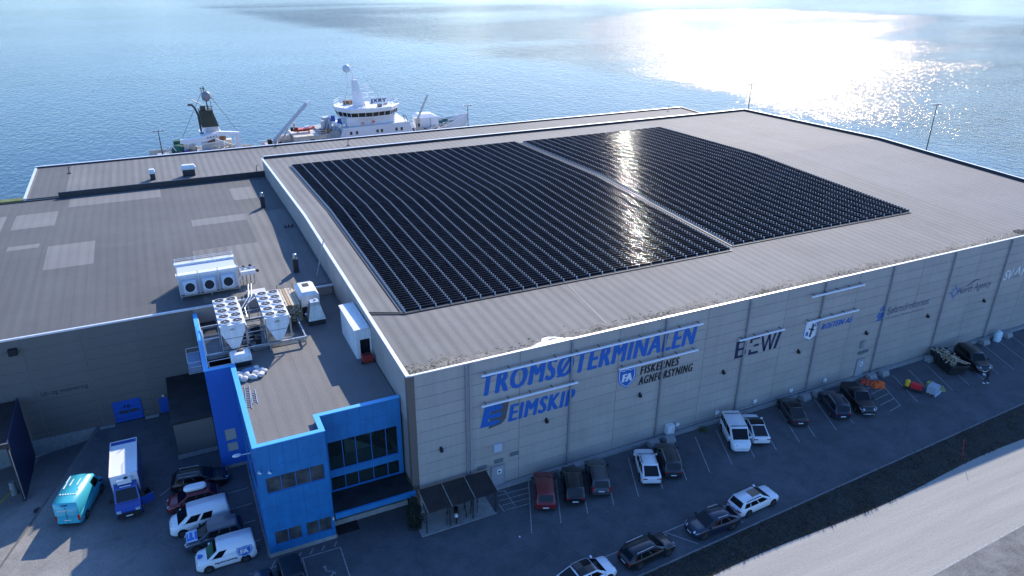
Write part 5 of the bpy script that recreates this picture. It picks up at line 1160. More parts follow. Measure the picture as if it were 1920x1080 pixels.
# sunroof, bonnet decal, van lettering
car = bpy.data.objects.get
for o in list(COL.objects):
    if o.get('label','').startswith('white estate car'):
        b = MB(); b.quad((0.25,-0.42,1.503),(-0.75,-0.42,1.507),(-0.75,0.42,1.507),(0.25,0.42,1.503)); b.build('sunroof', M_glass, o)
P_pale = paint('pale_blue_decal',(0.45,0.58,0.75)); M_dec = mat('blue_decal',(0.02,0.16,0.50),0.4)
b = MB(); b.add([(1.15,-0.72,1.03),(2.10,-0.66,0.955),(2.10,0.66,0.955),(1.15,0.72,1.03)],[(0,1,2,3)]); bn = b.build('bonnet_decal', P_pale, eb, (0,0,0.045))
b = MB()
for (u0,u1,y0,y1) in ((1.25,1.45,-0.45,0.5),(1.5,1.62,0.2,0.5),(1.62,1.85,-0.45,0.5),(1.85,1.95,0.2,0.5),(1.95,2.06,-0.45,0.5)): b.quad((u0,y0,1.078-(u0-1.15)*0.079),(u1,y0,1.078-(u1-1.15)*0.079),(u1,y1,1.078-(u1-1.15)*0.079),(u0,y1,1.078-(u0-1.15)*0.079))
b.build('bonnet_mark', M_dec, eb, (0,0,0.006))
# heading west: the van's left side (+y local) faces south towards the camera
VX = (PI/2,0,PI)
o = MB(); sP = [(-1,1),(-0.45,0.86),(0,1.0),(0.45,0.86),(1,1),(1.02,0.1),(0.8,-0.45),(0,-1),(-0.8,-0.45),(-1.02,0.1)]
o.quad(*[(-1.35+p[0]*0.55, 0.957, 1.12+p[1]*0.52) for p in sP]); o.build('shield_decal', M_dec, fa)
o = MB(); o.quad(*[(-1.35+p[0]*0.49, 0.961, 1.12+p[1]*0.46) for p in sP]); o.build('shield_decal', M_signwhite, fa); o = MB(); o.quad(*[(-1.35+p[0]*0.45, 0.965, 1.12+p[1]*0.42) for p in sP]); o.build('shield_decal', M_dec, fa)
text_fit('FA', 0.62, 0.42, M_signwhite, 'lettering', fa, (-1.02,0.969,0.98), VX, 0.05)
text_fit('Agnforsyning', 1.7, 0.20, M_signblack, 'lettering', fa, (0.95,0.925,0.62), VX, 0.03)
o = MB(); o.quad(*[(1.85+p[1]*0.22, p[0]*0.25, 1.085) for p in sP]); o.build('bonnet_badge', M_dec, fa)
for o in list(COL.objects):
    if o.get('label','').startswith('white panel van'): text_fit('Seafood', 0.95, 0.16, M_signblack, 'lettering', o, (-1.0,0.995,1.22), VX, 0.01, 0.2) if False else None
# roof box
b = MB()
def rbx(z, kx_, ky_): return [(0.95*kx_*math.copysign(abs(math.cos(a))**0.5,math.cos(a)), 0.38*ky_*math.copysign(abs(math.sin(a))**0.6,math.sin(a)), z) for a in [2*PI*i/16 for i in range(16)]]
b.loft([rbx(0,0.9,0.85),rbx(0.12,1,1),rbx(0.26,0.98,0.96),rbx(0.36,0.85,0.75)]); o = b.build('roof_box', P_white, None, (-16.7,9.1,1.60), (0,0,PI-0.03)); tag(o,'long white roof box strapped on the dark red hatchback','roof box')
b = MB(); b.bar((0.5,-0.6,-0.05),(0.5,0.6,-0.05),0.04); b.bar((-0.5,-0.6,-0.05),(-0.5,0.6,-0.05),0.04); b.build('crossbar', M_dark, o)
# turquoise van
tv = v_('largevan','turquoise delivery van beside the sloping kerb, half in sunlight','van',(-25.75,13.0,-0.0),math.atan2(0.93,0.30),P_teal,sidewin='front',rear_glass=False,taillow=True,name='delivery_van')
tv.location.z = 0.0
M_wavy = mat('white_van_print',(0.75,0.78,0.78),0.4)
b = MB()
for i,(x,y) in enumerate(((0.9,0.75),(0.5,0.35),(0.55,-0.2),(0.1,0.7),(0.0,-0.5))):
    b.quad((x,y,2.505),(x-0.9,y-0.02,2.505),(x-0.9,y+0.09,2.505),(x,y+0.07,2.505))
for i in range(7): b.quad((-1.45,0.75-i*0.2,2.505),(-1.6,0.75-i*0.2,2.505),(-1.6,0.64-i*0.2,2.505),(-1.45,0.64-i*0.2,2.505))
b.build('roof_print', M_wavy, tv)
RB = (PI/2,0,-PI/2)
text_fit('servi', 0.72, 0.17, M_wavy, 'lettering', tv, (-2.80,0.65,1.75), RB, 0.03)
b = MB(); b.box(-2.80,-2.786,-0.012,0.012,0.5,2.25); b.build('door_gap', M_black, tv)
b = MB(); b.box(-2.795,-2.75,-0.25,0.25,2.28,2.34); b.build('brake_light', M_black, tv)
# box truck: blue cab facing the camera, white box
tk = thing('box_truck','blue and white refrigerated box truck with its door open','truck',(-22.0,12.9,0),-PI/2-0.01)
tw = 1.06
b = MB(); b.box(-3.7,1.6,-tw,tw,0.75,3.28); bx = b.build('cargo_box', P_white, tk)
for (y0,y1) in ((-tw-0.03,-tw-0.002),(tw+0.002,tw+0.03)): b = MB(); b.box(-3.72,1.62,y0,y1,0.72,3.29); b.build('side_panel', P_blue, bx)
b = MB(); b.box(-3.66,-3.15,-tw*0.95,tw*0.95,3.284,3.292); b.build('roof_stripe', M_dec if False else P_blue, bx)
b = MB(); b.box(-3.74,1.64,-tw-0.04,-tw+0.03,3.285,3.32); b.box(-3.74,1.64,tw-0.03,tw+0.04,3.285,3.32); b.box(-3.76,-3.70,-tw,tw,3.285,3.32); b.box(1.58,1.64,-tw,tw,3.285,3.32); b.build('roof_edge', M_white, bx)
text_fit('MATVARER', 1.3, 0.20, M_signwhite, 'lettering', bx, (-3.5,-0.65,3.296), (0,0,PI/2), 0.02) if False else None
b = MB(); b.box(1.64,2.05,-0.55,0.55,2.62,3.05); rfz = b.build('cooling_unit', P_white, tk)
b = MB(); b.cyl((1.85,0.15,3.052),(1.85,0.15,3.08),0.17,n=14); b.build('fan', M_black, rfz)
b = MB(); prof = [(1.7,0.5),(3.55,0.45),(3.6,0.95),(3.35,1.18),(2.75,1.32),(2.2,2.35),(1.7,2.55)]
b.loft([[(x,y*(0.90 if z>1.4 else 1.0),z) for x,z in prof] for y in (-0.98,-0.6,0,0.6,0.98)],smooth=False); cb = b.build('cab', P_blue, tk)
b = MB(); b.quad((2.77,-0.82,1.38),(2.77,0.82,1.38),(2.27,0.76,2.27),(2.27,-0.76,2.27)); b.build('windscreen', M_glass, tk, (0.03,0,0.02))
for s in (-1,1):
    b = MB(); b.quad((2.65,s*1.0,1.35),(2.2,s*0.93,2.15),(1.85,s*0.93,2.15),(1.85,s*1.0,1.35)); b.build('side_window', M_glass, tk, (0,0,0))
    b = MB(); b.box(3.50,3.615,s*0.72-0.17,s*0.72+0.17,0.85,1.05); b.build('headlight', M_head, tk)
    b = MB(); b.bar((2.6,s*0.98,1.5),(2.6,s*1.30,1.55),0.08); b.box(2.52,2.66,s*1.25-0.1,s*1.25+0.1,1.35,1.75); b.build('mirror', M_black, tk)
b = MB(); b.box(3.57,3.63,-0.9,0.9,0.38,0.82); b.build('bumper', M_black, tk); b = MB(); b.box(3.631,3.64,-0.26,0.26,0.45,0.56); b.build('number_plate', M_plate, tk)
text_fit('frakt', 0.55, 0.12, M_signwhite, 'lettering', tk, (3.20,-0.3,1.225), (0,-0.25,PI/2), 0.02) if False else None
b = MB(); ring_ = [(3.05+0.09*math.cos(2*PI*i/10), 0.16*math.sin(2*PI*i/10)) for i in range(10)]; b.quad(*[(x,y,1.30-(x-2.75)*0.233) for x,y in ring_]); b.build('bonnet_badge', M_signwhite, tk)
b = MB(); b.quad((2.05,-0.45,2.44),(2.15,-0.45,2.40),(2.15,0.45,2.40),(2.05,0.45,2.44)); b.build('cab_roof_print', M_signwhite, tk)
dt = MB(); dt.add([(2.7,0.99,0.55),(2.3,1.95,0.55),(2.3,1.95,1.35),(2.7,0.99,1.35),(2.75,1.02,0.55),(2.36,1.98,0.55),(2.36,1.98,1.35),(2.75,1.02,1.35)],[(0,1,2,3),(7,6,5,4),(0,4,5,1),(1,5,6,2),(2,6,7,3),(3,7,4,0)]); dd = dt.build('door', P_blue, tk, label='open cab door')
b = MB(); b.quad((2.705,1.05,1.36),(2.36,1.88,1.36),(2.30,1.7,2.0),(2.5,1.15,2.05)); b.build('window', M_glass, dd)
ma, mb_, mc_ = wheel_meshes(0.38)
for x in (2.9,-1.9,-2.75 if False else -1.9):
    for s in (-1,1):
        if x == -1.9 and any(abs(c.location.x+1.9) < .01 and c.location.y*s > 0 for c in tk.children if c.name.startswith('wheel')): continue
        w__ = inst('wheel', ma, tk, (x, s*0.92, 0.38), (0,0,0 if s < 0 else PI)); inst('rim', mb_, w__); inst('spokes', mc_, w__)
b = MB(); b.box(-3.6,2.6,-0.4,0.4,0.45,0.74); b.build('chassis', M_dark, tk)

# ------------------------------------------------------------ yard furniture
def blockmesh():
    b = MB(); b.loft([[(-0.55,-0.38,0),(0.55,-0.38,0),(0.55,0.38,0),(-0.55,0.38,0)],[(-0.55,-0.38,0.25),(0.55,-0.38,0.25),(0.55,0.38,0.25),(-0.55,0.38,0.25)],[(-0.5,-0.2,0.62),(0.5,-0.2,0.62),(0.5,0.3,0.62),(-0.5,0.3,0.62)]],smooth=False); return b.mesh('concrete_block', M_conc2)
bkm = blockmesh()
for (x,wq) in ((14.2,'behind the black car next to the dark red one'),(15.85,'behind the grey car with tall red lights'),(24.25,'left of the downpipe by the dark grey car'),(26.1,'under the wall cabinet'),(44.1,'left block by the fifth downpipe'),(46.0,'right block by the fifth downpipe'),(54.2,'left block beside the orange nets'),(56.2,'right block beside the orange nets'),(64.0,'left of the skip at the seventh downpipe'),(68.0,'half hidden behind the skip'),(74.0,'right of the large black car'),(78.5,'farthest right along the wall')):
    o = inst('concrete_block', bkm, None, (x,-0.95,0.002), (0,0,random.uniform(-.06,.06))); tag(o,'pale concrete block '+wq,'concrete block','concrete blocks along the facade')
b = MB(); b.loft([[(-0.5,-0.35,0),(0.5,-0.35,0),(0.5,0.35,0),(-0.5,0.35,0)],[(-0.5,-0.35,1.0),(0.5,-0.35,1.0),(0.5,0.35,1.0),(-0.5,0.35,1.0)],[(-0.35,-0.2,1.25),(0.4,-0.25,1.2),(0.35,0.25,1.3),(-0.3,0.2,1.15)]],smooth=True)
o = b.build('bulk_bag', mat('pale_blue_bag',(0.55,0.68,0.75),0.6,var=0.1,scale=3), None, (76.4,-1.0,0.002),(0,0,0.3)); tag(o,'upright pale blue wrapped sack against the far right wall','sack')
# chargers
ch = thing('car_charger','white charging box on the wall, first right of the grey cabinet','car charger',(27.55,-0.06,1.05),0,'white charging boxes on the facade')
b = MB(); b.loft([[(-0.14,-0.12,-0.25),(0.14,-0.12,-0.25),(0.14,0.0,-0.25),(-0.14,0,-0.25)],[(-0.19,-0.2,0.0),(0.19,-0.2,0.0),(0.19,0,0.0),(-0.19,0,0.0)],[(-0.19,-0.16,0.22),(0.19,-0.16,0.22),(0.19,0,0.22),(-0.19,0,0.22)]],smooth=False); b.build('case', M_white, ch)
b = MB(); b.tube([(0.02,-0.1,-0.25),(0.02,-0.1,-0.7)],0.02,5); b.build('cable', M_black, ch)
for x,wq in ((32.6,'on the wall behind the white people carrier'),(37.6,'on the wall between the white and dark glass-roofed cars'),(42.65,'on the wall left of the fifth downpipe'),(47.67,'on the wall behind the black pickup')): dup(ch,(x,-0.06,1.05),0,'white charging box '+wq,'white charging boxes on the facade')
# bike shelter
bs_ = thing('bike_shelter','black glass-roofed bike shelter against the hall wall','bike shelter',(0.2,-0.6,0))
RZ = lambda y: 2.75 + 0.10*y
for i in range(3):
    b = MB(); x0,x1 = 0.05+i*2.08, 2.08+i*2.08
    b.add([(x0,-0.02,2.75),(x1,-0.02,2.75),(x1-0.1,-2.75,2.5),(x0-0.1,-2.75,2.5),(x0,-0.02,2.79),(x1,-0.02,2.79),(x1-0.1,-2.75,2.54),(x0-0.1,-2.75,2.54)],[(0,1,2,3),(7,6,5,4),(0,4,5,1),(1,5,6,2),(2,6,7,3),(3,7,4,0)]); b.build('roof_sheet', mat('smoked_roof_sheet',(0.020,0.020,0.022),0.25,var=0.3,scale=0.8), bs_)
for i in range(4):
    x = 0.03+i*2.08; b = MB(); b.bar((x,0,2.83),(x-0.1,-2.78,2.58),0.05,0.05); b.build('rafter_cap', M_galv, bs_)
    b = MB(); b.bar((x-0.1,-2.2,0.03),(x-0.1,-2.2,2.5),0.10); b.bar((x-0.1,-2.2,1.9),(x-0.1,-1.5,2.6),0.06); b.build('post', M_dark, bs_)
b = MB(); b.bar((-0.1,-2.72,2.5),(6.3,-2.72,2.5),0.08); b.bar((0,0,2.7),(6.4,0,2.7),0.08); b.build('beam', M_dark, bs_)
b = MB(); b.quad((-0.6,-2.42,0.008),(6.1,-2.42,0.008),(6.1,0.2,0.008),(-0.6,0.2,0.008)); b.build('paved_floor', M_conc, bs_, (0,0,0.0))
b = MB(); b.box(-0.6,6.15,-2.52,-2.42,0.0,0.06); b.build('kerb', M_conc2, bs_)
def bike(label, x, y, a, m):
    t = thing('bicycle', label, 'bicycle', (x,y,0.012), a, 'bicycles under the shelter')
    for s in (-0.52,0.52):
        b = MB(); n = 18
        for i in range(n):
            t0,t1 = 2*PI*i/n,2*PI*(i+1)/n; b.bar((s+0.33*math.cos(t0),0,0.35+0.33*math.sin(t0)),(s+0.33*math.cos(t1),0,0.35+0.33*math.sin(t1)),0.035)
        for i in range(6): b.bar((s,0,0.35),(s+0.32*math.cos(i*PI/3),0,0.35+0.32*math.sin(i*PI/3)),0.008)
        b.build('wheel', M_black, t)
    b = MB(); b.tube([(-0.52,0,0.35),(-0.12,0,0.32),(0.38,0,0.78),(-0.22,0,0.80),(-0.12,0,0.32)],0.02,6); b.tube([(-0.52,0,0.35),(-0.22,0,0.80),(-0.25,0,0.92)],0.018,6); b.tube([(0.52,0,0.35),(0.36,0,0.95)],0.02,6); b.build('frame', m, t)
    b = MB(); b.tube([(0.34,-0.27,0.98),(0.36,0,0.95),(0.34,0.27,0.98)],0.018,6); b.build('handlebar', M_black, t)
    b = MB(); b.sph((-0.26,0,0.95),0.13,0.07,0.04,8,4); b.build('saddle', M_black, t)
bike('dark bicycle left of the motorcycle under the shelter',2.25,-2.0,A1,P_dgrey); bike('black bicycle right of the shelter middle post',4.6,-1.7,A1-0.1,P_black); bike('grey bicycle between the two shelter middle posts',3.95,-1.9,A1+0.15,P_grey); bike('dark bicycle nearest the right end of the shelter',5.15,-1.75,A1,P_navy)
mo = thing('motorcycle','motorcycle with pale fairing parked under the left of the shelter','motorcycle',(3.0,-2.1,0.012),A1+0.1)
for s in (-0.68,0.68):
    b = MB(); b.cyl((s,-0.07,0.31),(s,0.07,0.31),0.31,n=18); w__ = b.build('wheel', M_tyre, mo); b = MB(); b.cyl((s,-0.075,0.31),(s,0.075,0.31),0.18,n=12); b.build('rim', M_rim, w__)
b = MB(); b.loft([[(-0.75,y*0.5,0.72),(-0.2,y,0.62),(0.3,y,0.62),(0.5,y*0.6,0.85),(0.25,y*0.8,0.98),(-0.1,y*0.7,0.85),(-0.5,y*0.6,0.85)] for y in (-0.2,-0.1,0.1,0.2)],smooth=False); b.build('body', P_black, mo)
b = MB(); b.sph((-0.72,0,0.85),0.25,0.16,0.14,10,5); b.build('tail_box', P_white, mo); b = MB(); b.sph((0.55,0,1.0),0.18,0.22,0.2,10,5); b.build('fairing', P_white, mo)
b = MB(); b.bar((0.45,-0.38,1.08),(0.45,0.38,1.08),0.04); b.bar((0.5,0,1.0),(0.68,0,0.35),0.07); b.build('handlebar', M_dark, mo)
# dark juniper: many small leaf faces
def foliage(name, n, fn, size, m, parent, seed):
    rn = random.Random(seed); b = MB()
    for _ in range(n):
        p = Vector(fn(rn)); a = rn.uniform(0,2*PI); e = rn.uniform(-1.0,1.2); s = rn.uniform(*size)
        d = Vector((math.cos(a)*math.cos(e),math.sin(a)*math.cos(e),math.sin(e)+0.4)).normalized(); u = d.cross(Vector((0,0,1)));
        if u.length < .01: u = Vector((1,0,0))
        u.normalize(); b.quad(p-u*s*0.3, p+d*s*0.5-u*s*0.25, p+d*s*1.1, p+d*s*0.5+u*s*0.25)
    return b.build(name, m, parent)
M_leafd = mat('dark_conifer',(0.022,0.032,0.020),0.9,var=0.5,scale=5)
jn = thing('conifer','dark upright conifer shrub between entrance canopy and bike shelter','shrub',(-0.55,-1.75,0))
def cone(rn):
    z = rn.uniform(0.15,3.0); rr_ = (0.85*(1-abs(z-1.1)/2.4)+0.12*math.sin(z*7))*math.sqrt(rn.random()); a = rn.uniform(0,2*PI); return (rr_*math.cos(a)*0.9, rr_*math.sin(a), z)
foliage('crown', 3200, cone, (0.08,0.22), M_leafd, jn, 3)
b = MB(); b.cyl((0,0,0),(0,0,1.8),0.08,0.03); b.build('trunk', M_wood, jn); b = MB(); b.cyl((0,0,0.01),(0,0,0.35),0.5,0.55,14); b.build('planter', M_dark, jn)
wb_ = thing('weed_tuft','small yellow-green weed at the wall foot behind the white people carrier','weed',(30.3,-0.9,0))
foliage('leaves', 160, lambda rn: (rn.gauss(0,0.25),rn.gauss(0,0.2),rn.uniform(0,0.3)), (0.08,0.2), mat('weed_leaf',(0.09,0.10,0.025),0.8,var=0.3,scale=4), wb_, 5)
# skip with wood
sk = thing('skip','dark steel skip heaped with scrap wood beside the large black car','skip',(64.6,-2.75,0),math.atan2(0.93,0.37))
b = MB()
o_ = [(-2.2,-1.0),(2.2,-1.0),(2.2,1.0),(-2.2,1.0)]
b.loft([[(x*0.82,y*0.92,0.1) for x,y in o_],[(x,y,1.25) for x,y in o_],[(x*1.03,y*1.05,1.25) for x,y in o_],[(x*1.03,y*1.05,1.33) for x,y in o_],[(x*0.97,y*0.96,1.33) for x,y in o_],[(x*0.93,y*0.92,0.95) for x,y in o_]],smooth=False); b.build('container', mat('dark_skip_paint',(0.022,0.026,0.026),0.6,var=0.5,scale=2), sk)
for i in range(5):
    for s in (-1,1): b = MB(); x=-1.7+i*0.85; b.bar((x*0.9,s*0.99,0.2),(x,s*1.06,1.25),0.07); b.build('rib', M_dark, sk)
rn = random.Random(8)
for i in range(46):
    b = MB(); l = rn.uniform(0.7,2.2); b.box(-l/2,l/2,-0.05,0.05,-0.025,0.025)
    o = b.build('board', M_wood if rn.random() < 0.5 else mat('pale_wood',(0.50,0.43,0.33),0.8), sk, (rn.uniform(-1.5,1.5),rn.uniform(-0.75,0.75),1.25+rn.uniform(0,0.28)), (rn.uniform(-.15,.15),rn.uniform(-.2,.2),rn.gauss(0.1,0.6)))
# orange nets
def netheap(label, x, y, r, m, seed):
    rn = random.Random(seed); b = MB(); nu,nv = 22,9; P=[];F=[]
    for j in range(nv+1):
        t = PI/2*j/nv
        for i in range(nu):
            a = 2*PI*i/nu; k = 1+0.16*math.sin(5*a+seed)+0.10*rn.uniform(-1,1)
            P.append((r*k*math.cos(t)*math.cos(a), r*0.75*k*math.cos(t)*math.sin(a), max(0,0.45*r*math.sin(t)*(1+0.3*math.sin(7*a+3*t))+rn.uniform(-.05,.05)*(j>0))))
    for j in range(nv):
        for i in range(nu): k=(i+1)%nu; F.append((j*nu+i,j*nu+k,(j+1)*nu+k,(j+1)*nu+i))
    b.add(P,F,False); o = b.build('net_heap', m, None, (x,y,0.01)); return tag(o,label,'fishing net','orange nets on the asphalt')
netheap('larger bright orange net heap on the hatched area',53.7,-2.25,0.95,mat('orange_net',(0.75,0.13,0.03),0.8,var=0.35,scale=6),2)
netheap('smaller red-orange net heap just behind the larger one',53.0,-1.25,0.75,mat('red_net',(0.50,0.09,0.05),0.8,var=0.4,scale=6),5)
# pallet goods
gd = thing('handcart','dark cart with red box and yellow drum on the asphalt','cart',(56.6,-4.6,0),A1+0.9)
b = MB(); b.box(-1.0,1.0,-0.45,0.45,0.2,0.35)
for x in (-0.7,0.7):
    for s in (-0.4,0.4): b.cyl((x,s-0.05,0.15),(x,s+0.05,0.15),0.15,n=10)
b.build('bed', M_dark, gd)
b = MB(); b.box(-0.75,0.35,-0.35,0.35,0.36,0.85); b.build('red_box', mat('bright_red_plastic',(0.62,0.02,0.03),0.4), gd)
b = MB(); b.cyl((0.7,0,0.36),(0.7,0,0.95),0.27,n=14); b.sph((0.7,0.1,1.0),0.17); b.build('yellow_drum', mat('yellow_plastic',(0.75,0.45,0.04),0.45), gd)
for k,(x,y,z,s,l) in enumerate(((58.0,-5.9,0,1.0,'pale wrapped pallet load beside the dark cart'),)):
    pl = thing('pallet_load', l, 'pallet', (x,y,z), A1-0.9)
    for i in range(5): b = MB(); b.box(-0.6,0.6,-0.42+i*0.19,-0.30+i*0.19,0.12,0.15); b.build('slat', M_wood, pl)
    b = MB()
    for y_ in (-0.38,0,0.38): b.box(-0.6,0.6,y_-0.05,y_+0.05,0.0,0.12)
    b.build('bearer', M_wood, pl)
    for i in range(3): b = MB(); b.box(-0.62+i*0.01,0.62-i*0.02,-0.44,0.46,0.155+i*0.28,0.42+i*0.28); b.build('sack_layer', mat('blue_grey_wrap',(0.36,0.42,0.50),0.35,var=0.12,scale=4), pl)
    b = MB(); b.box(-0.7,0.7,-0.62,-0.50,0.01,0.3); b.build('wrap_skirt', P_pale, pl)
for (x,y,a,l,mm) in ((59.3,-4.6,0.4,'small yellow-green board pile behind the wrapped pallet',(0.32,0.33,0.10)),(59.5,-5.9,0.9,'small olive bundle right of the wrapped pallet',(0.28,0.27,0.12))):
    b = MB(); b.loft([[(-0.5,-0.3,0),(0.5,-0.3,0),(0.5,0.3,0),(-0.5,0.3,0)],[(-0.5,-0.3,0.2),(0.52,-0.25,0.26),(0.45,0.3,0.22),(-0.4,0.33,0.3)]],smooth=False); o = b.build('bundle', mat('olive_'+l.split()[1].replace('-','_'),mm,0.8,var=0.3,scale=3), None, (x,y,0.002),(0,0,a)); tag(o,l,'bundle')
# snow pole
b = MB(); b.cyl((0,0,0),(-0.15,0.25,2.1),0.022,n=6); o = b.build('snow_pole', mat('red_pole',(0.55,0.04,0.03),0.5), None, (49.9,-15.2,0.02)); tag(o,'thin leaning red marker pole in the dark verge','marker pole')
# lot litter
b = MB(); b.box(-0.06,0.06,-0.05,0.05,0,0.08); o = b.build('litter', M_signwhite, None, (6.9,-6.5,0.01)); tag(o,'tiny scrap of white litter on the open asphalt','litter')
# grass tufts on the verge
rn = random.Random(12); b = MB()
def ybound(x): return -16.75 + 0.028*(x-20) - 0.25*math.sin(x*0.21) - (0.5 if x < 12 else 0)
for i in range(5200):
    x = rn.uniform(2,118); f = rn.random(); y = kx(x)-0.2+(ybound(x)-kx(x)+0.1)*f
    if rn.random() > 0.30+0.7*(0.5+0.5*math.sin(x*1.3+3*f)*math.sin(x*0.37+5*f)): continue
    h = rn.uniform(0.08,0.32)*(1.3 if f > 0.9 or f < 0.08 else 1); a = rn.uniform(0,2*PI); w_ = 0.035
    for k in range(3):
        a2 = a+k*2.1; dx,dy = math.cos(a2)*h*0.6, math.sin(a2)*h*0.6
        b.quad((x-w_,y,0.02),(x+w_,y,0.02),(x+dx,y+dy,0.05+h))
b.build('verge_grass', mat('dry_verge_grass',(0.055,0.052,0.024),0.9,var=0.5,scale=1.2), None, kind='stuff')

# ------------------------------------------------------------ person at the large black car
def person():
    t = thing('person','person in dark jacket holding white papers beside the large black car','person',(65.35,-7.1,0.0),2.3)
    me = bpy.data.meshes.new('body')
    J = {'pel':(0,0,0.95),'ch':(0.04,0,1.28),'nk':(0.06,0,1.50),'hd':(0.09,0,1.62),'ht':(0.09,0,1.74),
      'hl':(0,0.11,0.90),'kl':(0.20,0.12,0.52),'al':(0.14,0.12,0.09),'tl':(0.32,0.13,0.04),'hr':(0,-0.11,0.90),'kr':(-0.06,-0.12,0.50),'ar':(-0.28,-0.12,0.12),'tr':(-0.14,-0.13,0.04),
      'sl':(0.05,0.20,1.42),'el':(0.02,0.27,1.14),'wl':(0.24,0.22,1.05),'fl':(0.33,0.20,1.05),'sr':(0.05,-0.20,1.42),'er':(0.0,-0.27,1.14),'wr':(0.20,-0.20,1.02),'fr':(0.29,-0.17,1.03)}
    K = list(J); Ed = [('pel','ch'),('ch','nk'),('nk','hd'),('hd','ht'),('pel','hl'),('hl','kl'),('kl','al'),('al','tl'),('pel','hr'),('hr','kr'),('kr','ar'),('ar','tr'),('ch','sl'),('sl','el'),('el','wl'),('wl','fl'),('ch','sr'),('sr','er'),('er','wr'),('wr','fr')]
    Rr = dict(pel=.15,ch=.17,nk=.06,hd=.095,ht=.07,hl=.10,kl=.065,al=.045,tl=.04,hr=.10,kr=.065,ar=.045,tr=.04,sl=.075,el=.05,wl=.038,fl=.03,sr=.075,er=.05,wr=.038,fr=.03)
    me.from_pydata([J[k] for k in K], [(K.index(a),K.index(c)) for a,c in Ed], [])
    o = bpy.data.objects.new('body', me); COL.objects.link(o); o.parent = t
    md = o.modifiers.new('skin','SKIN'); sv = me.skin_vertices[0].data
    for i,k in enumerate(K): sv[i].radius = (Rr[k],Rr[k])
    sv[0].use_root = True
    o.modifiers.new('sub','SUBSURF').levels = 1
    me.materials.append(mat('dark_jacket',(0.02,0.022,0.028),0.85))
    b = MB(); b.sph((0.10,0,1.66),0.105,0.085,0.125,12,8); hd = b.build('face', mat('skin',(0.45,0.27,0.20),0.6), t)
    b = MB(); b.sph((0.075,0,1.70),0.118,0.098,0.115,12,6,z0=-0.1); b.build('hair', mat('brown_hair',(0.06,0.035,0.02),0.8), t)
    b = MB(); b.box(0.26,0.56,-0.22,0.22,1.06,1.08); o = b.build('papers', M_signwhite, t)
    b = MB(); b.box(-0.31,-0.06,-0.17,-0.07,0.0,0.10); b.box(0.10,0.38,0.07,0.18,0.0,0.09); b.build('shoes', M_signwhite, t)
person()
# ------------------------------------------------------------ yard lighting masts on the quay
def mast(label, x, y, h, head='cross'):
    t = thing('light_mast', label, 'light mast', (x,y,0), 0, 'light masts behind the hall')
    b = MB(); b.cyl((0,0,0),(0,0,h),0.14,0.07,8); b.build('pole', M_dark, t)
    b = MB(); b.bar((-1.1,0,h-0.05),(1.1,0,h-0.05),0.09); b.build('crossarm', M_dark, t)
    for x_ in (-1.05,-0.4,0.4,1.05): b = MB(); b.box(x_-0.16,x_+0.16,-0.2,0.2,h+0.02,h+0.16); b.build('floodlight', M_galv, t)
mast('thin light mast left of the dark-funnelled ship',-14.05,109.5,11.8); mast('thin light mast at the bow of the white ship',50.6,109.9,11.8); mast('thin light mast against the glitter above the hall corner',132.2,107.8,11.9); mast('tall light mast right of the hall against the pale water',123.9,47.7,17.4)
# rocks at the eastern shore
rn = random.Random(21); b = MB()
for i in range(260):
    x = 150+rn.uniform(0,9); y = rn.uniform(18,49); s = rn.uniform(0.3,1.1); z=-1.2-(x-150)*0.18
    P = [(x+s*rn.uniform(-1,1)*0.3+s*math.cos(k*PI/3), y+s*math.sin(k*PI/3)*rn.uniform(.7,1.2), z+s*rn.uniform(-.2,.3)) for k in range(6)]+[(x+rn.uniform(-.2,.2),y,z+s*0.8)]
    b.add(P+[(x,y,z-s)],[(k,(k+1)%6,6) for k in range(6)]+[((k+1)%6,k,7) for k in range(6)])
b.build('shore_rocks', mat('shore_rock',(0.24,0.21,0.16),0.9,var=0.4,scale=0.5), None, kind='stuff')
b = MB(); b.add([(145,-60,-0.02),(150,-60,-0.02),(162,-60,-4),(145,50,-0.02),(150,49,-0.5),(162,45,-4)],[(0,1,4,3),(1,2,5,4)]); b.build('shore', mat('shore_gravel',(0.26,0.23,0.18),0.95,var=0.3,scale=0.4), kind='structure')
b = MB(); b.box(-400,-34,112.5,114.4,0,0.35); o = b.build('quay_grass', mat('quay_grass',(0.10,0.13,0.04),0.9,var=0.3,scale=0.4), None, kind='stuff')

# ------------------------------------------------------------ ships moored behind the quayside shed
M_hullw = mat('ship_white_paint',(0.66,0.67,0.68),0.45,var=0.08,scale=0.3); M_cream = mat('ship_cream_paint',(0.55,0.50,0.42),0.55,var=0.18,scale=0.8); M_deckg = mat('ship_deck_grey',(0.30,0.31,0.32),0.7,var=0.2,scale=0.6)
M_green = mat('green_netting',(0.02,0.11,0.075),0.85,var=0.4,scale=1.5); M_funnel = mat('dark_green_funnel',(0.022,0.028,0.018),0.6,var=0.2,scale=0.8); M_shipblue = mat('blue_drum_paint',(0.02,0.05,0.30),0.4); M_sglass = mat('bridge_glass',(0.012,0.014,0.014),0.08)
M_orange = mat('rescue_orange',(0.62,0.08,0.03),0.45); M_rust = mat('rusty_gear',(0.20,0.11,0.06),0.8,var=0.3,scale=1.5); M_crane = mat('crane_grey_paint',(0.42,0.44,0.46),0.5,var=0.08); M_wpaint = mat('ship_bright_white',(0.74,0.75,0.76),0.4)
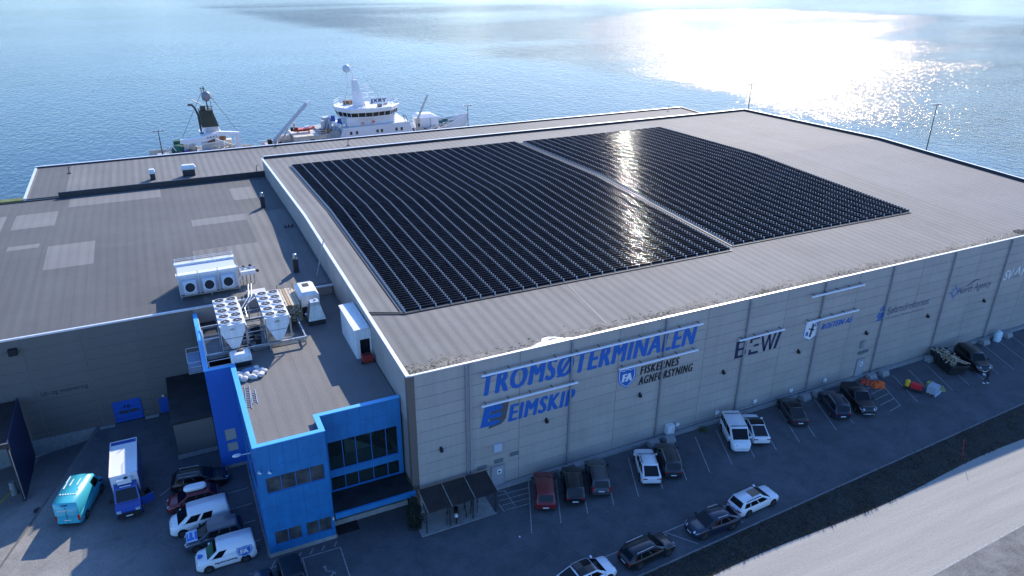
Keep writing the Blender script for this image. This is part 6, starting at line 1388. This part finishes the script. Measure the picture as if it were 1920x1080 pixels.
def hull(par, stern, bow, yc, hb, sheer, m, zb=-3.2):
    n = 16; L_ = bow-stern; rings = []
    for i in range(n+1):
        f = i/n; x = stern+L_*f
        k = 1.0 if f < 0.62 else max(0.03, 1-((f-0.62)/0.38)**2.1); k0 = 0.9 if f < 0.55 else max(0.01, 0.9*(1-((f-0.55)/0.40)**1.8)) if f < 0.95 else 0.01
        zt = sheer(f); xb = x-(0 if f < 0.6 else 4.5*((f-0.6)/0.4)**2)
        rings.append([(xb,yc-hb*k0,zb),(x,yc-hb*k,zt-1.6),(x,yc-hb*k,zt),(x,yc-hb*k+0.15,zt),(x,yc-hb*k*0.97+0.1,zt-1.0),(x,yc+hb*k*0.97-0.1,zt-1.0),(x,yc+hb*k-0.15,zt),(x,yc+hb*k,zt),(x,yc+hb*k,zt-1.6),(xb,yc+hb*k0,zb)])
    b = MB(); b.loft(rings, smooth=False); return b.build('hull', m, par)
def P(m, name, par, fn, label=None):
    b = MB(); fn(b); return b.build(name, m, par, label=label)
s1 = thing('fishing_ship','white fishing ship with tall bridge and JXRY board behind the shed','ship',(0,0,0))
YC = 119
hull(s1, 6.2, 54.2, YC, 6.0, lambda f: 4.6+0.4*f+ (3.2*((f-0.55)/0.45)**1.6 if f > 0.55 else 0), M_hullw)
P(M_deckg,'deck',s1,lambda b: b.box(7,40,113.6,124.4,3.9,4.3)); P(M_deckg,'foredeck',s1,lambda b: b.add([(40,114.5,4.9),(50,117,6.3),(50,121,6.3),(40,123.5,4.9)],[(0,1,2,3)]))
# main deckhouse with sloped fore end
dh = P(M_hullw,'deckhouse',s1,lambda b: b.prism([(21.3,4.3),(39.4,4.3),(38.0,8.45),(22.9,8.1)],114.2,123.8,'y'))
for x in (24.2,25.5,30.2,31.2,34.6,35.8): P(M_sglass,'window',dh,lambda b: b.box(x,x+0.5,114.14,114.19,6.6,7.3))
P(M_dark,'stripe',dh,lambda b: b.add([(23.6,114.17,5.5),(38.4,114.17,5.9),(38.2,114.17,6.15),(24.0,114.17,5.85)],[(0,1,2,3)]))
P(M_hullw,'bridge_base',s1,lambda b: b.prism([(24.0,115.2),(34.8,115.2),(36.5,119),(34.8,122.8),(24.0,122.8)],8.2,10.15,'z'))
oct_ = lambda k,g=0: [(23.0-g,117.5),(25.0-g*0.7,114.6-g),(29.5,113.9-g),(33.6+g*0.6,114.6-g),(36.0+g,117.2),(36.0+g,120.8),(33.6+g*0.6,123.4+g),(25.0-g*.7,123.4+g),(23.0-g,120.5)]
b = MB(); b.loft([[(x,y,10.0) for x,y in oct_(0,0.0)],[(x,y,10.3) for x,y in oct_(0,0.05)]],smooth=False); br = b.build('bridge', M_hullw, s1)
b = MB(); b.loft([[(x,y,10.305) for x,y in oct_(0,0.03)],[(x,y,11.25) for x,y in oct_(0,0.30)]],smooth=False); wn_ = b.build('bridge_windows', M_sglass, s1)
o8 = oct_(0,0.17)
for i in range(9):
    a,c_ = o8[i], o8[(i+1)%9]; n = max(2,int(math.dist(a,c_)/1.2))
    for k in range(n):
        f = k/n; x=a[0]+(c_[0]-a[0])*f; y=a[1]+(c_[1]-a[1])*f; cx,cy=29.5,119; d=math.hypot(x-cx,y-cy); ux,uy=(x-cx)/d,(y-cy)/d
        P(M_hullw,'mullion',wn_,lambda b: b.bar((x-ux*0.10,y-uy*0.10,10.3),(x+ux*0.22,y+uy*0.22,11.26),0.09))
b = MB(); b.loft([[(x,y,11.26) for x,y in oct_(0,0.45)],[(x,y,12.15) for x,y in oct_(0,0.75)],[(x,y,12.25) for x,y in oct_(0,0.6)],[(x,y,11.9) for x,y in oct_(0,0.4)]],smooth=False,caps=True); b.build('bridge_roof', M_wpaint, s1)
b = MB(); rl_ = [(x,y,12.2) for x,y in oct_(0,0.5)]; rail(b, rl_+[rl_[0]], 0.95, 0.03, 1.6); b.build('roof_railing', M_wpaint, s1)
P(M_rust,'roof_gear',s1,lambda b: (b.box(31.5,32.4,116,117,11.92,12.5), b.box(25.0,27,121,122,11.92,12.8), b.box(33.5,34.2,118,119,11.92,12.9)))
# mast, radar, satellite dome
mt = P(M_hullw,'mast',s1,lambda b: b.loft([[(26.7,118.2,11.92),(29.2,118.2,11.92),(29.2,119.8,11.92),(26.7,119.8,11.92)],[(26.7,118.6,17.6),(27.7,118.6,17.6),(27.7,119.4,17.6),(26.7,119.4,17.6)]],smooth=False))
P(M_wpaint,'pole',mt,lambda b: (b.cyl((26.9,118.9,17.6),(26.9,118.9,20.6),0.10,0.07,8), b.cyl((26.3,118.2,12),(26.3,118.2,18.2),0.06,n=6)))
P(M_wpaint,'crosstree',mt,lambda b: (b.bar((25.4,119,17.9),(29.6,119,18.0),0.14), b.bar((29.5,119,18),(29.5,119,19.2),0.06), b.bar((26.9,119,19.3),(29.3,119,19.3),0.07)))
P(M_wpaint,'crosstree',mt,lambda b: (b.bar((27.5,119,15.6),(30.6,119,15.7),0.14), b.box(26.6,27.2,118,118.5,15,15.3)))
P(M_wpaint,'radar_scanner',mt,lambda b: (b.box(28.6,31.2,118.9,119.1,16.3,16.5), b.cyl((30,119,15.7),(30,119,16.3),0.14,n=8)))
P(M_wpaint,'radar_scanner',mt,lambda b: (b.box(29.0,31.4,118.9,119.1,14.5,14.7), b.cyl((30,119,13.6),(30,119,14.5),0.14,n=8), b.bar((28.6,119,13.6),(31.2,119,13.7),0.14)))
P(M_wpaint,'dome_support',mt,lambda b: b.cyl((25.75,119,17.9),(25.75,119,19.3),0.12,n=8))
P(M_evg,'satellite_dome',mt,lambda b: b.sph((25.7,119,20.1),0.88,0.88,0.88,18,12))
sg = P(M_signwhite,'sign_board',s1,lambda b: b.box(29.5,33.7,115.9,116.0,12.55,13.95)); text_fit('JXRY',3.6,1.0,M_signnavy,'lettering',sg,(29.75,115.89,12.72),RX,0.035,0.0,1.25)
for i,(x,z) in enumerate(((21.2,10.2),(22.6,9.4))): P(M_shipblue,'blue_drum',s1,lambda b: b.cyl((x,116.5,z-0.75),(x,116.5,z+0.45),0.5,0.42,12))
P(M_deckg,'winch_deck',s1,lambda b: b.box(17.8,22.2,115,123,4.3,7.6))
P(M_crane,'lattice',s1,lambda b: [b.bar((18.2+i*0.8,115.2,7.6),(19.2+i*0.8,115.2,10.3-0.3*i),0.1) for i in range(5)] and None)
P(M_crane,'exhaust_stack',s1,lambda b: (b.box(19.4,21.0,118,120,7.6,10.0), b.cyl((19.0,117,7.6),(19.0,117,9.6),0.45,n=10), b.cyl((20.6,117,7.6),(20.6,117,9.9),0.3,n=10)))
P(M_rust,'net_pile',s1,lambda b: (b.sph((19.5,115.6,7.4),1.3,0.7,0.9,10,6,z0=-.2),b.sph((18.4,115.4,7.5),0.8,0.6,0.7,10,6,z0=-.2)))
sd = P(M_deckg,'stairs',s1,lambda b: [b.bar((21.6+0.25*i,114.0,4.6+0.38*i),(21.6+0.25*i,114.5,4.6+0.38*i),0.08) for i in range(9)] and None)
# aft house, rescue boat, crane
ah = P(M_cream,'aft_house',s1,lambda b: b.box(12.4,19.0,114.8,122,4.3,6.95)); P(M_cream,'roof_lip',ah,lambda b: b.box(12.2,19.3,114.5,122.3,6.955,7.12))
P(M_sglass,'opening',ah,lambda b: b.box(15.6,16.5,114.74,114.79,4.9,6.3)); P(M_crane,'door',ah,lambda b: b.box(14.6,15.5,114.74,114.79,4.9,6.3)); P(M_sglass,'window',ah,lambda b: b.box(18.2,18.8,114.74,114.79,5.2,6.2)); P(M_rust,'locker',ah,lambda b: b.box(12.6,13.7,114.6,114.79,4.5,5.9))
rb_ = thing('rescue_boat','orange rescue boat with outboard on the aft deckhouse of the white ship','boat',(14.9,118.3,7.75))
b = MB(); b.loft([[(-2.2,-0.8,0.25),(-2.2,-0.55,-0.2),(-2.2,0.55,-0.2),(-2.2,0.8,0.25)],[(0.6,-0.9,0.32),(0.6,-0.6,-0.25),(0.6,0.6,-0.25),(0.6,0.9,0.32)],[(1.9,-0.6,0.5),(1.9,-0.3,0.0),(1.9,0.3,0.0),(1.9,0.6,0.5)],[(2.5,-0.05,0.65),(2.5,-0.05,0.45),(2.5,0.05,0.45),(2.5,0.05,0.65)]],smooth=False); b.build('hull', M_orange, rb_)
P(M_wpaint,'console',rb_,lambda b: b.box(0.3,1.3,-0.3,0.3,0.3,0.75)); P(M_black,'outboard',rb_,lambda b: (b.box(-2.7,-2.2,-0.25,0.25,-0.1,0.7), b.box(-1.9,-1.2,-0.5,0.5,0.25,0.6))); P(M_dark,'trim',rb_,lambda b: b.box(-2.0,2.0,-0.93,-0.90,0.05,0.15)); P(M_orange,'arch',rb_,lambda b: b.tube([(-1.9,-0.6,0.4),(-1.9,-0.5,1.5),(-1.9,0.5,1.5),(-1.9,0.6,0.4)],0.07,6))
P(M_cream,'boat_cradle',s1,lambda b: (b.box(13.6,13.8,117.6,119,7.12,7.5), b.box(16,16.2,117.6,119,7.12,7.5)))
cr = P(M_crane,'crane',s1,lambda b: (b.cyl((8.2,117,4.3),(8.2,117,6.4),0.7,0.6,12), b.bar((8.0,117,6.0),(16.2,118.2,13.4),0.55,0.6)))
P(M_wpaint,'crane_tip',cr,lambda b: b.bar((16.1,118.2,13.3),(17.0,118.3,13.75),0.6,0.5)); P(M_crane,'hydraulic_ram',cr,lambda b: b.cyl((9.2,117,5.2),(11.5,117.4,8.4),0.16,n=8)); P(M_black,'crane_base_gear',cr,lambda b: (b.box(6.9,7.7,116.5,117.5,5.6,6.6), b.box(9.0,9.6,116.2,117,4.6,6.0)))
P(M_cream,'net_drum',s1,lambda b: b.cyl((9.6,119.5,5.6),(12.2,119.5,5.6),1.2,n=18))
P(M_cream,'rib_fence',s1,lambda b: [b.bar((8.6+i*0.34,118.0,5.4),(8.6+i*0.34,118.4,7.1),0.09) for i in range(12)] and None)
b = MB(); rail(b,[(2.0+4.5,113.4,4.6),(21.0,113.4,4.75)],0.95,0.035,1.0); b.build('deck_railing', M_wpaint, s1)
# foredeck
wb2 = P(M_wpaint,'deck_container',s1,lambda b: b.loft([[(41.0,117.0,5.1),(46.0,117.0,5.1),(46.0,121,5.1),(41.0,121,5.1)],[(41,117,8.35),(46,117,8.35),(46,121,8.35),(41,121,8.35)],[(41.5,118,9.0),(44.6,118,9.0),(44.6,120.4,9.0),(41.5,120.4,9.0)]],smooth=False))
P(M_crane,'panel_edge',wb2,lambda b: b.box(43.9,44.1,116.92,116.98,5.1,8.3))
fc = P(M_cream,'fore_crane',s1,lambda b: (b.cyl((40.2,115.6,4.6),(40.2,115.6,8.4),0.35,n=10), b.bar((40.3,115.7,8.2),(43.8,117.8,13.3),0.32,0.36), b.box(39.7,40.9,115.2,116.2,7.6,8.8)))
P(M_dark,'winch',fc,lambda b: b.cyl((40.4,115.3,7.2),(40.4,115.9,7.2),0.5,n=10))
P(M_dark,'rack',s1,lambda b: (b.bar((38.6,114.6,6.4),(37.3,114.6,9.6),0.12), b.bar((37.3,114.6,9.6),(36.6,114.6,10.0),0.12), b.bar((38.0,114.6,6.4),(36.6,114.6,9.9),0.1), b.bar((37.8,114.6,8.0),(37.0,114.6,8.3),0.1)))
P(M_rust,'anchor_gear',s1,lambda b: (b.sph((38.9,114.9,6.2),0.7,0.5,0.6,8,5), b.sph((40.2,114.8,5.2),0.6,0.4,0.5,8,5), b.box(44.6,46.4,114.9,115.6,5.2,5.7), b.bar((44.5,115.4,5.6),(47,115.6,6.2),0.2)))
M_tealw = mat('teal_winch_paint',(0.03,0.14,0.16),0.5)
for x,y,s in ((47.3,119.3,0.5),(48.6,119.8,0.6),(49.5,118.8,0.5),(47.6,117.6,0.35),(50.6,119.4,0.4),(46.8,120.8,0.5)): P(M_tealw,'deck_winch',s1,lambda b: (b.cyl((x-s,y,6.2+s),(x+s,y,6.2+s),s*0.8,n=12), b.box(x-s*1.2,x+s*1.2,y-s*.7,y+s*.7,5.6,6.2)))
b = MB(); pts = []
for i in range(9):
    f = 0.72+0.27*i/8; k = max(0.03,1-((f-0.62)/0.38)**2.1); zt = 4.6+0.4*f+3.2*((f-0.55)/0.45)**1.6; pts.append((6.2+48*f,YC-6*k+0.1,zt))
rail(b,pts,0.7,0.035,0.8); b.build('bow_railing', M_wpaint, s1)
for pts_ in ([(22.9,114.3,8.2),(30,114.3,8.35)],[(12.4,114.7,7.12),(19.1,114.7,7.12)],[(34.6,115.4,8.45),(37.9,115.4,8.5)]): b = MB(); rail(b,pts_,0.9,0.035,1.2); b.build('deckhouse_railing', M_wpaint, s1)
for x_,z_ in ((29.9,8.9),(27.4,8.7)): P(M_orange,'life_ring',s1,lambda b: b.cyl((x_,115.1,z_),(x_,115.0,z_),0.32,n=12))
for x_ in (22.4,23.3): P(M_wpaint,'liferaft_canister',s1,lambda b: b.cyl((x_,115.3,8.6),(x_,116.6,8.6),0.38,n=10))
b = MB()
for a_,c_ in (((25.7,117.5,18),(23.4,115,12.3)),((29.4,117.5,18),(33,115,12.3)),((36.0,119,12),(41,118,9.2))): b.cyl(a_,c_,0.02,n=4)
b.build('rigging', M_dark, s1)
b = MB()
for x_,h_ in ((24.2,3.4),(25.2,2.4),(31.8,2.6),(34.2,3.0),(35.3,1.8),(33.0,1.6)): b.cyl((x_,116.2,12.0),(x_,116.2,12.0+h_),0.04,n=5)
b.build('whip_antennas', M_wpaint, s1)
rnS = random.Random(17); b = MB(); b2_ = MB()
for i in range(46):
    x_ = rnS.uniform(7.0,22.0) if i < 26 else rnS.uniform(39.5,47); y_ = rnS.uniform(114.6,118); s_ = rnS.uniform(0.15,0.45); (b if i % 2 else b2_).box(x_-s_,x_+s_,y_-s_*.6,y_+s_*.6,4.3 if x_ < 30 else 5.1,(4.5 if x_ < 30 else 5.3)+rnS.uniform(0.3,1.3))
b.build('deck_gear', M_cream, s1, kind='stuff'); b2_.build('deck_gear', M_rust, s1, kind='stuff')
b = MB(); b.tube([(38.4,114.2,8.2),(39.2,114.2,6.6),(39.6,114.2,5.0)],0.12,6); b.build('bow_breakwater', M_wpaint, s1)
# second vessel
s2 = thing('trawler','cream trawler with dark green funnel and ABAS gantry, left of the white ship','ship',(0,0,0))
hull(s2, -16.5, 5.2, YC+0.5, 5.6, lambda f: 4.7 if f < 0.55 else 4.7+0.2*(f-.55), M_cream)
P(M_deckg,'deck',s2,lambda b: b.box(-15,3,114.6,124,3.9,4.2))
gn2 = P(M_wpaint,'gantry',s2,lambda b: (b.prism([(-10.4,7.5),(-10.2,8.25),(-7.2,8.35),(-2.6,9.35),(1.3,8.9),(1.3,8.3),(-2.6,8.45),(-5.0,7.6),(-9.0,7.3)],116.0,116.9,'y')))
P(M_wpaint,'gantry_leg',gn2,lambda b: b.prism([(0.2,4.2),(1.5,4.2),(1.3,8.3),(0.3,8.3)],116.05,116.85,'y')); P(M_cream,'gantry_leg',gn2,lambda b: b.prism([(-9.8,4.2),(-8.9,4.2),(-9.0,7.3),(-9.8,7.4)],116.05,116.85,'y'))
P(M_wpaint,'brace',gn2,lambda b: (b.bar((-3.6,116.4,7.9),(0.2,116.4,6.0),0.22), b.bar((-7.5,116.4,6.9),(-2.8,116.4,7.2),0.2)))
text_fit('ABAS',2.1,0.42,M_signblack,'lettering',gn2,(-5.2,115.98,8.02),(PI/2,-0.12,0),0.01,0,1.2)
P(M_wpaint,'house',s2,lambda b: b.box(-6.2,-2.0,118,122.5,4.2,8.7)); P(M_wpaint,'funnel_base',s2,lambda b: b.box(-5.5,-2.3,118.2,121.5,8.705,10.0)); P(M_crane,'louvre',s2,lambda b: b.box(-5.0,-2.7,118.12,118.19,8.85,9.9))
P(M_funnel,'funnel',s2,lambda b: b.loft([[(-5.6,118.1,10.005),(-2.3,118.1,10.005),(-2.3,121.6,10.005),(-5.6,121.6,10.005)],[(-5.7,118.3,13.1),(-3.1,118.3,13.1),(-3.1,121.2,13.1),(-5.7,121.2,13.1)],[(-5.8,118.3,13.4),(-3.0,118.3,13.4),(-3.0,121.2,13.4),(-5.8,121.2,13.4)]],smooth=False))
P(M_dark,'exhaust_pipe',s2,lambda b: b.tube([(-5.9,118.5,9.2),(-6.0,118.5,12.6),(-6.4,118.5,14.0),(-6.9,118.5,14.7),(-7.7,118.5,14.75)],0.2,8))
P(M_dark,'mast',s2,lambda b: (b.cyl((-3.9,119,13.4),(-4.2,119,18.2),0.13,0.08,8), b.cyl((-4.6,119,15.2),(-4.7,119,18.0),0.06,n=6), b.bar((-4.9,119,17.8),(-4.0,119,17.8),0.12), b.bar((-5.1,119,14.2),(-2.9,119,14.1),0.12), b.cyl((-3.2,119,13.4),(-3.2,119,15.1),0.05,n=6)))
P(mat('grey_dome',(0.20,0.20,0.22),0.5),'satellite_dome',s2,lambda b: b.sph((-3.85,118.8,16.2),0.95,0.95,1.05,16,10))
P(M_dark,'antenna_dish',s2,lambda b: b.loft([[(-6.6+1.3*math.cos(a)*0.95*k*0.9+0.7*k*0,118.6+0.9*math.sin(a)*k,14.9-0.75*math.cos(a)*k+0.2*k) for a in [2*PI*i/14 for i in range(14)]] for k in (1.0,0.6,0.15)],smooth=True)).location = (0.9,0,0.0)
P(M_dark,'mast_gear',s2,lambda b: (b.box(-5.4,-4.4,118.6,119.4,13.45,14.3), b.box(-5.7,-5.4,118.3,118.6,12.2,12.5), b.box(-6.2,-5.2,118.3,118.6,8.75,8.95), b.bar((-5.9,118.5,8.8),(-5.9,118.5,13.2),0.08)))
P(M_green,'net_pile',s2,lambda b: (b.sph((-11.0,117,6.0),1.6,1.3,1.2,12,7,z0=-.6), b.sph((-9.6,118,5.2),1.6,1.2,0.9,12,7,z0=-.6)))
P(M_green,'net_pile',s2,lambda b: (b.sph((-7.0,115.8,4.9),1.8,1.0,0.9,12,7,z0=-.6),b.sph((-5.6,116.2,4.8),1.2,1.0,0.8,12,7,z0=-.6)))
P(M_green,'net_pile',s2,lambda b: b.box(-11.6,-9.8,118,119.5,6.6,7.7))
P(M_shipblue,'barrel',s2,lambda b: b.cyl((-9.4,115.6,4.3),(-9.4,115.6,6.2),0.7,n=10))
P(M_wpaint,'stern_frame',s2,lambda b: (b.bar((-15.6,115.5,4.5),(-12.0,115.8,7.4),0.16), b.bar((-14.4,115.5,4.5),(-11.8,115.8,7.2),0.12), b.bar((-12.0,115.8,7.4),(-10.6,116,4.6),0.16), b.bar((-13.8,115.6,6.0),(-12.4,115.6,4.6),0.12)))
P(M_cream,'working_deck_frames',s2,lambda b: [b.bar((-4.6+i*0.9,114.9,4.2),(-4.6+i*0.9,114.9,6.7),0.14) for i in range(5)] and [b.bar((-4.8,114.9,6.7),(-0.4,114.9,6.6),0.16)] and None)
P(M_cream,'deck_machinery',s2,lambda b: (b.box(-4.2,-2.8,115.5,117,4.2,6.0), b.cyl((-2.2,116,5.2),(-0.6,116,5.2),0.8,n=12), b.box(-8.8,-7.6,116.5,118,4.2,7.0), b.box(-1.6,-0.2,117.5,119,4.2,7.2)))
P(mat('yellow_gear',(0.45,0.32,0.06),0.6),'yellow_post',s2,lambda b: (b.bar((-3.4,114.8,4.4),(-3.3,114.8,6.3),0.1), b.bar((-1.2,114.8,4.4),(-1.1,114.8,6.8),0.1)))
P(M_rust,'rusty_winch',s2,lambda b: (b.cyl((-5.0,117.5,7.2),(-3.6,117.5,7.2),0.45,n=10), b.cyl((-2.6,117.6,7.7),(-1.4,117.6,7.7),0.5,n=10)))
b = MB(); b3_ = MB()
for i in range(44):
    x_ = rnS.uniform(-13,3.5); y_ = rnS.uniform(114.6,117.5); s_ = rnS.uniform(0.12,0.4); (b if i % 3 else b3_).box(x_-s_,x_+s_,y_-s_*.6,y_+s_*.6,4.2,4.4+rnS.uniform(0.3,2.0))
b.build('deck_gear', M_cream, s2, kind='stuff'); b3_.build('deck_gear', M_rust, s2, kind='stuff')
b = MB()
for a_,c_ in (((-4.1,119,18),(-10,116.5,8.2)),((-4.1,119,18),(1.2,116.5,8.8)),((-12,115.8,7.4),(-16,115.5,4.6)),((-2.6,116.4,9.3),(-4.0,119,15))): b.cyl(a_,c_,0.04,n=4)
b.build('rigging', M_dark, s2)
b = MB(); rail(b,[(1.4,114.2,4.7),(5.0,114.2,4.8)],0.95,0.035,0.7); b.build('deck_railing', M_wpaint, s2)
for (x,y,z,l) in ((17.0,98,6.0,None),): pass
# sea birds over the water
gl_ = []
for i,(px_,py_,Y_,l) in enumerate(((39.4,150,5.0,'white gull flying right of the ship mast'),)):
    g = thing('gull', l, 'gull', (px_,Y_ if False else 140,6.5), 0.5)
    b = MB(); b.sph((0,0,0),0.28,0.10,0.09,10,6); b.build('body', M_signwhite, g)
    for s in (-1,1): b = MB(); b.add([(0.12,0,0.05),(-0.10,0,0.05),(-0.2,s*0.35,0.22),(0.1,s*0.35,0.24),(-0.22,s*0.75,0.1)],[(0,1,2,3),(3,2,4)]); b.build('wing', M_signwhite, g)
